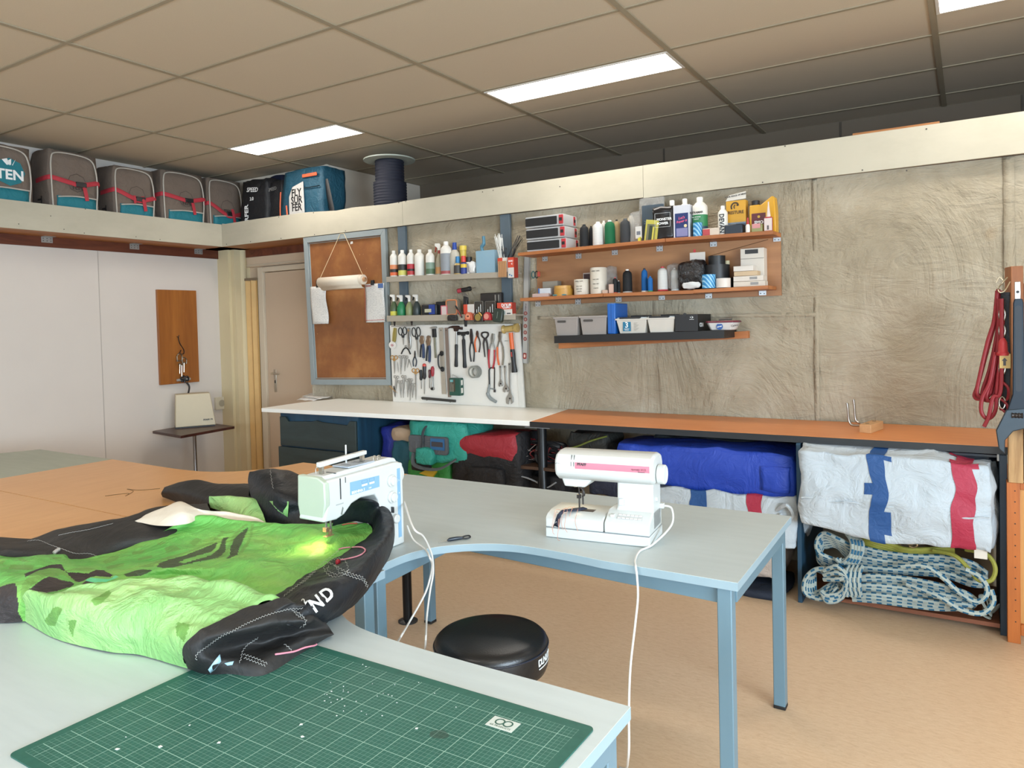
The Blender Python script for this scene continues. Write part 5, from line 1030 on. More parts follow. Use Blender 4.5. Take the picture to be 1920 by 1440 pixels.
# things hanging by the rail end
tt = at(1003, 515, y=4.6)
t = thing('hanging_scissors', 'small scissors with teal and black rings hanging by a cord at the shelf end', 'scissors', (tt.x, 4.6, tt.z))
for s, m_ in ((-1, plain('2c5c5a', .4)), (1, M_BLK)): obj('ring', MB().tube(loop(s*.014, 0, .013, .024), .004, 8, closed=True), m_, t)
obj('cord', MB().tube(crv([(.0, 0, .02), (-.004, 0, .06), (.004, .01, .085)], 4), .0015, 6), plain('b9a477', .7), t); obj('blade_guard', MB().box(.024, .042, -.006, .006, -.016, .02), plain('b5473a', .5), t, bevel=.002)
for k, (p, q) in enumerate((((1001, 540), (966, 590)), ((1002, 548), (962, 596)))):
    a, b = at(*p, y=4.68), at(*q, y=4.68); tag(obj('thin_cane', MB().tube([a, (a+b)/2+Vector((0, 0, .006)), b], .0018, 6), plain('a88b5b', .6)), 'upper thin cane leaning beside the end of the grey shelves' if k == 0 else 'lower thin cane leaning beside the end of the grey shelves', 'cane')
# ================================================================ SHELF ITEMS
def mpp(p): return (p-Vector((0, 0, CZ))).dot(_F)/F_PX
def revolve(name, label, cat, u, vt, wpx, y, z0, parts, group=None, n=24):
    """upright round thing standing at z0: parts = (part name, [(radius share, height share)...], material)"""
    p = at(u, vt, y=y); H = p.z-z0; R = wpx*mpp(p)/2
    t = thing(name, label, cat, (p.x, y, z0), group=group)
    for i, q in enumerate(parts): obj(q[0], MB().lathe([(a*R, b*H) for a, b in q[1]], q[3] if len(q) > 3 else n), q[2], t, sharp=50)
    t['_r'] = R; t['_h'] = H; del t['_r'], t['_h']
    return t, R, H
BOT = [(.9, 0), (1, .02), (1, .74), (.93, .79), (.6, .86), (.38, .89), (.36, .90)]; CAPP = [(.42, .89), (.42, .985), (.38, 1)]
M_HD = plain('dddad2', .4, var=.02); M_CAPW = plain('e6e4de', .4)
def lab(a, b, hexc): return ('label', [(1.012, a), (1.012, b)], plain(hexc, .5))
def bottle(label, u, vt, w, y, z0, labels=(), body=M_HD, cap=M_CAPW, prof=BOT, capp=CAPP, group=None, txt=None):
    return revolve('bottle', label, 'bottle', u, vt, w, y, z0, [('body', prof, body)]+[lab(*l) for l in labels]+([('cap', capp, cap)] if capp else []), group)
def boxi(name, label, cat, u0, u1, vt, y, z0, dep, mat, parts=(), group=None, bev=.002, rz=0):
    """box with its front face at y: parts = (name, x0, x1, z0, z1 shares of the front, material, standoff)"""
    a, b = at(u0, vt, y=y), at(u1, vt, y=y); w_, h_ = b.x-a.x, a.z-z0
    t = thing(name, label, cat, (a.x, y, z0), rz, group); obj('body', MB().box(0, w_, 0, dep, 0, h_), mat, t, bevel=bev)
    for q in parts: obj(q[0], MB().box(q[1]*w_, q[2]*w_, -(q[6] if len(q) > 6 else .0012), .001, q[3]*h_, q[4]*h_), q[5], t)
    return t, w_, h_
# ---- upper grey shelf
Y1 = 4.60; zz = lambda u: z1(at(u, 515, y=Y1).x)+.0005
GB = 'white litre bottles on the upper grey shelf'
t, R, H = bottle('white litre bottle with orange label, outermost next to the pin board', 738, 470, 15, Y1, zz(738), [(.06, .18, 'd9663a'), (.18, .30, '2c2a2a'), (.30, .46, 'dd8a5c')])
t, R, H = bottle('white litre bottle with black and yellow-green label, in front of the blue-grey upright', 754, 469, 16.5, Y1, zz(754), [(.06, .24, 'c9c763'), (.24, .46, '2a2c28')])
t, R, H = bottle('white litre bottle with red and black label', 770, 468, 15, Y1, zz(770), [(.06, .20, 'b83636'), (.20, .28, '2a2020'), (.28, .46, 'b8313a')])
bottle('plain white litre bottle without any label', 786, 468, 19, Y1, zz(786))
bottle('white litre bottle with grey-green label', 806, 468, 17, Y1, zz(806), [(.06, .26, '4f6a4e'), (.26, .5, '7d9484')])
SPB = [(.95, 0), (1, .02), (1, .4), (.7, .55), (.32, .68), (.3, .7)]
def spray(name, label, u, vt, w, y, z0, body, head, neck=None, d=-1, labels=(), group=None, sc_=1):
    t, R, H = revolve('spray_bottle', label, 'spray bottle', u, vt, w, y, z0, [('body', SPB, body)]+[lab(*l) for l in labels]+[('collar', [(.36, .68), (.36, .78)], neck or head)], group)
    h = obj('trigger_head', MB().prism([(R*.3, H*.77), (R*.35, H*.92), (R*.2*d+R*.4, H*.99), (d*R*1.1, H), (d*R*1.25, H*.93), (d*R*.9, H*.9), (-R*.3, H*.84), (-R*.3, H*.77)], -R*.25, R*.25, 'y'), head, t, bevel=.002)
    obj('trigger', MB().prism([(d*R*.75, H*.9), (d*R*1.0, H*.9), (d*R*1.3, H*.74), (d*R*1.15, H*.73)], -R*.15, R*.15, 'y'), M_BLK if neck is None else neck, t)
    return t
spray('', 'clear spray bottle with white head and red collar behind the tall white bottle', 823, 456, 15, Y1+.03, zz(823), plain('a9a08a', .3), M_CAPW, plain('9c3a30', .4), labels=[(.06, .26, 'c9935c')])
t, R, H = bottle('tall slanted white bottle with silver-black label', 836, 453, 22, Y1, zz(836), [(.03, .12, '9c4a4a'), (.12, .64, '8a8f94')])
t, R, H = bottle('milky bottle with a blue cap between the tall white bottle and the yellow tub', 852, 455, 20, Y1+.02, zz(852), [], body=plain('bdb8aa', .35), cap=plain('1d3f93', .4), capp=[(.45, .78), (.38, 1.0)], prof=[(.9, 0), (1, .02), (1, .55), (.85, .68), (.4, .78)])
revolve('tub', 'yellow tub with a wide lid behind the small bottles', 'tub', 868, 461, 14, Y1+.05, zz(868), [('body', [(.8, 0), (.85, .85)], plain('c9b04c', .4)), ('lid', [(1, .85), (1, 1)], plain('d9c04e', .4))])
bottle('small squat bottle with blue cap and dark label in front of the milky bottle', 858, 481, 15, Y1-.03, zz(858), [(.05, .5, '3c3a38')], body=plain('b59a5c', .4), cap=plain('2c7bb0', .4), prof=[(.9, 0), (1, .03), (1, .5), (.6, .62)], capp=[(.45, .6), (.55, .7), (.5, 1)])
bottle('small bottle with red cap and blue-yellow label', 869, 480, 12, Y1-.03, zz(869), [(.05, .35, '2a3a80'), (.35, .55, 'd3b23a')], body=plain('2a3a80', .4), cap=plain('cf4236', .4), prof=[(.9, 0), (1, .03), (1, .6), (.7, .64)], capp=[(.72, .66), (.7, 1)])
bottle('small pale jar with a dark lid beside the red-capped bottle', 879, 482, 12, Y1, zz(879), [(.1, .6, 'a8a4a8')], cap=M_BLK, prof=[(.95, 0), (1, .7)], capp=[(1.02, .72), (1.02, 1)])
p = at(886, 490, y=Y1-.02); tag(obj('plastic_bag', soft((0, 0, .045), (.06, .04, .09), .6, 6, .012, 30, 3), plain('dedcd8', .5), loc=(p.x, Y1-.02, zz(886)), sharp=180), 'crumpled white plastic bag next to the blue clear bin', 'plastic bag')
M_CLR = NT('pale blue clear plastic'); M_CLR.col(lin('9fc3d6')); M_CLR.pr(.2); M_CLR.b.inputs['Alpha'].default_value = .55; M_CLR = M_CLR.m
a, b = at(892, 471, y=Y1-.04), at(927, 470, y=Y1-.04); w_ = b.x-a.x; z0_ = zz(905); h_ = a.z-z0_
t = thing('storage_bin', 'pale blue see-through bin on the upper grey shelf', 'bin', (a.x, Y1-.04, z0_))
c = MB()
for q in ((0, w_, 0, .09, 0, .003), (0, w_, 0, .003, .003, h_), (0, w_, .087, .09, .003, h_), (0, .003, .003, .087, .003, h_), (w_-.003, w_, .003, .087, .003, h_)): c.box(*q)
obj('walls', c, M_CLR, t)
p = at(906, 444, y=Y1); tag(obj('blue_tool', MB().tube(crv([(0, 0, 0), (.0, 0, h_*.6), (-.012, 0, h_+.005), (-.016, 0, h_+.03), (.004, 0, h_+.055), (.002, 0, p.z-z0_)], 5), [.016]*10+[.012]*5+[.014]*6+[.012]*5, 10), plain('4f7d92', .45), loc=(p.x, Y1, z0_+.004)), 'blue-grey curved plastic handle sticking up out of the clear bin', 'tool')
bottle('narrow grey bottle squeezed between the clear bin and the cable ties', 931, 470, 8, Y1+.02, zz(931), [(.1, .5, '3c4248')], body=plain('a9abac', .4), cap=plain('c9cacb', .4))
M_DC = plain('c9472f', .5); M_DCW = plain('cfc9c2', .5)
def dcbox(label, u0, u1, vt, y, z0, dep, red0=.4):
    t, w_, h_ = boxi('carton', label, 'carton', u0, u1, vt, y, z0, dep, plain('a8392b', .5), [('label', 0, 1, 0, red0, M_DCW), ('label', 0, 1, red0, 1, M_DC)]); return t, w_, h_
za = zz(950)
t, w_, h_ = boxi('cable_tie_cup', 'small orange and white carton holding the white and black cable ties', 'carton', 933, 951, 484, Y1-.06, za, .05, M_DCW, [('label', 0, .5, .6, 1, M_DC)])
cupx = at(933, 484, y=Y1-.06).x
def ties(label, u0, u1, vt, ub, n, m_, y):
    t = thing('cable_ties', label, 'cable ties', (cupx, y, za+.03)); rs_ = random.Random(u0)
    for k in range(n):
        a = at(u0+(u1-u0)*k/(n-1), vt+rs_.uniform(0, 10), y=y); b = at(ub+rs_.uniform(-5, 5), 486, y=y+rs_.uniform(-.01, .01)); o_ = Vector((cupx, y, za+.03))
        obj('tie', MB().tube([b-o_+Vector((0, 0, -.02)), (a+b)/2-o_+Vector((0, -.002, 0)), a-o_], .0026, 4, flat=.5), m_, t)
ties('bundle of white cable ties standing before the blue-grey upright', 927, 942, 437, 941, 14, plain('d8d8d2', .5), Y1-.045)
ties('short upright bundle of black cable ties between the white and the slanted ones', 938, 950, 459, 946, 9, M_BLK, Y1-.05)
ties('long bundle of black cable ties slanting outwards over the shelf end', 968, 981, 440, 953, 13, M_BLK, Y1-.055)
t, w_, h_ = boxi('wooden_sticks', 'row of flat wooden sticks in front of the cable ties', 'wooden sticks', 933.5, 949, 490, GY-.016, za-.035, .006, plain('b98a5e', .6))
for k in range(4): obj('stick_gap', MB().box(w_*(k+1)/5-.001, w_*(k+1)/5+.001, -.0006, .001, .001, h_-.001), plain('5d4029', .7), t)
t, w_, h_ = dcbox('tall orange and white carton with red side, at the end of the upper grey shelf', 952, 963, 483, GY-.028, za-.045, .06, .5)
lettering('DOU', .017, M_WTXT, t, FRONT(w_/2, -.002, h_*.82), bold=.0006); lettering('C', .017, M_WTXT, t, FRONT(w_*.7, -.002, h_*.68), bold=.0006)
obj('dots', MB().cyl((w_*.3, -.002, h_*.15), .006, .001, 12, 'y').cyl((w_*.62, -.002, h_*.1), .006, .001, 12, 'y'), [plain('4a7fae', .5)], t)
for nme, labl, u, vt, w, m_, lb in (('', 'dark green spray bottle with yellow label, nearest the pin board', 738, 552, 14, '4b5a3d', [(.03, .22, 'c9c24a')]), ('', 'bright green spray bottle', 752, 553, 16.5, '1f7a4c', []), ('', 'olive spray bottle behind the bright green one', 767, 553, 14, '838a5f', []), ('', 'blackish spray bottle beside the blue and black case', 781, 552, 15, '2c3736', [])):
    spray('', labl, u, vt, w, 4.61, z2(at(u, 590, y=4.61).x)+.0005, plain(m_, .4), M_CAPW, labels=lb, group=None)
# ---- lower grey shelf
Y2 = 4.58; zz2 = lambda u: z2(at(u, 590, y=Y2).x)+.0005
t, w_, h_ = boxi('tool_case', 'black and blue rounded case with a pale sticker beside the spray bottles', 'case', 790, 818, 571, Y2, zz2(800), .08, M_BLK, [('blue_panel', .5, .9, .1, .95, plain('1f3a86', .4)), ('sticker', .22, .66, .28, .58, plain('b9b79c', .6), .002)], bev=.01)
t, w_, h_ = boxi('tool_case', 'narrow black case standing behind the pink-framed card', 'case', 817, 836, 566, Y2+.03, zz2(826), .07, M_BLK, bev=.004)
t, w_, h_ = boxi('display_card', 'pink-framed printed card leaning before the orange organiser', 'card', 826, 838, 573, Y2-.012, zz2(832), .006, plain('c55a6b', .5), [('print', .15, .9, .06, .9, plain('cdbdb9', .6))])
M_CLO = NT('smoky clear plastic'); M_CLO.col(lin('8c7f6f')); M_CLO.pr(.2); M_CLO.b.inputs['Alpha'].default_value = .8; M_CLO = M_CLO.m
t, w_, h_ = boxi('organiser', 'clear organiser case with an orange frame', 'organiser', 836, 857, 562, Y2-.005, zz2(845), .05, M_CLO, bev=.006)
M_OR2 = plain('c97a4a', .45); q = MB().tube([(x, -.003, z) for x, z in rrect(.004, w_-.004, .004, h_-.004, .016)], .005, 7, closed=True); obj('frame', q, M_OR2, t)
a = at(858, 588, y=Y2-.04)
tag(obj('pouch', soft((0, 0, 0), (.085, .03, .045), .4, 6, .004, 20, 2), cloth('24201f', .7), loc=(at(849, 590, y=4.53).x, 4.525, at(849, 596, y=4.53).z), sharp=180), 'black fabric pouch hanging over the lip of the lower grey shelf', 'pouch')
t = thing('utility_knife', 'slim black knife with red stripe leaning over the shelf lip', 'knife', at(854, 573, y=4.54), rot=(0, math.radians(-32), 0)); L = .11
obj('handle', MB().box(-.006, .006, -.004, .004, -L, 0), M_BLK, t, bevel=.002); obj('stripe', MB().box(-.002, .003, -.005, -.004, -L*.9, -L*.35), plain('b5473a', .5), t)
t = thing('screwdriver', 'fat red and black screwdriver grip sticking out over the hex keys', 'screwdriver', at(858, 546, y=4.60), rot=(0, math.radians(83), 0))
obj('handle', MB().lathe([(.012, 0), (.018, .005), (.017, .09), (.019, .12), (.016, .125)], 16), M_BLK, t, sharp=50); obj('inlay', MB().lathe([(.0185, .008), (.0182, .045)], 16), plain('a83a48', .4), t)
obj('shaft', MB().cyl((0, 0, .12), .003, .05, 8), M_CHR, t)
hx = at(872, 560, y=4.60)
t = thing('hex_key_set', 'fan of bent hex keys in a black holder', 'hex keys', (hx.x, 4.60, zz2(872)+.03)); H = at(872, 548, y=4.6).z-zz2(872)-.03
obj('holder', MB().prism([(-.018, -.02), (.02, -.02), (.028, H*.72), (-.008, H*.8)], -.012, .012, 'y'), M_BLK, t, bevel=.004)
for k in range(5): obj('key', MB().tube(crv([(-.012+.008*k, 0, H*.4), (-.008+.009*k, 0, H*(.98-.05*k)), (-.014+.007*k, -.004, H*(1.02-.05*k)), (-.045+.01*k, -.008, H*(.97-.06*k))], 4), .0028, 6), plain('8f8d88', .3, .7), t)
t, w_, h_ = dcbox('short orange and white carton holding the hex keys', 869, 889, 571, Y2-.01, zz2(878), .04, .0)
obj('print', MB().box(w_*.38, w_, -.002, 0, h_*.1, h_), M_DCW, t)
for k, (u0, u1, vt, lab_) in enumerate(((889, 906, 565, 'upright dark drill bit case with chrome rim, next to the hex key carton'), (909, 929, 565, 'upright dark drill bit case with chrome rim, nearer the shelf end'))):
    t, w_, h_ = boxi('bit_case', lab_, 'case', u0, u1, vt, Y2-.005, zz2(u0+8), .03, plain('39342f', .35), bev=.004)
    obj('rim', MB().tube([(x, -.002, z) for x, z in rrect(.002, w_-.002, .002, h_-.002, .008)], .0018, 6, closed=True), M_CHR, t)
    for j in range(3): obj('bit', MB().cyl((w_*(.3+.22*j), -.004, h_*.15), .003, h_*(.25+.18*j), 8), plain('b9b5ac', .3, .7), t)
t, w_, h_ = boxi('tool_case', 'large black bit case with chrome clasps standing at the back', 'case', 900, 939, 550, Y2+.05, zz2(920), .04, plain('2d2826', .4), [('clasp', .72, .77, .3, .9, M_CHR, .004), ('clasp', .88, .93, .3, .9, M_CHR, .004)], bev=.006)
t, w_, h_ = dcbox('wide orange and white carton with red side, end of the lower grey shelf', 932, 960, 568, Y2-.03, zz2(945)-.006, .055, .46)
lettering('DOUB', .03, M_WTXT, t, FRONT(w_*.62, -.002, h_*.78), bold=.001); lettering('COAT', .026, M_WTXT, t, FRONT(w_*.65, -.002, h_*.62), bold=.001)
obj('print', MB().box(w_*.05, w_*.55, -.002, 0, .004, h_*.3), plain('8f9c9a', .5), t); obj('barcode', MB().box(w_*.65, w_*.9, -.0025, 0, h_*.08, h_*.16), M_BLK, t)
def tape_m(label, u, vt, w, body, face, y=4.515, lab_=None):
    p = at(u, vt, y=y); R = w*mpp(p)/2*1.08; zc_ = at(u, vt+w*.55, y=y).z
    t = thing('tape_measure', label, 'tape measure', (p.x, y, zc_)); obj('case', MB().prism([(R*math.cos(a), R*math.sin(a)) for a in [k*PI/10 for k in range(11)]]+[(-R, -R*.9), (R*1.1, -R*.9)], 0, .03, 'y'), body, t, bevel=.004)
    obj('disc', MB().cyl((0, -.001, 0), R*.68, .003, 24, 'y'), face, t); return t, R
t, R = tape_m('orange round tape measure in front of the hex key carton', 877.5, 585, 15, plain('b5563a', .45), plain('d98a6a', .5)); lettering('5M', .014, M_BLK, t, FRONT(0, -.0045, 0), bold=.0006)
t, R = tape_m('black and yellow tape measure in the middle of the three', 896, 585, 18, plain('2f2620', .4), plain('8f7a3c', .4)); obj('yellow_rim', MB().tube([(R*.9*math.cos(a), -.002, R*.9*math.sin(a)) for a in [k*PI/12 for k in range(1, 6)]], .004, 6), plain('d9a84a', .45), t)
t, R = tape_m('red tape measure with pinkish disc', 912, 585, 15, plain('a3222a', .4), plain('d08a7c', .5))
tag(obj('magnet_clip', MB().prism([(0, 0), (.03, 0), (.024, -.055), (.006, -.055)], 0, .012, 'y'), M_BLK, loc=(at(869, 596, y=4.52).x, 4.52, at(869, 599, y=4.52).z), bevel=.002), 'black clip hooked on the lower shelf lip above the hammers', 'clip')
p = at(930, 578, y=4.515); t = thing('tool_pouch', 'dark green rounded case leaning before the bit cases', 'case', (p.x, 4.515, at(930, 604, y=4.515).z), rot=(math.radians(-8), math.radians(6), 0)); R = 21*mpp(p)/2
obj('case', MB().prism(rrect(-R, R, 0, R*2.5, R*.45), 0, .035, 'y'), plain('26332c', .35), t, bevel=.006); obj('groove', MB().box(-.002, .001, -.001, 0, R*.7, R*1.9), plain('7c8a7e', .4), t)

# ================================================================ WOODEN SHELVES
M_PLY = wood('a8794f', '8d6140', 'x', .8, ring=5); M_PIN2 = wood('b4713e', '8d5229', 'x', 1)
WY = 4.46
ba, bb_ = at(1008, 565, y=4.68), at(1465, 553, y=4.68); bt = at(1465, 436, y=4.68)
t = thing('shelf_unit', 'plywood-backed wooden wall shelf unit with two long boards and steel angles', 'shelf', (ba.x, 4.68, 0))
zl, zr_ = at(1010, 577, y=4.68).z, at(1465, 554, y=4.68).z; zt_ = at(1465, 436, y=4.68).z; W_ = bb_.x-ba.x
obj('back_panel', MB().prism([(0, zl+.02), (W_, zr_), (W_, zt_), (W_-.1, zt_+.02), (0, zt_)], 0, .016, 'y'), M_PLY, t)
def wboard(segs, th=.022, dep=.2, name='shelf_board'):
    for (u0, va, u1, vb) in segs:
        a, b = at(u0, va, y=WY), at(u1, vb, y=WY); x0, x1 = a.x-ba.x, b.x-ba.x
        obj(name, MB().prism([(x0, a.z-th), (x1, b.z-th), (x1, b.z), (x0, a.z)], WY-4.68, -.001, 'y'), M_PIN2, t, bevel=.001)
wboard([(971, 474, 1247, 447), (1248, 447, 1449, 432)]); wboard([(975, 559, 1130, 550), (1131, 550, 1300, 544), (1300, 543, 1440, 535)])
sa, sb = at(971, 474, y=WY), at(1449, 432, y=WY); zs1 = lambda x: sa.z+(sb.z-sa.z)*(x-sa.x)/(sb.x-sa.x)+.0008
sc1, sd1 = at(975, 559, y=WY), at(1440, 535, y=WY); zs2 = lambda x: sc1.z+(sd1.z-sc1.z)*(x-sc1.x)/(sd1.x-sc1.x)+.0015
for u, v in ((1022, 484), (1085, 479), (1153, 472), (1237, 465), (1338, 456), (1457, 446), (1009, 569), (1084, 565), (1160, 560), (1241, 556), (1329, 553), (1430, 547)):
    p = at(u, v, y=4.675); m = MB().box(-.022, .022, -.003, 0, -.022, .022).box(-.022, .022, -.05, 0, .02, .0225)
    for a, b in ((-.01, .01), (.011, .011), (-.012, -.011), (.01, -.012)): m.cyl((a, -.0036, b), .0035, .001, 8, 'y', 1)
    obj('steel_angle', m, [plain('b4b7b8', .35, .6), M_IRON], t, loc=(p.x-ba.x, 4.675-4.68, p.z))
a = at(1340, 476, y=4.677); b = at(1440, 449, y=4.677)
obj('plywood_joint', MB().tube([(at(1330, 480, y=4.677).x-ba.x, -.001, at(1330, 480, y=4.677).z), (b.x-ba.x, -.001, b.z)], .0018, 5), plain('5c3c26', .7), t)
# organiser cases, three high
M_CLG = NT('frosted clear plastic'); M_CLG.col(lin('c9c9c9')); M_CLG.pr(.3); M_CLG.b.inputs['Alpha'].default_value = .75; M_CLG = M_CLG.m
M_LATCH = plain('b5343a', .4)
for k, (v0, v1, labl) in enumerate(((403, 424, 'top organiser case of the stack of three with red latches'), (426, 447, 'middle organiser case of the stack of three with red latches'), (448, 469, 'bottom organiser case of the stack of three with red latches'))):
    y0 = WY+.01; a, b = at(984+k*1.5, v0, y=y0), at(1055+k*2.5, v0, y=y0); zb_ = at(986, v1, y=y0).z; h_ = (a.z-zb_)*.98; x0 = a.x; z0_ = [zs1(x0)+.001+(2-k)*h_*1.06][0]; w_ = b.x-a.x
    t = thing('organiser_case', labl, 'organiser', (x0, y0, z0_), group=None)
    obj('contents', MB().box(.006, w_*.82, .001, .19, h_*.14, h_*.86), M_BLK, t); obj('shell', MB().prism([(0, h_*.1), (.004, 0), (w_, 0), (w_+.004, h_*.1), (w_+.004, h_*.9), (w_, h_), (.004, h_), (0, h_*.9)], .004, .2, 'y'), M_CLG, t, bevel=.003)
    obj('dark_front', MB().box(.004, w_*.84, -.001, .004, h_*.16, h_*.84), M_BLK, t)
    for yy in (.008, .15):
        l = obj('latch', MB().box(w_-.03 if yy < .1 else w_+.001, w_+.002 if yy < .1 else w_+.006, -.004 if yy < .1 else yy, .008 if yy < .1 else yy+.03, h_*.12, h_*.92), M_LATCH, t, bevel=.002); obj('catch', MB().box(w_-.026 if yy < .1 else w_+.005, w_-.004 if yy < .1 else w_+.008, -.006 if yy < .1 else yy+.004, -.003 if yy < .1 else yy+.026, h_*.38, h_*.66), M_BLK, l)
# thread cones
def cone(label, u, vt, w, y, zf, m_, base=True, tip=M_CAPW, group=None, name='thread_cone', cat='thread'):
    x = at(u, vt, y=y).x; z0_ = zf(x); H = at(u, vt, y=y).z-z0_
    P = [('thread', [(.97, .06), (1, .10), (.97, .76), (.86, .86), (.42, .94)], m_), ('tip', [(.36, .91), (.34, 1)], tip)]
    if base: P.append(('cone_base', [(1.08, 0), (1.04, .03), (.9, .065)], M_CAPW if base is True else base))
    return revolve(name, label, cat, u, vt, w, y, z0_, P, group)
def thr(c):
    t = NT('wound thread'); v = t.obj((1, 1, 60)); n = t.noise(v, 4, 2); cc = lin(c); t.col(t.mix(n, tuple(x*.75 for x in cc[:3])+(1,), cc)); t.pr(.7, spec=.3); t.bump(n, .4, .002); return t.m
TB, TW, TGn, TGy, TBe, TBl = thr('202224'), thr('d6d6d2'), thr('17633e'), thr('3a3c3e'), thr('cfc4ae'), thr('1f64a8')
Y3 = 4.54
cone('black thread cone next to the organiser cases', 1095, 421, 17, Y3, zs1, TB, tip=M_BLK)
cone('thin black thread cone half hidden behind the black and the white one', 1108, 424, 9, Y3+.05, zs1, TB, tip=M_BLK)
cone('wide white thread cone on the top wooden shelf', 1121, 416, 21, Y3, zs1, TW)
cone('dark green thread cone', 1143, 413, 20, Y3, zs1, TGn)
cone('second white thread cone, behind the green one', 1132, 414, 12, Y3+.07, zs1, TW)
cone('beige thread cone with black tip between the green and the grey one', 1156, 412, 12, Y3+.06, zs1, thr('b09a72'), tip=M_BLK)
cone('charcoal thread cone right of the green one', 1172, 410, 20, Y3, zs1, TGy, tip=plain('55585a', .5))
cone('tall cream thread cone with black tip behind the charcoal one', 1183, 401, 13, Y3+.06, zs1, TBe, tip=M_BLK)
# middle shelf
cone('black thread cone with pale tip on the middle shelf', 1176, 505, 18, Y3, zs2, TB, base=plain('a9a9a7', .5))
cone('blue thread cone with black tip', 1208, 503, 12, Y3+.02, zs2, TBl, tip=M_BLK)
cone('small blue thread spool with a green foot', 1219, 518, 9.5, Y3-.03, zs2, TBl, base=plain('2d8a52', .5), tip=plain('1f64a8', .5))
cone('white thread cone with red cap and red foot', 1242, 500, 19, Y3, zs2, TW, base=plain('b5323a', .5), tip=plain('b5323a', .5))
cone('small black spool with red cap and orange foot', 1153, 520, 9, Y3-.02, zs2, TB, base=plain('d9573f', .5), tip=plain('c9443c', .5))
cone('tiny dark spool with a pale tip between the red-capped spool and the black cone', 1160, 526, 6, Y3, zs2, TB)
M_BAG = NT('clear plastic bag'); M_BAG.col(lin('b9b9b6')); M_BAG.pr(.15, spec=.6); M_BAG.b.inputs['Alpha'].default_value = .35; M_BAG.bump(M_BAG.noise(M_BAG.obj(), 25, 4, .6, 2), .9, .02); M_BAG = M_BAG.m
def bag(name, label, u, vt, w, y, zf, m_, dep=.05, seed=1, e=.25, amp=.012, cat='plastic bag'):
    p = at(u, vt, y=y); z0_ = zf(p.x); H = p.z-z0_; R = w*mpp(p)
    return tag(obj(name, soft((0, 0, H/2+.002), (R, dep, H), e, 7, amp, 22, seed), m_, loc=(p.x, y, z0_+.004), sharp=180), label, cat)
bag('plastic_bag', 'clear bag around dark spools beside the tall white roll', 1145, 501, 20, Y3+.04, zs2, M_BAG, .06, 2)
cone('white spool wrapped in clear plastic', 1265, 502, 15, Y3+.03, zs2, TW); 
bag('plastic_bag', 'clear bag over the wrapped white spool', 1265, 497, 22, Y3+.03, zs2, M_BAG, .07, 3)
# tapes and small goods on the middle shelf
def rollz(label, u, vt, w, y, z0_, m_, core=.55, group=None, name='tape_roll', cat='tape'):
    p = at(u, vt, y=y); H = p.z-z0_; R = w*mpp(p)/2; t = thing(name, label, cat, (p.x, y, z0_), group=group)
    obj('tape', MB().lathe([(R*core, 0), (R, 0), (R, H), (R*core, H)], 28, cap=False), m_, t, sharp=50); obj('core', MB().lathe([(R*core, .001), (R*core, H-.001)], 24, cap=False), plain('b5a58c', .7), t, solid=.002); return t, R, H
x_ = at(1032, 540, y=Y3).x
boxi('small_carton', 'small white-blue carton lying near the end of the middle shelf', 'carton', 1009, 1032, 541, Y3-.02, zs2(x_)+.013, .05, plain('c9ccd0', .5), [('blue_side', 0, .12, 0, 1, plain('3f6aa8', .5))])
boxi('flat_pack', 'flat pinkish pack at the very end of the middle shelf', 'pack', 998, 1028, 551, Y3-.05, zs2(x_)+.0, .08, plain('b9a29a', .6))
boxi('grey_carton', 'open grey carton behind the yellow tape rolls', 'carton', 1017, 1045, 528, Y3+.05, zs2(x_), .06, plain('8f877a', .6))
xx = at(1057, 540, y=Y3).x
t, R, H = rollz('lower of two flat yellow tape rolls on the middle shelf', 1057, 542, 37, Y3, zs2(xx)+.0, plain('b58638', .45)); rollz('upper of two flat yellow tape rolls on the middle shelf', 1056, 536, 34, Y3, zs2(xx)+H+.001, plain('c2934a', .45))
tag(obj('marker_pen', MB().tube([(0, 0, .007), (.09, 0, .007)], [.0065, .0065], 10).tube([(.09, 0, .007), (.105, 0, .007)], [.005, .003], 10), plain('4d7d80', .4), loc=(at(1037, 550, y=WY+.02).x, WY+.02, zs2(at(1037, 550, y=WY+.02).x)+.0)), 'teal marker lying on the front edge of the middle shelf', 'pen')
def paper_roll(label, u, vt, w, y, z0_):
    p = at(u, vt, y=y); H = p.z-z0_; R = w*mpp(p)/2; t = thing('label_roll', label, 'tape', (p.x, y, z0_)); obj('roll', MB().lathe([(R*.5, H), (R*.95, H), (R, H*.96), (R, H*.04), (R*.95, 0), (R*.5, 0)], 30), plain('cdc5b6', .5, var=.05), t, sharp=50)
    for q in (.86, .55, .38): lettering('SPIKE TAPE', .012 if q > .8 else .009, plain('6b6862', .7), t, FRONT(R*.1, -R-.001, H*q))
    lettering('3 INCH', .011, plain('6b6862', .7), t, FRONT(R*.1, -R-.001, H*.22)); return t
xx = at(1092, 540, y=Y3).x; paper_roll('short cream tape roll with printed wrapping', 1091, 524, 30, Y3, zs2(xx))
xx = at(1122, 540, y=Y3).x; paper_roll('tall cream tape roll in clear wrapping', 1122, 502, 32, Y3, zs2(xx))
boxi('photo_card', 'small dark printed card behind the two cream rolls', 'card', 1093, 1108, 512, Y3+.1, zs2(xx), .006, plain('b9b0ac', .5), [('print', .1, .95, .6, .95, plain('40282a', .6))])
boxi('spool_box', 'tiny pale pink block in front of the dark bag', 'box', 1141, 1149, 533, WY+.03, zs2(at(1145, 540, y=WY+.03).x), .02, plain('c9a99a', .6)); boxi('spool_box', 'small cream bobbin box at the foot of the tall cream roll', 'box', 1129, 1138, 544, WY+.02, zs2(at(1133, 540, y=WY+.02).x), .02, plain('bfa694', .6))
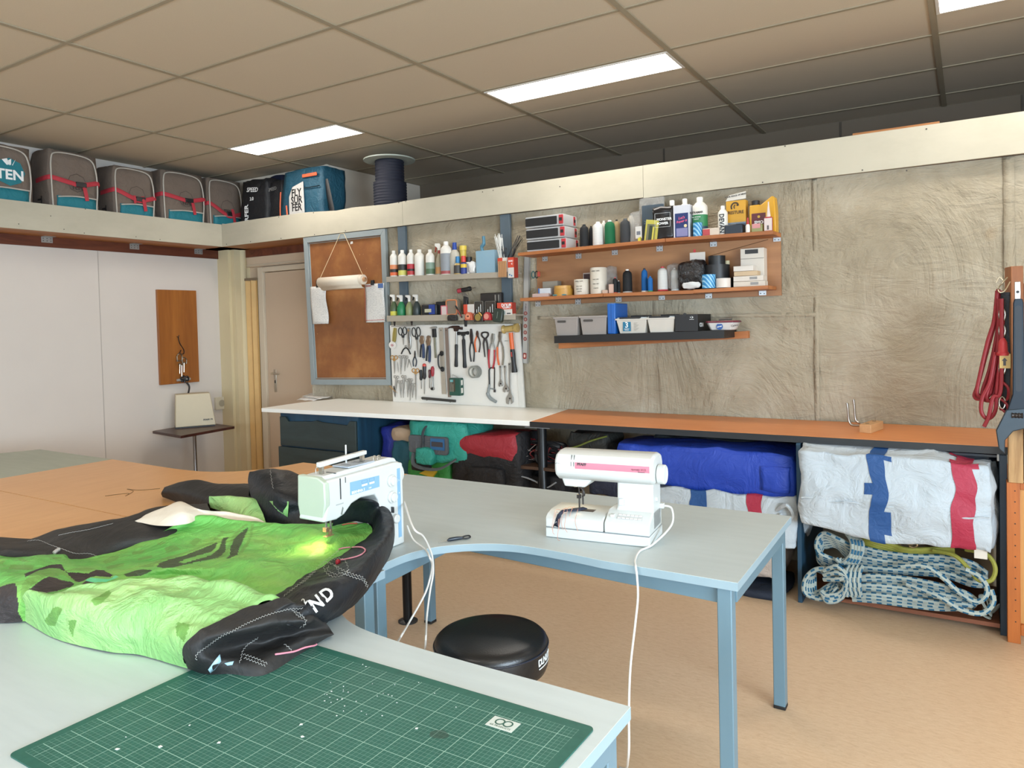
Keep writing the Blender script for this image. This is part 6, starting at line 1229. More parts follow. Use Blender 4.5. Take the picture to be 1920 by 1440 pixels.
M_DPL = NT('black film in a clear bag'); M_DPL.col(M_DPL.ramp(M_DPL.noise(M_DPL.obj(), 14, 4, .6, 2), [(.5, lin('1d1b1c')), (.7, lin('302c2d')), (.82, lin('c9c9c9'))])); M_DPL.pr(.2, spec=.6); M_DPL.bump(M_DPL.noise(M_DPL.obj(), 18, 4, .6, 2), .9, .02); M_DPL = M_DPL.m
bag('plastic_bag', 'big shiny black plastic bag slumped in the middle of the shelf', 1300, 492, 52, Y3+.01, zs2, M_DPL, .12, 5, .5, .02)
boxi('card_tag', 'white card with a red tab on top of the black plastic bag', 'card', 1293, 1322, 474, Y3+.02, at(1300, 494, y=Y3+.02).z-.01, .004, plain('cfc9c2', .6), [('red_tab', .25, .4, 1.0, 1.25, plain('b5323a', .5))])
bag('plastic_bag', 'white crumpled film at the foot of the black bag', 1296, 530, 34, Y3-.06, zs2, plain('cfcfcd', .3), .03, 7, .5, .008)
xx = at(1344, 530, y=Y3).x; t, R, H = rollz('wide black tape roll in the middle of the stack', 1344, 497, 47, Y3+.03, zs2(xx)+.055, M_BLK, .5); rollz('narrower black tape roll topping the stack', 1344, 480, 31, Y3+.03, zs2(xx)+.055+H+.001, M_BLK, .5)
rollz('lowest black tape roll of the stack, hidden by the blue and white rolls', 1350, 522, 47, Y3+.03, zs2(xx), M_BLK, .5)
rollz('small cream roll peeping out behind the top black roll', 1363, 489, 10, Y3+.08, zs2(xx)+.10, plain('c9bf9c', .6))
rollz('white tape roll beside the blue patterned roll', 1356, 522, 27, Y3-.05, zs2(xx), plain('d3cbc3', .5)); 
def m_bluetape():
    t = NT('blue printed tape'); w_ = t.n('ShaderNodeTexWave', {'Scale': 22, 'Distortion': 1.5, 'Detail': 1}); w_.bands_direction = 'DIAGONAL'; t.put(w_.inputs['Vector'], t.obj()); t.col(t.ramp(w_.outputs[1], [(.55, lin('2a7fb5')), (.72, lin('8fc0dd'))])); t.pr(.4); return t.m
M_BT = m_bluetape(); rollz('blue patterned tape roll on the middle shelf', 1329, 515, 25, Y3-.06, zs2(at(1329, 515, y=Y3-.06).x), M_BT)
MWB = plain('cfc8bd', .6, var=.02)
u_ = at(1400, 530, y=Y3).x; zq = zs2(u_)
t, w_, h1 = boxi('white_box', 'tall white box with a black window behind the low white boxes', 'box', 1388, 1432, 467, Y3+.06, zq, .09, MWB, [('window', .2, .76, .86, .97, plain('1c1c1e', .4)), ('lid_gap', 0, 1, .73, .74, plain('5a5650', .7))])
yb2 = Y3-.03; H_ = 0
for k, (u0, u1, v0, v1, labl, cc) in enumerate(((1375, 1434, 529, 539, 'lowest of the low white boxes with a grey label', 'cfc6b8'), (1375, 1431, 519, 529, 'second low white box from the bottom', 'd3cbc0'), (1376, 1420, 510, 519, 'beige low box under the top white one', 'c4ac8c'), (1375, 1412, 500, 510, 'top one of the low white boxes', 'd6cfc6'))):
    a = at(u0, v0, y=yb2); b = at(u0, v1, y=yb2); hh = (a.z-b.z)*.96; p_ = boxi('low_box', labl, 'box', u0, u1, v0, yb2, a.z-hh, .08+.01*(k % 2), plain(cc, .6), [('sticker', .55, .8, .3, .8, plain('8f8f8d', .6))] if k < 2 else [])
    p_[0].location.z = zq+H_; H_ += hh+.0015
# top shelf: bottles and packs
Y4 = 4.55
bag('plastic_bag', 'tall clear bag hanging up against the fascia behind the booklet', 1222, 372, 50, Y4+.07, lambda x: zs1(x)+.16, M_BAG, .01, 11, .1, .006)
t, w_, h_ = boxi('booklet', 'dark grey-blue flat pack standing behind the black pouch', 'pack', 1203, 1244, 386, Y4+.05, zs1(at(1220, 420, y=Y4).x), .008, plain('3f4d58', .5)); lettering('2010', .03, plain('7d93a8', .6), t, FRONT(w_*.3, -.002, h_*.55))
bag('plastic_bag', 'small clear bag with a price tag beside the cream thread cone', 1192, 400, 20, Y4, zs1, M_BAG, .04, 13, .2)
boxi('price_tag', 'white price tag in the small clear bag', 'card', 1191, 1203, 425, Y4-.03, zs1(at(1195, 420, y=Y4).x)+.03, .002, plain('c9c7c2', .6), [('digits', .2, .8, .3, .6, plain('6a6f78', .6))])
t, w_, h_ = boxi('scraper_pack', 'yellow-bordered blister card with a small green tool', 'blister card', 1206, 1230, 412, Y4-.04, zs1(at(1215, 440, y=Y4).x), .012, plain('b5ad4a', .45), [('window', .15, .8, .05, .82, plain('6b6a52', .4)), ('tool', .35, .55, .08, .75, plain('2e3a28', .4), .006), ('handle', .62, .74, .1, .7, plain('c2b94e', .4), .008)], rz=0); t.rotation_euler = (0, math.radians(8), 0)
tag(obj('yellow_clip', MB().cbox((0, 0, .016), (.018, .016, .032)).cbox((.006, 0, .034), (.006, .02, .01)), plain('c9bf3a', .5), loc=(at(1199, 440, y=Y4-.04).x, Y4-.04, zs1(at(1199, 440, y=Y4).x)), bevel=.002), 'small yellow clip on the top wooden shelf', 'clip')
def pouch(label, u0, u1, vt, y, m_, txts, zf=zs1):
    a, b = at(u0, vt, y=y), at(u1, vt, y=y); z0_ = zf(a.x); w_, h_ = b.x-a.x, a.z-z0_
    t = thing('foil_pouch', label, 'pouch', (a.x, y, z0_)); obj('pouch', soft((w_/2, .02, h_/2), (w_*1.02, .05, h_*1.0), .12, 7, .006, 25, 3), m_, t, sharp=180)
    for (s, x, z, sz, mm) in txts: lettering(s, sz, mm, t, FRONT(w_*x, -.012, h_*z), bold=.0006)
    q = MB()
    for a_, b_, c_, d_ in ((.12, .88, .80, .805), (.12, .88, .40, .405), (.12, .13, .40, .805), (.87, .88, .40, .805)): q.box(w_*a_, w_*b_, -.0115, -.010, h_*c_, h_*d_)
    obj('print_frame', q, M_WTXT, t); return t
pouch('shiny black foil pouch with white frame print', 1224, 1262, 389, Y4-.03, plain('1c1b1d', .22, var=.1), [('MONSTER', .58, .62, .022, M_WTXT), ('POWER', .5, .5, .022, M_WTXT)])
for (u, vt, lab_) in ((1260, 376, 'white bottle behind the black pouch, first of the three tall ones'), (1284, 373, 'white bottle behind the blue and white carton')): bottle(lab_, u, vt, 22, Y4+.06, zs1(at(u, 400, y=Y4+.06).x))
t, w_, h_ = boxi('carton', 'white carton with a blue picture and pink lettering', 'carton', 1262, 1293, 386, Y4-.05, zs1(at(1275, 430, y=Y4).x), .075, plain('c9cbd3', .45), [('picture', .1, .9, .03, .76, plain('1b2f66', .4)), ('photo', .18, .86, .08, .32, plain('7f7fa8', .4), .002)])
lettering("Let's", .022, plain('c95a80', .5), t, FRONT(w_*.5, -.003, h_*.62, .12), bold=.0006, shear=.3); lettering('Repair it', .02, plain('c95a80', .5), t, FRONT(w_*.5, -.003, h_*.52, .12), bold=.0006, shear=.3)
obj('moon', MB().cyl((w_*.74, -.003, h_*.38), .010, .001, 16, 'y'), plain('d8c99c', .5), t)
t, R, H = bottle('tallest white bottle with green label', 1312, 370, 28, Y4+.0, zs1(at(1312, 400, y=Y4).x), [(.03, .28, '2f4658'), (.28, .56, '2f7d4c')]); lettering('ULTRAMAR', .018, plain('3a3a3a', .6), t, FRONT(-R*.25, -R*1.02-.001, H*.61), bold=.0005); lettering('ALL SPONGE', .010, M_WTXT, t, FRONT(-R*.2, -R*1.03-.001, H*.5)); lettering('CLEAN', .010, M_WTXT, t, FRONT(-R*.2, -R*1.03-.001, H*.45))
rollz('blue patterned tape roll on the top shelf before the green-labelled bottle', 1308, 418, 17, Y4-.06, zs1(at(1308, 430, y=Y4-.06).x), M_BT)
boxi('tape_box', 'small white and red pack before the tall bottles', 'pack', 1317, 1348, 429, WY+.02, zs1(at(1330, 430, y=WY).x), .05, plain('cdbfae', .5), [('print', .02, .45, .1, .9, plain('b5474a', .5))])
t, R, H = bottle('slim white bottle with large black lettering', 1355, 386, 18, Y4-.02, zs1(at(1355, 430, y=Y4).x), []); lettering('DEVAN', .042, plain('22262c', .5), t, MX((0, -R-.002, H*.40), (0, 0, -1), (1, 0, 0)), bold=.001, sx=.85)
t, w_, h_ = boxi('carton', 'tall yellow carton with wave logo and grey foot', 'carton', 1361, 1398, 378, Y4+.02, zs1(at(1380, 430, y=Y4).x), .06, plain('c9962c', .45), [('grey_foot', 0, 1, 0, .38, plain('7d8790', .5)), ('photo', .5, 1, .0, .34, plain('4a5c70', .5), .002)])
obj('open_flap', MB().prism([(-.002, 0), (w_*1.02, .006), (w_*1.02, .05), (.02, .035)], .0, .0015, 'y'), plain('cfcac0', .5), t, loc=(0, 0, h_+.001)); lettering('YOUR PEACE OF MIND', .013, plain('4a4a48', .6), t, FRONT(w_*.5, -.002, h_+.03, .10), bold=.0003)
lettering('RESTURE', .027, plain('4a3018', .5), t, FRONT(w_*.5, -.002, h_*.66), bold=.0006, sx=.9)
q = MB().tube(crv([(w_*.30, -.003, h_*.76), (w_*.28, -.003, h_*.85), (w_*.40, -.003, h_*.93), (w_*.58, -.003, h_*.92), (w_*.63, -.003, h_*.86), (w_*.55, -.003, h_*.87)], 5), .0045, 6, flat=.3).tube(crv([(w_*.44, -.003, h_*.77), (w_*.42, -.003, h_*.83), (w_*.48, -.003, h_*.88)], 5), .003, 6, flat=.3); obj('wave_logo', q, plain('3a2a1a', .5), t)
t = thing('oil_can', 'yellow jerry can with black cap and dark red label', 'oil can', (at(1405, 380, y=Y4).x, Y4, zs1(at(1420, 430, y=Y4).x))); w_ = at(1454, 380, y=Y4).x-at(1405, 380, y=Y4).x; h_ = at(1440, 368, y=Y4).z-t.location.z
obj('body', MB().prism([(0, 0), (w_, 0), (w_*1.0, h_*.55), (w_*.95, h_*.98), (w_*.85, h_), (w_*.42, h_*.78), (w_*.36, h_*.80), (0, h_*.80), (-.002, h_*.6)], 0, .08, 'y'), plain('cf9a24', .35), t, bevel=.006)
obj('cap', MB().lathe([(.024, h_*.8), (.024, h_*.93), (.02, h_*.94)], 20, (w_*.18, .04, 0)), M_BLK, t, bevel=.001); obj('label', MB().box(w_*.08, w_*.62, -.001, 0, h_*.16, h_*.56), plain('5c1c24', .4), t)
lettering('SMO', .026, M_WTXT, t, FRONT(w_*.36, -.0025, h_*.30), bold=.0008); obj('emblem', MB().cyl((w_*.36, -.0025, h_*.46), .008, .001, 20, 'y'), plain('c9a23a', .4), t)
boxi('dark_tub', 'low dark blue tub before the yellow carton', 'tub', 1358, 1392, 422, WY+.03, zs1(at(1370, 430, y=WY).x), .07, plain('1c2733', .4), bev=.006)
bottle('tiny white bottle with red cap before the oil can', 1402, 408, 8, WY+.03, zs1(at(1402, 420, y=WY).x), [], cap=plain('b5343a', .4), prof=[(1, 0), (1, .45), (.6, .56)], capp=[(.55, .56), (.3, 1)])
boxi('tin', 'low round-edged tin with pink lid in front of the oil can', 'tin', 1408, 1430, 421, WY+.03, zs1(at(1418, 420, y=WY).x), .06, plain('8f8f5c', .4), [('label', .1, .8, .5, 1.05, plain('c98a8a', .5))], bev=.005)
t, w_, h_ = boxi('sealant_bottle', 'red bottle with pale nozzle and white label at the shelf end', 'bottle', 1433, 1447, 407, WY+.02, zs1(at(1440, 420, y=WY).x), .03, plain('a8323c', .35), [('label', -.02, 1.02, .04, .9, plain('d3c4bf', .5)), ('barcode', .35, .6, .1, .4, plain('5a5050', .5), .002)], bev=.004)
obj('nozzle', MB().lathe([(.012, h_), (.010, h_+.02), (.004, h_+.07), (.0035, h_+.09)], 14, (w_/2, .015, 0)), plain('d9c9c2', .35), t)
# ================================================================ BLACK SHELF WITH BINS
xb = at(1381, 620, y=4.70).x; fyb = (at(1357.5, 628, x=xb)).y; la = at(1039, 638, y=fyb); ra_ = at(1357.5, 628, y=fyb)
zt_l = at(1039, 630, y=fyb).z; zt_r = at(1357, 619, y=fyb).z; zb_l = at(1039, 645, y=fyb).z; ztop = (zt_l+zt_r)/2; th = .05
t = thing('floating_shelf', 'thick black floating shelf with bins, below the wooden shelf unit', 'shelf', (la.x, fyb, ztop))
dzl, dzr = zt_l-ztop, zt_r-ztop; w_ = xb-la.x
obj('board', MB().prism([(0, dzl-th), (w_, dzr-th), (w_, dzr), (0, dzl)], 0, 4.70-fyb, 'y'), plain('151516', .5), t, bevel=.001)
zs3 = lambda x, w=w_: ztop+dzl+(dzr-dzl)*(x-la.x)/w+.0008
a, b = at(1048, 650, y=4.66), at(1403, 640, y=4.66); c = at(1403, 633, y=4.66)
tag(obj('support_batten', MB().prism([(0, -.045), (b.x-a.x, b.z-a.z-.01), (b.x-a.x, b.z-a.z+.035), (0, 0)], 0, .045, 'y'), M_PIN2, loc=(a.x, 4.655, a.z+.03), bevel=.001), 'long pine batten screwed to the wall under the black shelf', 'batten')
def bin_(label, u0, u1, vt, y, m_, dep, rim=.012, handle=True, name='storage_bin', taper=.012):
    a, b = at(u0, vt, y=y), at(u1, vt, y=y); z0_ = zs3(a.x); w_, h_ = b.x-a.x, a.z-z0_; t = thing(name, label, 'bin', (a.x, y, z0_)); k = taper
    vs_ = [(k, k, 0), (w_-k, k, 0), (w_-k, dep-k, 0), (k, dep-k, 0), (0, 0, h_), (w_, 0, h_), (w_, dep, h_), (0, dep, h_), (.006, .006, h_), (w_-.006, .006, h_), (w_-.006, dep-.006, h_), (.006, dep-.006, h_), (k+.004, k+.004, .004), (w_-k-.004, k+.004, .004), (w_-k-.004, dep-k-.004, .004), (k+.004, dep-k-.004, .004)]
    fs = [(0, 3, 2, 1)]+[(i, (i+1) % 4, 4+(i+1) % 4, 4+i) for i in range(4)]+[(4+i, 4+(i+1) % 4, 8+(i+1) % 4, 8+i) for i in range(4)]+[(8+i, 8+(i+1) % 4, 12+(i+1) % 4, 12+i) for i in range(4)]+[(12, 13, 14, 15)]
    obj('walls', MB().add(vs_, fs), m_, t, bevel=.003); r = MB()
    for q in ((-rim*.5, w_+rim*.5, -rim*.5, .004), (-rim*.5, w_+rim*.5, dep-.004, dep+rim*.5), (-rim*.5, .004, 0, dep), (w_-.004, w_+rim*.5, 0, dep)): r.box(q[0], q[1], q[2], q[3], h_-rim, h_+.001)
    obj('rim', r, m_, t, bevel=.002)
    if handle: obj('hand_hole', MB().prism(rrect(w_*.14, w_*.5, h_*.70, h_*.82, h_*.05), .0015, .003, 'y'), plain('4a4642', .6), t, loc=(0, -.0045, 0))
    return t, w_, h_
MGB = plain('9a928c', .45, var=.02)
fy2 = fyb+.01
bin_('grey plastic bin with a hand hole, at the far end of the black shelf', 1039, 1083, 595, fy2, MGB, .2); bin_('grey plastic bin with a hand hole, against the blue case', 1087, 1137, 593, fy2, MGB, .2)
a, b = at(1138, 573, y=fy2), at(1153, 573, y=fy2); z0_ = zs3(a.x); h_ = at(1140, 569, y=fy2).z-z0_
t = thing('tool_case', 'upright bright blue plastic case between the grey and the white bins', 'case', (a.x, fy2, z0_)); MBL = plain('1d5fb0', .35)
obj('case', MB().box(0, b.x-a.x, 0, .21, 0, h_), MBL, t, bevel=.006); obj('case_seam', MB().box((b.x-a.x)*.5-.001, (b.x-a.x)*.5+.001, -.001, .21, .01, h_+.001), plain('164a8c', .4), t)
t, w_, h_ = bin_('white plastic bin with blue sticker numbered 3 and a grey clip lid', 1155, 1212, 598, fy2-.01, plain('cbc6bc', .4, var=.02), .2, .01, False, taper=.018); C_ = plain('5f6468', .4)
obj('sticker', MB().box(w_*.22, w_*.48, -.0, .001, h_*.16, h_*.78), plain('1f7396', .45), t, loc=(0, .003, 0)); lettering('3', .05, M_WTXT, t, FRONT(w_*.35, .001, h_*.56), bold=.001); lettering('stapelen', .011, M_WTXT, t, FRONT(w_*.35, .001, h_*.32)); lettering('boxes', .011, M_WTXT, t, FRONT(w_*.35, .001, h_*.24))
q = MB(); [q.box(w_*.58, w_*(.66+.04*(k % 3)), 0, .001, h_*(.2+.07*k), h_*(.22+.07*k)) for k in range(8)]; obj('print', q, plain('8f8a80', .6), t, loc=(0, .003, 0))
obj('lid', MB().box(.004, w_-.004, .01, .19, h_, h_+.008), plain('a9b3b8', .35), t, bevel=.002); obj('clip', MB().box(w_*.12, w_*.8, -.006, .012, h_-.002, h_+.009), M_BLK, t, bevel=.002); obj('clip', MB().box(w_*.12, w_*.8, .185, .20, h_-.002, h_+.02), M_BLK, t, bevel=.002)
t, w_, h_ = bin_('plain white plastic bin with lid beside the black shoe box', 1213, 1265, 596, fy2-.01, plain('cbc6bc', .4, var=.02), .2, .01, False, taper=.014)
obj('lid', MB().box(.004, w_-.004, .01, .19, h_, h_+.008), plain('a9b3b8', .35), t, bevel=.002); obj('clip', MB().box(w_*.08, w_*.8, -.006, .012, h_-.002, h_+.009), M_BLK, t, bevel=.002); obj('clip', MB().box(w_*.12, w_*.8, .185, .20, h_-.002, h_+.02), M_BLK, t, bevel=.002)
t, w_, h_ = boxi('shoe_box', 'black shoe box with a white star-and-arrow mark', 'shoe box', 1265, 1308, 590, fy2-.02, zs3(at(1280, 620, y=fy2).x), .27, plain('1a1a1c', .5), [('lid_line', 0, 1, .72, .725, plain('39393b', .5))], bev=.002)
q = MB().prism([(0, .008), (.012, 0), (0, -.008), (.005, 0)], -.001, 0, 'y'); obj('arrow_mark', q, M_WTXT, t, loc=(w_*.74, -.001, h_*.82)); lettering('*', .022, M_WTXT, t, FRONT(w_*.70, -.002, h_*.78)); lettering('converse', .008, M_WTXT, t, FRONT(w_*.74, -.002, h_*.70))
obj('thumb_notch', MB().cyl((w_*.45, -.001, h_*.97), .012, .001, 16, 'y'), M_BLK, t); lettering('CON', .035, M_WTXT, t, EAST(w_+.0006, .075, h_*.36), bold=.001)
z0_ = zs3(at(1340, 620, y=fy2).x); a, b = at(1322, 605, y=fy2), at(1378, 600, y=fy2); w_ = .185; cx_ = (a.x+b.x)/2; h_ = at(1322, 603, y=fy2).z-z0_
t = thing('food_container', 'white food container with a dark red lid and round blue sticker', 'food container', (cx_, fy2+.075, z0_))
obj('tub', MB().add([(x*w_/2*s, y*.07*s, z) for z, s in ((0, .78), (h_*.85, 1)) for x, y in ((-1, -.6), (-.8, -1), (.8, -1), (1, -.6), (1, .6), (.8, 1), (-.8, 1), (-1, .6))], [tuple(range(8))[::-1], tuple(range(8, 16))]+[(i, (i+1) % 8, 8+(i+1) % 8, 8+i) for i in range(8)]), plain('ccc9c6', .35), t, bevel=.006, seg=3)
obj('lid', MB().add([(x*w_/2*s, y*.07*s, z) for z, s in ((h_*.85, 1.07), (h_*1.05, 1.03)) for x, y in ((-1, -.6), (-.8, -1), (.8, -1), (1, -.6), (1, .6), (.8, 1), (-.8, 1), (-1, .6))], [tuple(range(8))[::-1], tuple(range(8, 16))]+[(i, (i+1) % 8, 8+(i+1) % 8, 8+i) for i in range(8)]), plain('6b2b38', .4), t, bevel=.003)
obj('sticker', MB().cyl((-.005, -.0655, h_*.42), .020, .002, 24, 'y'), plain('1b4f96', .4), t); lettering('curver', .012, M_WTXT, t, FRONT(-.005, -.069, h_*.42, .2), bold=.0004); lettering('Curver', .02, plain('55555a', .5), t, MX((.083, -.052, h_*.5), (.5, .8, .1), (0, 0, 1)))
tag(obj('metal_tube', MB().tube([(-.04, 0, 0), (.04, 0, .003)], .007, 10), M_CHR, loc=(cx_+.01, fy2+.09, z0_+h_*1.05+.009)), 'short steel tube lying on the dark red lid', 'tube')
# clear lid lying on the grey bins
# ================================================================ LEFT WALL
a, b, c_, d = at(289, 543, x=XL), at(362, 545, x=XL), at(371, 720, x=XL), at(298, 722, x=XL)
t = thing('key_board', 'varnished wooden board on the white wall holding a bunch of keys', 'key board', (XL, d.y, d.z)); w_ = (c_.y+b.y)/2-(a.y+d.y)/2; h_ = a.z-d.z
obj('board', MB().box(0, .03, 0, w_, 0, h_), wood('a8692f', '7d4720', 'z', .9, .35, 5), t, bevel=.002)
ky = w_*.45; M_KEY = plain('8f8578', .25, .85)
obj('hook', MB().tube([(.03, ky, h_*.50), (.06, ky, h_*.50), (.062, ky, h_*.52)], .004, 6), M_IRON, t)
kk = tag(bpy.data.objects.new('key_bunch', None), 'bunch of keys and shackles on a black strap hung on the wooden board', 'keys'); C.objects.link(kk); kk.location = (XL+.05, d.y+ky, d.z+h_*.50)
obj('strap', MB().tube(crv([(0, 0, 0), (.004, .01, -.06), (.006, .05, -.13), (.006, .045, -.17), (.006, .01, -.16), (.006, .02, -.13)], 5), .008, 6, flat=.4), M_BLK, kk)
def shk(y, z, s): return crv([(.01, y-.018*s, z), (.01, y-.02*s, z+.04*s), (.01, y, z+.06*s), (.01, y+.02*s, z+.04*s), (.01, y+.018*s, z)], 5)
obj('shackle', MB().tube(shk(0, -.24, 1.3), .006, 8).tube([(.01, -.035, -.235), (.01, .035, -.235)], .006, 8), M_KEY, kk); obj('shackle', MB().tube(shk(.05, -.27, 1.1), .005, 8), M_KEY, kk)
for y, z, q in ((0, -.27, -.36), (.02, -.28, -.40), (.045, -.26, -.35)): obj('key', MB().tube([(.012, y, z), (.012, y-.006, q)], .005, 6).cyl((.006, y, z), .014, .008, 12, 'x'), M_KEY, kk)
t = thing('cable_hook', 'grey coat hook with black cable wound on it at the foot of the key board', 'hook', (XL+.03, d.y+w_*.55, d.z+.035))
obj('hook', MB().tube([(.02, -.07, 0), (.02, .07, .004)], .012, 8), plain('a9a6a0', .4), t); obj('coil', MB().tube(crv([(.03, -.03, -.02), (.035, .03, .03), (.03, .04, -.01), (.035, -.04, .01), (.03, .0, .035), (.035, .0, -.03)], 6), .009, 7), M_BLK, t)
# small table with the beige machine case
zt_ = .585; q = [at(286, 808, z=zt_), at(339, 817, z=zt_), at(440, 799, z=zt_)]; e = q[0]+q[2]-q[1]
cx_, cy_ = (q[0].x+q[2].x)/2, (q[0].y+q[2].y)/2
t = thing('small_table', 'small dark wooden table on a chrome stem below the key board', 'side table', (cx_, cy_, 0))
obj('tabletop', MB().prism([(p.x-cx_, p.y-cy_) for p in (q[0], q[1], q[2], e)], zt_-.025, zt_), wood('4a2620', '321813', 'x', rough=.35), t, bevel=.004)
obj('stem', MB().lathe([(.06, zt_-.032), (.03, zt_-.035), (.02, zt_-.06), (.016, zt_-.08), (.016, .14), (.024, .12), (.024, .08)], 18), plain('8d8886', .25, .9), t)
for k in range(4): al = k*PI/2+.4; obj('leg', MB().tube(crv([(.01*math.cos(al), .01*math.sin(al), .16), (.12*math.cos(al), .12*math.sin(al), .12), (.21*math.cos(al), .21*math.sin(al), .012)], 5), .009, 7), plain('8d8886', .25, .9), t)
P_, Q_, R_ = at(329, 802, z=zt_+.012), at(405, 796, z=zt_+.012), at(309, 801, z=zt_+.012); v1_ = (Q_-P_); v2_ = (R_-P_); v2_ = v2_-v1_.normalized()*v2_.dot(v1_.normalized()); v2_ = v2_.normalized()*.20
t = thing('sewing_machine_case', 'beige hard case of a sewing machine standing on the small dark table', 'case', P_); Hc = .31
vs_ = [(0, 0, 0), tuple(v1_), tuple(v1_+v2_), tuple(v2_)]; k1, k2 = .10, .12
tp_ = [v1_*k2*.3+v2_*.18, v1_*(1-k2)+v2_*.18, v1_*(1-k2)+v2_*.9, v1_*k2*.3+v2_*.9]
obj('shell', MB().add([Vector(p) for p in vs_]+[p+Vector((0, 0, Hc)) for p in tp_], [(0, 3, 2, 1), (4, 5, 6, 7)]+[(i, (i+1) % 4, 4+(i+1) % 4, 4+i) for i in range(4)]), plain('c4b799', .45, var=.02), t, bevel=.006, seg=3)
obj('base', MB().add([Vector(p)*.97+Vector((0, 0, -.011)) for p in vs_]+[Vector(p)*.97 for p in vs_], [(0, 3, 2, 1), (4, 5, 6, 7)]+[(i, (i+1) % 4, 4+(i+1) % 4, 4+i) for i in range(4)]), M_BLK, t)
up = (tp_[0]+Vector((0, 0, Hc))).normalized(); lettering('PFAFF 79', .022, M_TXT, t, MX(v1_*.80+up*.055-v2_.normalized()*.004, v1_, up), bold=.0005)
tag(obj('black_cord', MB().tube(crv([at(350, 717, x=XL+.08), at(355, 726, x=XL+.10), at(352, 742, x=XL+.14)], 6), .009, 8), M_BLK), 'black cord running from the coat hook down to the beige case', 'cord')
p = at(411, 756, x=XL); t = thing('wall_socket', 'beige wall socket beside the beige case', 'socket', (XL, p.y, p.z)); obj('plate', MB().box(0, .03, -.06, .06, -.065, .065), plain('cfc6b0', .5), t, bevel=.004); obj('outlet', MB().cyl((.03, .01, 0), .035, .003, 24, 'x'), plain('a39b88', .5), t)
# papers on the white worktop
M_SH = NT('printed sheet'); M_SH.col(M_SH.mix(M_SH.math('MULTIPLY', M_SH.math('GREATER_THAN', M_SH.noise(M_SH.obj((90, 30, 1)), 1, 1), .56), .4), lin('d8d6d2'), lin('8d8f92'))); M_SH.pr(.7); M_SH = M_SH.m
for k, (c4, labl) in enumerate(((((556, 750), (600, 735), (637, 739), (588, 752)), 'lowest printed sheet of the loose papers on the far end of the white worktop'), (((566, 744), (597, 733), (640, 741), (600, 749)), 'top printed sheet of the loose papers, with two black clips'))):
    P = [at(u, v, z=ZB+.003+.006*k) for u, v in c4]; o0 = P[0]; g = [[(P[0]*(1-i/6)+P[3]*(i/6))*(1-j/6)+(P[1]*(1-i/6)+P[2]*(i/6))*(j/6)-o0+Vector((0, 0, .006*abs(math.sin(i+j*1.3+k)))) for j in range(7)] for i in range(7)]
    t = thing('loose_sheet', labl, 'paper', o0); obj('page', MB().grid(g), M_SH, t, solid=.0008, sharp=180)
    if k:
        for u, v in ((598, 737), (622, 741)): p = at(u, v, z=ZB+.012)-o0; obj('binder_clip', MB().cbox((p.x, p.y, .016), (.05, .02, .012)), M_BLK, t, bevel=.003)
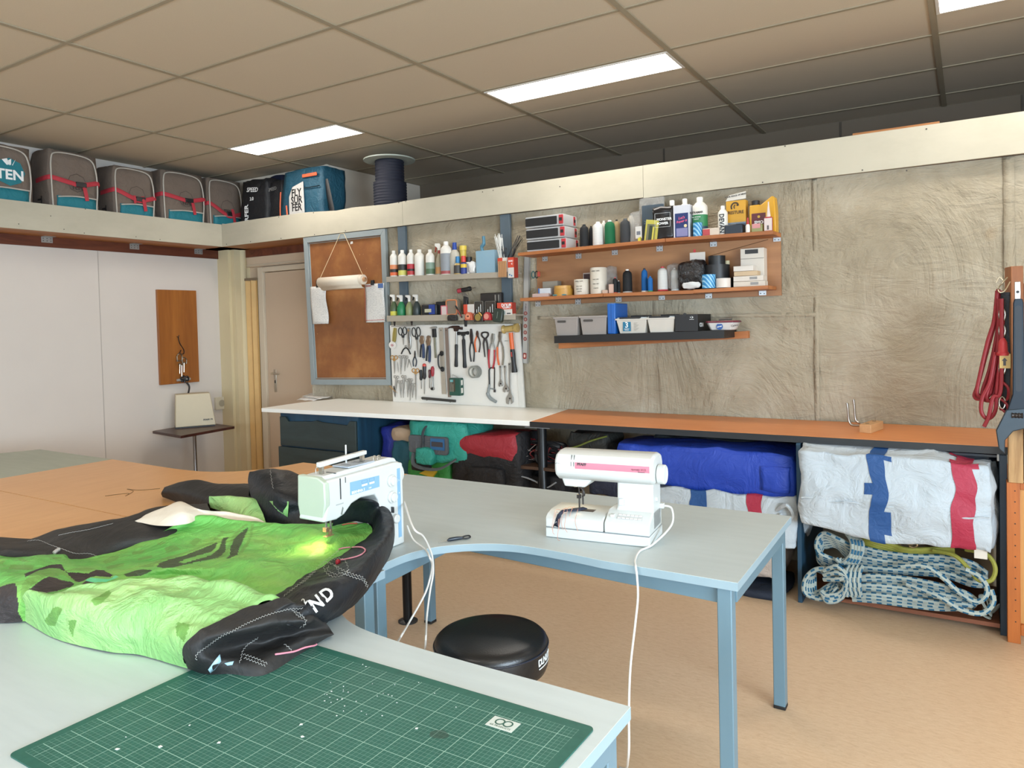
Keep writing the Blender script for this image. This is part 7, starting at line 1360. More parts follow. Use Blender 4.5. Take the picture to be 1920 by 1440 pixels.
# ================================================================ BAGS UNDER THE CEILING
zsh = FZ0+.0225; BG = cloth('77695e', .85, .08, .35, 14); BT = cloth('1e7784', .7, .06, .4, 10); M_PIPE = plain('b9b3a9', .5); M_RST = cloth('b53440', .7, .05, .2, 10)
def tbag(label, u0, u1, vt, kind=0, txt=None):
    xf = FX-.06; y0, y1 = at(u0, 360, x=xf).y, at(u1, 360, x=xf).y; zt = min(at((u0+u1)/2, vt, x=xf).z, CEIL-.02); w_, h_ = y1-y0, zt-zsh; dp = xf-XL-.02
    t = thing('kite_bag', label, 'bag', (xf, y0, zsh), group=None)
    def shp(q):
        k = 1-.10*max(0, (q.z/h_))**2*1.2; return Vector((q.x-.02*(q.z/h_), (q.y-w_/2)*k+w_/2, q.z))
    obj('bag_body', soft((-dp/2, w_/2, h_/2), (dp*1.02, w_*1.02, h_*1.02), .13, 8, .012, 7, len(label), shape=shp), BG, t, sharp=180)
    pp_ = [(.014, w_*.06, .0), (.016, w_*.04, h_*.3), (.02, w_*.02, h_*.62), (.016, w_*.03, h_*.86), (.006, w_*.13, h_*.95), (.004, w_*.5, h_*.965), (.006, w_*.84, h_*.93), (.014, w_*.94, h_*.8), (.02, w_*.96, h_*.55), (.018, w_*.93, h_*.3), (.014, w_*.94, 0)]
    obj('piping', MB().tube(crv(pp_, 5), .006, 7), M_PIPE, t)
    obj('bottom_panel', soft((.0, w_*.53, .16), (.04, w_*.80, .26), .1, 6, .003, 12, 2), BT, t, sharp=180); obj('zip', MB().tube(crv([(.022, w_*.14, .275), (.024, w_*.5, .292), (.022, w_*.93, .288)], 5), .006, 6), M_PIPE, t)
    if kind == 0:
        obj('emblem_disc', MB().lathe([(w_*.24, .019), (w_*.24, .022)], 8, (0, w_*.63, h_*.66), ax='x'), BT, t); lettering('TEN', .105, M_WTXT, t, EAST(.024, w_*.63, h_*.62), bold=.003)
        for s in (-1, 0, 1): obj('crown_mark', MB().prism([(w_*.63+s*.02, h_*.74), (w_*.63+s*.045-.008, h_*.80), (w_*.63+s*.03+.012, h_*.82), (w_*.63+s*.008+.01, h_*.75)], .0225, .0245, 'x'), M_WTXT, t)
    else:
        z0_ = h_*(.64 if kind != 3 else .60); S = [(-dp*.6, -.012, z0_-.01), (-.02, -.012, z0_), (.016, w_*.06, z0_), (.024, w_*.4, z0_-.025*kind), (.024, w_*.6, z0_-.035*kind), (.02, w_*.98, z0_-.03*(kind-1)), (-.03, w_+.008, z0_-.03)]
        obj('strap', MB().tube(crv(S, 6), .019, 8, side=.25), M_RST, t); b = obj('buckle', MB().box(.018, .034, w_*.5, w_*.5+.085, z0_-.025*kind-.028, z0_-.025*kind+.014), M_BLK, t, bevel=.004)
        obj('strap_tail', MB().tube(crv([(.026, w_*.66, z0_-.03), (.034, w_*.68, z0_-.08), (.03, w_*.72, z0_-.16)], 4), .018, 6, side=.2), M_RST, t)
        if kind == 2: obj('strap_tail', MB().tube([(.026, w_*.46, z0_-.03), (.032, w_*.46, z0_-.10)], .012, 6, side=.2), M_RST, t)
        obj('emblem_ring', MB().tube([(.0225, w_*.53+.075*math.cos(k*PI/4), z0_-.02+.075*math.sin(k*PI/4)) for k in range(8)], .0016, 4, closed=True), plain('3c3430', .6), t); lettering('TEN', .05, plain('3a3431', .6), t, EAST(.025, w_*.53, z0_-.06), bold=.001)
    lettering('TEN', .09, plain('242122', .6), t, MX((-dp*.45, -.014, h_*.3), (0, 0, -1), (1, 0, 0)), bold=.002)
tbag('grey and teal kite bag with a round teal emblem, cut by the photo edge', -62, 61, 268, 0)
tbag('grey kite bag with a drooping red strap, right after the emblem bag', 93, 184, 285, 1)
tbag('grey kite bag with a red strap and two hanging tails', 213, 289, 314, 2)
tbag('grey kite bag with a thick pale side zip, leaning next to the last grey bag', 303, 382, 322, 1)
tbag('smallest looking grey kite bag, the last before the black bags', 389, 452, 336, 3)
TBK = cloth('17181c', .6, .1, .5, 12)
def bagf(name, label, u0, u1, vt, y, dep, m_, seed, e=.2, amp=.015, lean=0):
    a, b = at(u0, 380, y=y), at(u1, 380, y=y); zt = min(at((u0+u1)/2, vt, y=y).z, CEIL-.02); w_, h_ = b.x-a.x, zt-zsh
    t = thing(name, label, 'bag', (a.x, y, zsh)); obj('bag_body', soft((w_/2, dep/2, h_/2), (w_*1.02, dep, h_*1.02), e, 8, amp, 8, seed, shape=lambda q: Vector((w_/2+(q.x-w_/2)*(1-.12*(q.z/h_))+lean*(q.z/h_), q.y, q.z))), m_, t, sharp=180); return t, w_, h_
t, w_, h_ = bagf('kite_bag', 'black bag with vertical white lettering in the corner of the shelf', 450, 500, 335, 4.76, .26, TBK, 21, lean=.02)
lettering('SPEED', .06, M_WTXT, t, FRONT(w_*.52, -.014, h_*.82, -.1), bold=.001, shear=.2); lettering('3.0', .045, M_WTXT, t, FRONT(w_*.5, -.016, h_*.68), bold=.001); lettering('FLYSURFER', .075, M_WTXT, t, MX((w_*.30, -.018, h_*.30), (0, 0, 1), (-1, 0, 0)), bold=.002)
t, w_, h_ = bagf('kite_bag', 'plain black bag squeezed between the lettered black bag and the blue backpack', 500, 527, 338, 4.80, .28, TBK, 22, lean=.04); lettering('SPEED', .045, plain('8a8a88', .5), t, FRONT(w_*.5, -.014, h_*.85, .1)); 
t, w_, h_ = bagf('kite_bag', 'dark navy bag seen behind the black bags', 498, 530, 328, 5.0, .2, cloth('1c2748', .6), 23)
BLT = cloth('1c4e63', .55, .08, .5, 12)
t, w_, h_ = bagf('backpack', 'petrol blue backpack with orange zips and white lettered panel', 527, 604, 316, 4.74, .3, BLT, 24, .14, .012, lean=.03); OZ = plain('d9603a', .5)
obj('white_panel', MB().prism([(w_*.24, .0), (w_*.62, 0), (w_*.60, h_*.80), (w_*.34, h_*.74), (w_*.25, h_*.60)], -.024, -.012, 'y'), cloth('c4c2be', .5, .05, .3, 12), t, bevel=.004)
for s, v in (('FLY', 361), ('SUR', 375), ('FER', 389)): lettering(s, .092, plain('1c1c1e', .5), t, FRONT(w_*.44, -.0255, at(560, v, y=4.72).z-zsh), bold=.002, sx=.9)
obj('zip', MB().tube(crv([(w_*.02, -.012, 0), (w_*.0, -.014, h_*.4), (w_*.02, -.01, h_*.7)], 4), .005, 6), OZ, t); obj('zip', MB().tube(crv([(w_*.22, -.02, 0), (w_*.20, -.02, h_*.25), (w_*.17, -.018, h_*.48)], 4), .007, 6), OZ, t)
obj('zip_flap', MB().box(w_*.58, w_*.92, -.02, -.008, h_*.855, h_*.905), OZ, t, bevel=.004); obj('side_strap', MB().tube([(w_*.62, -.018, h_*.70), (w_*.97, -.012, h_*.70)], .008, 6, flat=.4), M_BLK, t); obj('shoulder_strap', MB().tube(crv([(w_*1.0, .05, h_*.8), (w_*1.12, .06, h_*.3), (w_*1.16, .06, 0.02)], 5), .03, 8, flat=.4), M_BLK, t)
p = at(414, 412, x=FX-.03); tag(obj('paper_tag', MB().box(-.01, .0, -.0, .10, 0, .075), plain('c4bcb4', .6), loc=(FX-.022, at(420, 412, x=FX).y, FZ1-.06)), 'small printed paper tag sticking up at the inner corner of the shelves', 'paper')
# cord spool
ys = 4.95; pz = at(730, 301, y=ys); zb_ = FZ0+.0235
t = thing('cord_spool', 'big spool of dark navy cord with a pale disc flange', 'spool', (pz.x, ys, zb_)); h_ = min(pz.z-zb_, CEIL-.05-zb_); R1, R2, RF = 26*mpp(pz), 30*mpp(pz), 48*mpp(pz); hs = at(730, 343, y=ys).z-zb_
pr = []
n = 24
for k in range(n*4+1):
    z = .01+(h_-.015)*k/(n*4); r = R2 if z < hs else R1; pr.append((r+.006*abs(math.sin(k*PI/4)), z))
obj('wound_cord', MB().lathe(pr, 40), plain('161a2a', .7, var=.1), t, sharp=180); fm = plain('b3bcb2', .45)
obj('flange', MB().lathe([(RF, h_-.004), (RF, h_+.006), (RF-.01, h_+.01), (.02, h_+.01)], 48), fm, t); obj('flange', MB().lathe([(RF, 0), (RF, .009)], 48), fm, t)
# ================================================================ UNDER THE BENCHES
t_soft = {}
def lump(name, label, cat, u0, u1, v0, v1, y, dep, m_, e=.35, amp=.02, fr=9, seed=1, shape=None, zmin=.003, n=9):
    a, b = at(u0, (v0+v1)/2, y=y), at(u1, (v0+v1)/2, y=y); um = (u0+u1)/2; zt, z0_ = at(um, v0, y=y).z, max(zmin, at(um, v1, y=y).z); w_, h_ = b.x-a.x, min(zt, fzb-.012)-z0_
    t = thing(name, label, cat, ((a.x+b.x)/2, y+dep/2, z0_)); sm_ = soft((0, 0, h_/2), (w_*1.02, dep, h_*1.02), e, n, amp, fr, seed, shape=shape); t_soft[t.name] = sm_; obj('body', sm_, m_, t, sharp=180); return t, w_, h_
NAV = cloth('1a2547', .6, .1, .5, 10); TL = cloth('2f9c8c', .6, .08, .6, 12); GRN = cloth('2f8a3c', .6, .1, .5, 10); RED = cloth('9c2430', .6, .1, .5, 10); BKC = cloth('1c1b1e', .7, .15, .6, 12); TLD = cloth('1c5565', .7, .1, .4, 8); BEI = cloth('b39a80', .8, .06, .3, 8); SAIL = cloth('b9c4cc', .75, .05, .7, 7); BLUE = cloth('1a3fa8', .55, .08, .6, 6); NVD = cloth('1b2434', .8, .1, .4, 8); M_SBL = cloth('1d4c86', .6, .05, .3, 20); M_SRD = cloth('a52a44', .6, .05, .3, 20)
lump('bag', 'royal blue bag standing next to the drawer cabinet', 'bag', 714, 748, 797, 905, 4.18, .3, cloth('1a2a8a', .6, .1, .5, 9), seed=32)
lump('cushion', 'beige rounded cushion above the petrol bag', 'cushion', 729, 768, 802, 830, 4.13, .2, BEI, .6, .008, seed=33)
lump('bag', 'petrol blue cloth bag below the beige cushion', 'bag', 733, 772, 826, 930, 4.10, .28, TLD, seed=34)
t, w_, h_ = lump('kite_bag', 'turquoise kite bag with a grey front panel and buckled strap', 'bag', 764, 874, 792, 868, 4.04, .36, TL, .22, .02, 8, 35)
obj('front_panel', MB().prism(rrect(-w_*.44, w_*.22, h_*.22, h_*.66, .02), -.205, -.18, 'y'), cloth('55585c', .7), t, bevel=.004); obj('badge', MB().box(-w_*.05, w_*.18, -.212, -.204, h_*.34, h_*.62), plain('2a5f8c', .5), t, bevel=.001); obj('badge', MB().box(-w_*.03, w_*.16, -.2135, -.2115, h_*.42, h_*.54), plain('3c3a40', .5), t)
obj('strap', MB().tube(crv([(-w_*.16, -.15, h_*.98), (-w_*.18, -.205, h_*.75), (-w_*.18, -.215, h_*.45), (-w_*.2, -.215, h_*.1)], 5), .014, 6, flat=.3), cloth('3a4348', .7), t); obj('pocket', soft((-w_*.14, -.20, h_*.16), (w_*.30, .08, h_*.42), .5, 6, .008, 14, 3), TL, t, sharp=180)
obj('carry_strap', MB().tube(crv([(-w_*.38, -.19, h_*.2), (-w_*.3, -.23, -.02), (w_*.1, -.24, -.03), (w_*.36, -.2, h_*.15)], 6), .014, 6, flat=.35), cloth('5c6468', .7), t); lettering('NORTH', .05, plain('1c3c3c', .6), t, MX((-w_*.02, -.13, h_*1.0), (1, 0, 0), (0, 1, .35)), shear=.2)
t, w_, h_ = lump('kite_bag', 'green kite bag with a yellow patch beneath the turquoise one', 'bag', 764, 842, 864, 935, 4.05, .34, GRN, .25, .015, 8, 36)
obj('yellow_patch', MB().prism([(-w_*.18, h_*.66), (w_*.12, h_*.84), (w_*.24, h_*.74), (w_*.14, h_*.58)], -.19, -.165, 'y'), plain('c9a92c', .5), t, bevel=.004); obj('black_flap', soft((-w_*.16, -.13, h_*.86), (w_*.5, .09, h_*.3), .3, 5, .006, 12, 3), BKC, t, sharp=180)
def slope(q): return Vector((q.x, q.y, q.z*(1+.25*q.x/.5)))
t, w_, h_ = lump('kite_bag', 'black bag with a red sloping top between the turquoise bag and the black post', 'bag', 843, 975, 815, 935, 4.05, .38, BKC, .28, .02, 7, 37, shape=lambda q: Vector((q.x, q.y, q.z*(.84+.22*(q.x/.25)))))
obj('red_top', soft((.0, -.02, h_*.80), (w_*.98, .36, h_*.46), .35, 8, .012, 7, 5, shape=lambda q: Vector((q.x, q.y, q.z*(.84+.22*(q.x/.25))))), RED, t, sharp=180)
obj('side_pocket', soft((w_*.05, -.20, h_*.3), (w_*.5, .06, h_*.4), .3, 5, .008, 12, 3), BKC, t, sharp=180)
zsf = low_z = at(948, 870, y=4.08).z
def tangle(name, label, cat, cx, cy, cz, sx_, sy_, sz_, n, r, m_, seed, stuff=True):
    rs_ = random.Random(seed); pts = [Vector((rs_.uniform(-1, 1)*sx_, rs_.uniform(-1, 1)*sy_, rs_.uniform(0, 1)*sz_+r)) for k in range(n)]
    return tag(obj(name, MB().tube(crv(pts, 6), r, 6, flat=.5), m_, loc=(cx, cy, cz)), label, cat)
for k, (u, m_, labl, r) in enumerate(((962, M_BLK, 'tangle of black webbing on the low plank shelf, before the black post', .012), (975, plain('8a5a4c', .6), 'tangle of brownish kite lines on the low plank shelf', .004), (995, plain('a89c98', .6), 'tangle of pale kite lines beside the black post', .003), (1035, M_BLK, 'tangle of black straps behind the black post', .014), (1032, plain('7d2c2c', .6), 'thin dark red lines in the tangle right of the post', .004))):
    p = at(u, 860, y=4.22); tangle('line_tangle', labl, 'lines', p.x, 4.22, zsf, .10 if k < 3 else .13, .09, .13, 40, r, m_, 50+k)
xs_ = at(1110, 850, y=4.3).x
lump('bag', 'black bag with olive trim lying on the low shelf behind the lone sewing machine', 'bag', 1062, 1140, 812, 850, 4.15, .3, cloth('23241f', .7, .2, .6, 10), .4, .02, seed=61, zmin=zsf+.002)
tag(obj('olive_trim', MB().tube(crv([at(1062, 842, y=4.12), at(1085, 836, y=4.11), at(1110, 826, y=4.12), at(1138, 818, y=4.14)], 6), .012, 8, flat=.5), cloth('66702f', .7)), 'olive green webbing band across the black bag on the low shelf', 'strap')
lump('bag', 'dark trousers-like cloth heap under the low shelf with a white stripe', 'cloth', 960, 1060, 892, 935, 4.15, .3, BKC, .4, .02, seed=62)
tag(obj('white_strap', MB().tube(crv([at(956, 900, y=4.1), at(975, 893, y=4.09), at(1005, 903, y=4.1), at(1022, 915, y=4.1), at(1042, 905, y=4.1)], 6), .012, 8, flat=.4), plain('9fa3a8', .6)), 'pale webbing band on the dark heap below the low shelf', 'strap')
lump('bag', 'dark navy bag seen through the arm opening of the lone sewing machine', 'bag', 1098, 1205, 885, 935, 4.10, .3, cloth('272f44', .6), .35, .015, seed=63)
lump('bag', 'dark checked bag squeezed in above the blue sail bag', 'bag', 1220, 1420, 822, 850, 4.35, .3, cloth('20262b', .8, .2), .3, .02, seed=64)
def strap(t, x, w_, h_, dep, m_, tw=.035):
    band(t_soft[t.name], x-tw, x+tw, m_, t)
t, w_, h_ = lump('sail_bag', 'long royal blue sail bag lying on the white one under the orange bench', 'sail bag', 1150, 1490, 842, 920, 4.02, .42, BLUE, .20, .022, 5, 65, shape=lambda q: Vector((q.x, q.y, q.z*(1.02 if q.x > 0 else 1.0-.55*min(1, max(0, (-q.x-.25)/.35)))+(.0 if q.x > 0 else .06*min(1, max(0, (-q.x-.25)/.35))))))
obj('gather', soft((w_*.40, -.19, h_*.42), (.16, .06, h_*.6), .3, 5, .012, 10, 6), BLUE, t, sharp=180)
t, w_, h_ = lump('sail_bag', 'white sail bag with blue and red bands beneath the royal blue one', 'sail bag', 1180, 1500, 921, 1012, 4.0, .44, SAIL, .22, .022, 7, 66, n=20)
strap(t, -w_*.07, w_, h_, .44, M_SBL, .04); strap(t, w_*.26, w_, h_, .44, M_SRD, .045); obj('tie_loop', MB().tube(crv([(w_*.38, -.22, h_*.75), (w_*.44, -.26, h_*.9), (w_*.47, -.25, h_*.7), (w_*.42, -.24, h_*.55), (w_*.40, -.23, h_*.7)], 5), .010, 7), SAIL, t)
lump('cloth_bag', 'crumpled beige cloth bag seen below the desk edge near its rear leg', 'bag', 1290, 1462, 1005, 1082, 4.05, .4, cloth('b5a79c', .8, .1, .6), .35, .02, seed=67)
lump('folded_tarp', 'folded dark tarpaulin with a steel ring under the beige bag', 'tarpaulin', 1230, 1420, 1062, 1112, 4.02, .4, cloth('1f2429', .6, .15, .5), .25, .015, seed=68, zmin=.13)
lump('folded_blanket', 'folded dark navy blanket on the floor beneath the orange bench', 'blanket', 1080, 1462, 1085, 1160, 3.98, .42, NVD, .15, .01, seed=69)
t, w_, h_ = lump('sail_bag', 'large white sail bag with one blue and one red band, in the right bay', 'sail bag', 1493, 1868, 848, 1018, 3.90, .50, SAIL, .24, .03, 5.5, 70, n=24, shape=lambda q: Vector((q.x, q.y, q.z-.03*(q.x/.5)*.6)))
t.location.z = max(t.location.z, .36); strap(t, -w_*.06, w_, h_, .50, M_SBL, .042); strap(t, w_*.355, w_, h_*.97, .49, M_SRD, .045)
obj('seam', MB().tube([( w_*(-.47+.94*k/30), -.253-.004*math.sin(k), h_*(.42-.04*k/30)+.006*math.sin(k*.9)) for k in range(31)], .004, 5), SAIL, t); obj('care_label', MB().box(w_*.40, w_*.46, -.20, -.197, -.04, .02), plain('cfc9bd', .6), t)
lump('rope_bundle', 'grey rope bundle stuffed behind the white sail bag beside the end board', 'rope', 1826, 1868, 915, 1000, 4.2, .15, cloth('8d8877', .8, .2), .5, .02, seed=71)
# pan under the orange top
a, b = at(1732, 848, y=4.10), at(1872, 855, y=4.10)
t = thing('drawer_pan', 'black round-cornered pan hanging in rails under the orange worktop', 'pan', ((a.x+b.x)/2, 4.10, fzb)); w_ = b.x-a.x; DK = plain('1e242b', .35)
obj('pan', MB().add([(x*w_/2*s, y*.16*s+.16, z) for z, s in ((-.10, .86), (-.012, 1)) for x, y in ((-1, -.6), (-.8, -1), (.8, -1), (1, -.6), (1, .6), (.8, 1), (-.8, 1), (-1, .6))], [tuple(range(8))[::-1], tuple(range(8, 16))]+[(i, (i+1) % 8, 8+(i+1) % 8, 8+i) for i in range(8)]), DK, t, bevel=.01, seg=3)
obj('rim', MB().box(-w_/2-.01, w_/2+.01, -.01, .0, -.02, -.006), DK, t, bevel=.002)
for s in (-1, 1): obj('rail_bracket', MB().box(s*(w_/2+.008)-.014, s*(w_/2+.008)+.014, -.016, .02, -.034, -.0005), plain('c9c6bd', .4), t, bevel=.002)
# ropes
def m_rope():
    t = NT('braided rope'); uv = t.n('ShaderNodeUVMap').outputs[0]; s = t.n('ShaderNodeSeparateXYZ', {'Vector': uv}); U, V = s.outputs[0], s.outputs[1]
    a = t.math('FRACT', t.math('ADD', t.math('MULTIPLY', V, 22), t.math('MULTIPLY', t.math('FLOOR', t.math('MULTIPLY', U, 4)), .5))); m = t.math('MULTIPLY', t.math('LESS_THAN', a, .5), t.math('GREATER_THAN', t.math('FRACT', t.math('MULTIPLY', U, 4)), .45))
    c = t.mix(t.noise(t.obj(), 9, 3), lin('8b9792'), lin('b3bcb6')); t.col(t.mix(m, c, lin('1d5c7d'))); t.pr(.75); w = t.math('SINE', t.math('ADD', t.math('MULTIPLY', V, 1400), t.math('MULTIPLY', U, 12.566))); t.bump(w, .4, .002); return t.m
M_ROPE = m_rope(); M_YR = plain('8f8f3a', .7, var=.15, sc=60)
def rope(t, pts, y, r, m_=None, name='strand', wob=.0, seed=0):
    P = []; rs_ = random.Random(seed)
    for k, q in enumerate(pts): P.append(at(q[0], q[1], y=y+(q[2] if len(q) > 2 else 0)+rs_.uniform(-wob, wob))-t.location)
    for p in P:
        if p.z+t.location.z < .052+r: p.z = .052+r-t.location.z
    obj(name, MB().tube(crv(P, 8), r, 8), m_ or M_ROPE, t)
t = thing('rope_hank', 'lower coiled hank of grey rope with blue flecks on the bottom board', 'rope', (at(1680, 1130, y=3.97).x, 3.97, .05))
rr = .0125
for k in range(9):
    o_ = k*6.5; rope(t, [(1598, 1082+o_*.8, .0), (1640, 1080+o_*.9, -.01), (1700, 1085+o_*.95, 0), (1760, 1097+o_*.85, -.01), (1810, 1112+o_*.55, 0), (1835-o_*.3, 1130+o_*.2, .02)], 3.98+.015*(k % 3), rr, seed=k, wob=.01)
for k in range(5): rope(t, [(1590, 1075+k*9), (1560, 1068+k*4, -.01), (1530, 1068, 0), (1511+k*4, 1085, .0), (1508+k*5, 1108, -.01), (1522+k*4, 1125-k*4), (1548, 1122-k*5, -.012), (1572, 1100-k*3, 0)], 3.97+.012*k, rr, seed=20+k)
for k in range(3): rope(t, [(1545, 1070+k*8), (1570, 1062+k*12, -.03), (1588, 1085, -.035), (1578, 1120-k*5, -.02), (1552, 1128-k*6, -.02), (1540, 1108, -.01)], 3.96, rr, seed=30+k)
for k in range(4): x = 1586+k*8; rope(t, [(x+6, 1062), (x+1, 1075, -.04), (x, 1095, -.05), (x+3, 1117, -.03)], 3.98, rr, seed=40+k)
rope(t, [(1690, 1062), (1735, 1062, -.02), (1770, 1085, -.03), (1800, 1112, -.03), (1830, 1128, -.02), (1848, 1118, -.02), (1850, 1100, -.01), (1835, 1080, 0), (1810, 1068)], 3.96, rr)
rope(t, [(1700, 1095), (1760, 1118, -.03), (1800, 1142, -.03), (1840, 1150, -.02), (1862, 1130, -.01), (1858, 1105, 0)], 3.95, rr)
t = thing('rope_hank', 'upper coiled hank of grey rope with blue flecks lying on the lower one', 'rope', (at(1680, 1060, y=4.05).x, 4.05, .18))
for k in range(8):
    o_ = k*6.5; rope(t, [(1600, 1022+o_, .0), (1650, 1035+o_*.8, -.01), (1710, 1043+o_*.7), (1770, 1045+o_*.75, 0), (1820, 1055+o_*.9), (1850, 1075+o_*.5, .01)], 4.06+.015*(k % 3), rr, seed=60+k, wob=.01)
for k in range(6): rope(t, [(1600, 1025+k*7), (1570, 1010+k*3, -.01), (1545, 1000+k*5, 0), (1532+k*3, 1015, .0), (1535, 1035+k*3, -.01), (1560, 1048+k*3), (1590, 1055+k*3)], 4.04+.012*k, rr, seed=70+k)
for k in range(4): x = 1588+k*6; rope(t, [(x, 1000+k*3), (x+10, 1018, -.04), (x+8, 1040, -.05), (x-8, 1056+k*3, -.04), (x-20, 1048, -.03)], 4.04, rr, seed=80+k)
t = thing('rope_hank', 'yellow-green rope tangled between the white sail bag and the grey hanks', 'rope', (at(1740, 1020, y=4.1).x, 4.1, .30))
for k in range(7): rope(t, [(1608, 1003+k*4), (1640, 1012+k*4, -.02), (1675, 1022+k*4), (1700, 1030+k*3, -.01), (1740, 1030+k*2), (1790, 1028+k*3)], 4.06+.01*k, .011, M_YR, seed=90+k)
rope(t, [(1750, 1032), (1790, 1042, -.04), (1815, 1065, -.06), (1835, 1088, -.07), (1858, 1088, -.06), (1866, 1065, -.05), (1850, 1040, -.03), (1810, 1030)], 4.04, .010, M_YR)
t = thing('snap_hook', 'bronze snap hook lying among the yellow rope', 'hook', at(1700, 1022, y=3.99)); obj('hook', MB().tube(crv([(-.03, 0, .0), (-.015, 0, .012), (.02, 0, .004), (.035, 0, .02), (.045, 0, .005), (.03, 0, -.008), (.01, 0, -.004)], 5), .004, 7), plain('a08a68', .3, .8), t)
tangle('rope_remnants', 'frayed pale rope ends at the bottom corner beside the end board', 'rope', at(1855, 1110, y=4.1).x, 4.12, .052, .05, .05, .10, 22, .008, plain('8d928a', .7), 95)
# bench gadget: wooden block with two bent steel rods
a = at(1622, 812, z=ZB); t = thing('rod_block', 'wooden block with two bent steel rods standing on the orange worktop', 'fixture', (a.x, a.y, ZB), math.radians(-12))
obj('block', MB().box(-.03, .03, 0, .20, 0, .045), wood('c4996b', 'a87a4e', 'y'), t, bevel=.002); p = at(1592, 750, y=a.y+.12); hh = p.z-ZB
for k in range(2):
    dx = -.105+.0*k; obj('rod', MB().tube(crv([(-.028, .06+.10*k, .03), (-.08+.01*k, .06+.10*k, .028), (dx+.01, .06+.10*k, .035), (dx, .06+.10*k, .06), (dx-.004, .06+.10*k, .12), (dx-.008, .06+.10*k, hh*(.92+.06*k))], 5), .0065, 10), plain('9f9890', .25, .9), t)
    obj('screw', MB().cyl((-.005, .05+.11*k, .045), .010, .0015, 12), plain('6b563c', .4, .5), t)
# ================================================================ RIGHT EDGE: POST, RED LINES, WRENCH, RACK
yr = 3.98; xa, xb_ = at(1888, 1000, y=yr).x, .30; OW = wood('b8682c', '96501f', 'z', rough=.45)
t = thing('wooden_rack', 'orange varnished wooden rack at the right edge of the photo', 'rack', (xa, yr, 0)); zr2 = at(1900, 905, y=yr).z; x1_ = at(1913, 1000, y=yr).x-xa
obj('side_stile', MB().box(0, x1_, 0, .05, 0, zr2), OW, t, bevel=.002); obj('top_rail', MB().box(x1_, .5, .0, .03, zr2-.03, zr2), OW, t, bevel=.002); obj('panel', MB().box(x1_, .5, .02, .03, .08, zr2-.03), wood('cf9a5c', 'b37d40', 'z'), t); obj('bottom_rail', MB().box(x1_, .5, 0, .03, .04, .09), OW, t, bevel=.002); obj('side_panel', MB().box(0, .02, .05, .5, 0, zr2), OW, t)
for k in range(14): obj('peg_hole', MB().cyl((x1_*.62, -.0006, .10+.05*k), .003, .001, 8, 'y'), M_IRON, t)
t = thing('timber_post', 'upright timber post with bare sawn edge above the wooden rack', 'post', (at(1886, 650, y=4.0).x, 4.0, zr2+.001)); zt3 = at(1886, 500, y=4.0).z; x1_ = at(1919, 650, y=4.0).x-t.location.x
obj('post', MB().prism([(0, .09), (.02, -.01), (x1_, -.01), (x1_, .09)], .25, zt3-t.location.z, 'z'), wood('a8693a', '7d4824', 'z'), t, bevel=.002); obj('lower_block', MB().box(.006, x1_-.004, -.03, .06, 0, .25), wood('c09a68', '8f6a40', 'z', 1.5), t, bevel=.002); obj('side_board', MB().box(x1_+.001, x1_+.05, -.005, .09, 0, .9), wood('8a5a3a', '5d3a24', 'z'), t)
M_RR = plain('8a1c24', .55, var=.12, sc=80)
rx = at(1875, 540, y=4.03); t = thing('rope_bundle', 'bundle of red line hanging in long loops from the hook on the timber post', 'rope', rx)
for k, q in enumerate(([(1872, 542), (1866, 600), (1850, 660), (1834, 720), (1827, 742), (1836, 748), (1850, 735), (1862, 690), (1872, 620), (1878, 545)], [(1874, 545), (1870, 620), (1856, 690), (1842, 735), (1846, 750), (1862, 745), (1868, 700), (1874, 640), (1880, 548)], [(1870, 545), (1864, 600), (1852, 640), (1838, 700), (1832, 735), (1842, 745), (1856, 738), (1866, 690)], [(1872, 560), (1872, 640), (1862, 700), (1850, 740), (1856, 752), (1868, 740), (1876, 690), (1880, 600)], [(1876, 560), (1876, 660), (1870, 720), (1866, 770), (1852, 785), (1840, 772), (1842, 745), (1856, 715), (1866, 660)], [(1878, 560), (1878, 700), (1874, 740), (1862, 745), (1854, 780), (1845, 800)])):
    P = [at(u, v, y=4.03-.012*k)-rx for u, v in q]; obj('strand', MB().tube(crv(P, 6), .0085, 8), M_RR, t)
obj('wire_hook', MB().tube(crv([at(1889, 520, y=4.0)-rx, at(1880, 530, y=3.99)-rx, at(1872, 540, y=4.0)-rx, at(1874, 548, y=3.98)-rx, at(1884, 545, y=3.98)-rx, at(1894, 528, y=3.97)-rx], 5), .003, 6).tube(crv([at(1868, 530, y=4.0)-rx, at(1874, 520, y=4.0)-rx, at(1881, 526, y=4.0)-rx], 5), .003, 6), plain('b3a489', .3, .8), t)
rx = at(1884, 640, y=3.99); t = thing('hanging_gear', 'dark strap with carabiners, red plug and yellow arrow tag hanging beside the red line', 'gear', rx)
obj('strap', MB().tube([at(1885, 548, y=4.0)-rx, at(1883, 600, y=4.0)-rx, at(1886, 680, y=4.0)-rx, at(1883, 770, y=4.0)-rx], .018, 8, flat=.4), BKC, t)
for v in (590, 600+20, 690, 755): p = at(1879, v, y=3.975)-rx; obj('carabiner', MB().tube([(p.x+.012*math.cos(a), p.y, p.z+.028*math.sin(a)) for a in [k*PI/6 for k in range(12)]], .0035, 7, closed=True), plain('a39a8f', .25, .85), t)
p = at(1880, 650, y=3.97)-rx; obj('red_plug', MB().lathe([(.012, -.03), (.024, -.04), (.026, -.03), (.02, -.022), (.018, .02), (.008, .04)], 18, tuple(p)), plain('a82c30', .4), t); p = at(1883, 678, y=3.965)-rx
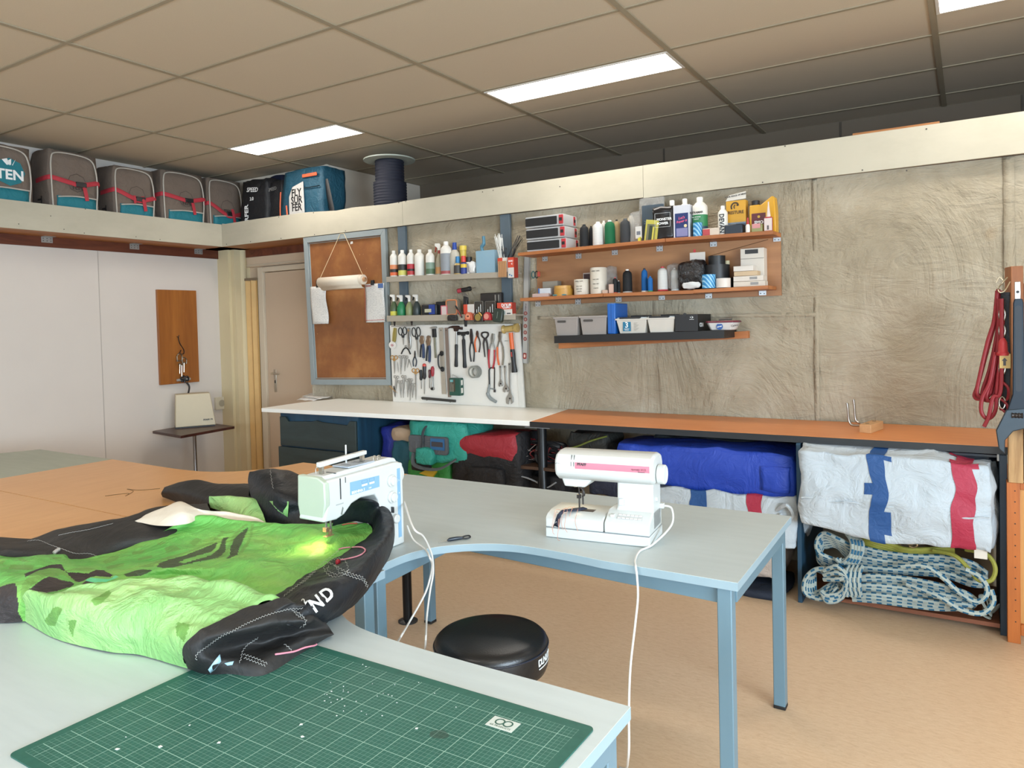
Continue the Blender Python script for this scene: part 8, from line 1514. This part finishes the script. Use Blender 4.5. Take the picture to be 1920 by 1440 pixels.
obj('arrow_tag', MB().box(p.x-.018, p.x+.024, p.y-.004, p.y, p.z-.03, p.z+.035), plain('c4a563', .5), t); obj('arrow', MB().prism([(p.x-.004, p.z-.018), (p.x+.006, p.z-.018), (p.x+.006, p.z+.004), (p.x+.012, p.z+.004), (p.x+.001, p.z+.018), (p.x-.010, p.z+.004), (p.x-.004, p.z+.004)], p.y-.006, p.y-.004, 'y'), M_IRON, t)
for k, v in enumerate((735, 768, 785)): p = at(1884-k, v, y=3.98)-rx; obj('red_line', MB().tube(crv([p+Vector((-.015, 0, .05)), p+Vector((.012, -.01, .02)), p+Vector((.01, 0, -.03)), p+Vector((-.006, 0, -.04))], 4), .006, 7), M_RR, t)
a, b = at(1909, 560, y=3.9), at(1905, 850, y=3.9); t = thing('adjustable_wrench', 'very large dark adjustable wrench hanging jaw down at the right edge', 'wrench', (a.x, 3.92, a.z)); L = a.z-b.z; M_DW = plain('27323d', .4, .5)
obj('handle', MB().prism([(-.018, -.02), (-.013, 0), (.016, 0), (.02, -.02), (.024, -L*.62), (.045, -L*.72), (-.045, -L*.74), (-.022, -L*.62)], -.012, .012, 'y'), M_DW, t, bevel=.004); obj('handle_recess', MB().prism(rrect(-.011, .013, -L*.60, -.03, .01), -.0135, -.0118, 'y'), plain('252f3a', .5), t)
obj('jaw', MB().prism([(-.045, -L*.72), (.05, -L*.70), (.10, -L*.84), (.10, -L*.96), (.07, -L*1.0), (.06, -L*.9), (.02, -L*.84), (-.02, -L*.86), (-.05, -L*.92), (-.052, -L*1.01), (-.075, -L*.98), (-.085, -L*.86)], -.014, .014, 'y'), plain('414d57', .35, .6), t, bevel=.004)
obj('adjusting_screw', MB().lathe([(.010, -.022), (.013, -.02), (.010, -.012), (.013, -.006), (.010, 0), (.013, .006), (.010, .012), (.013, .02), (.010, .022)], 14, (-.005, -.012, -L*.755), ax='x'), M_IRON, t); obj('hanging_plate', MB().box(-.012, .010, -.006, .0, -.004, .075), plain('c4c6c6', .3, .8), t, bevel=.002); obj('pin', MB().cyl((-.001, -.010, .03), .006, .004, 12, 'y'), M_BLK, t)
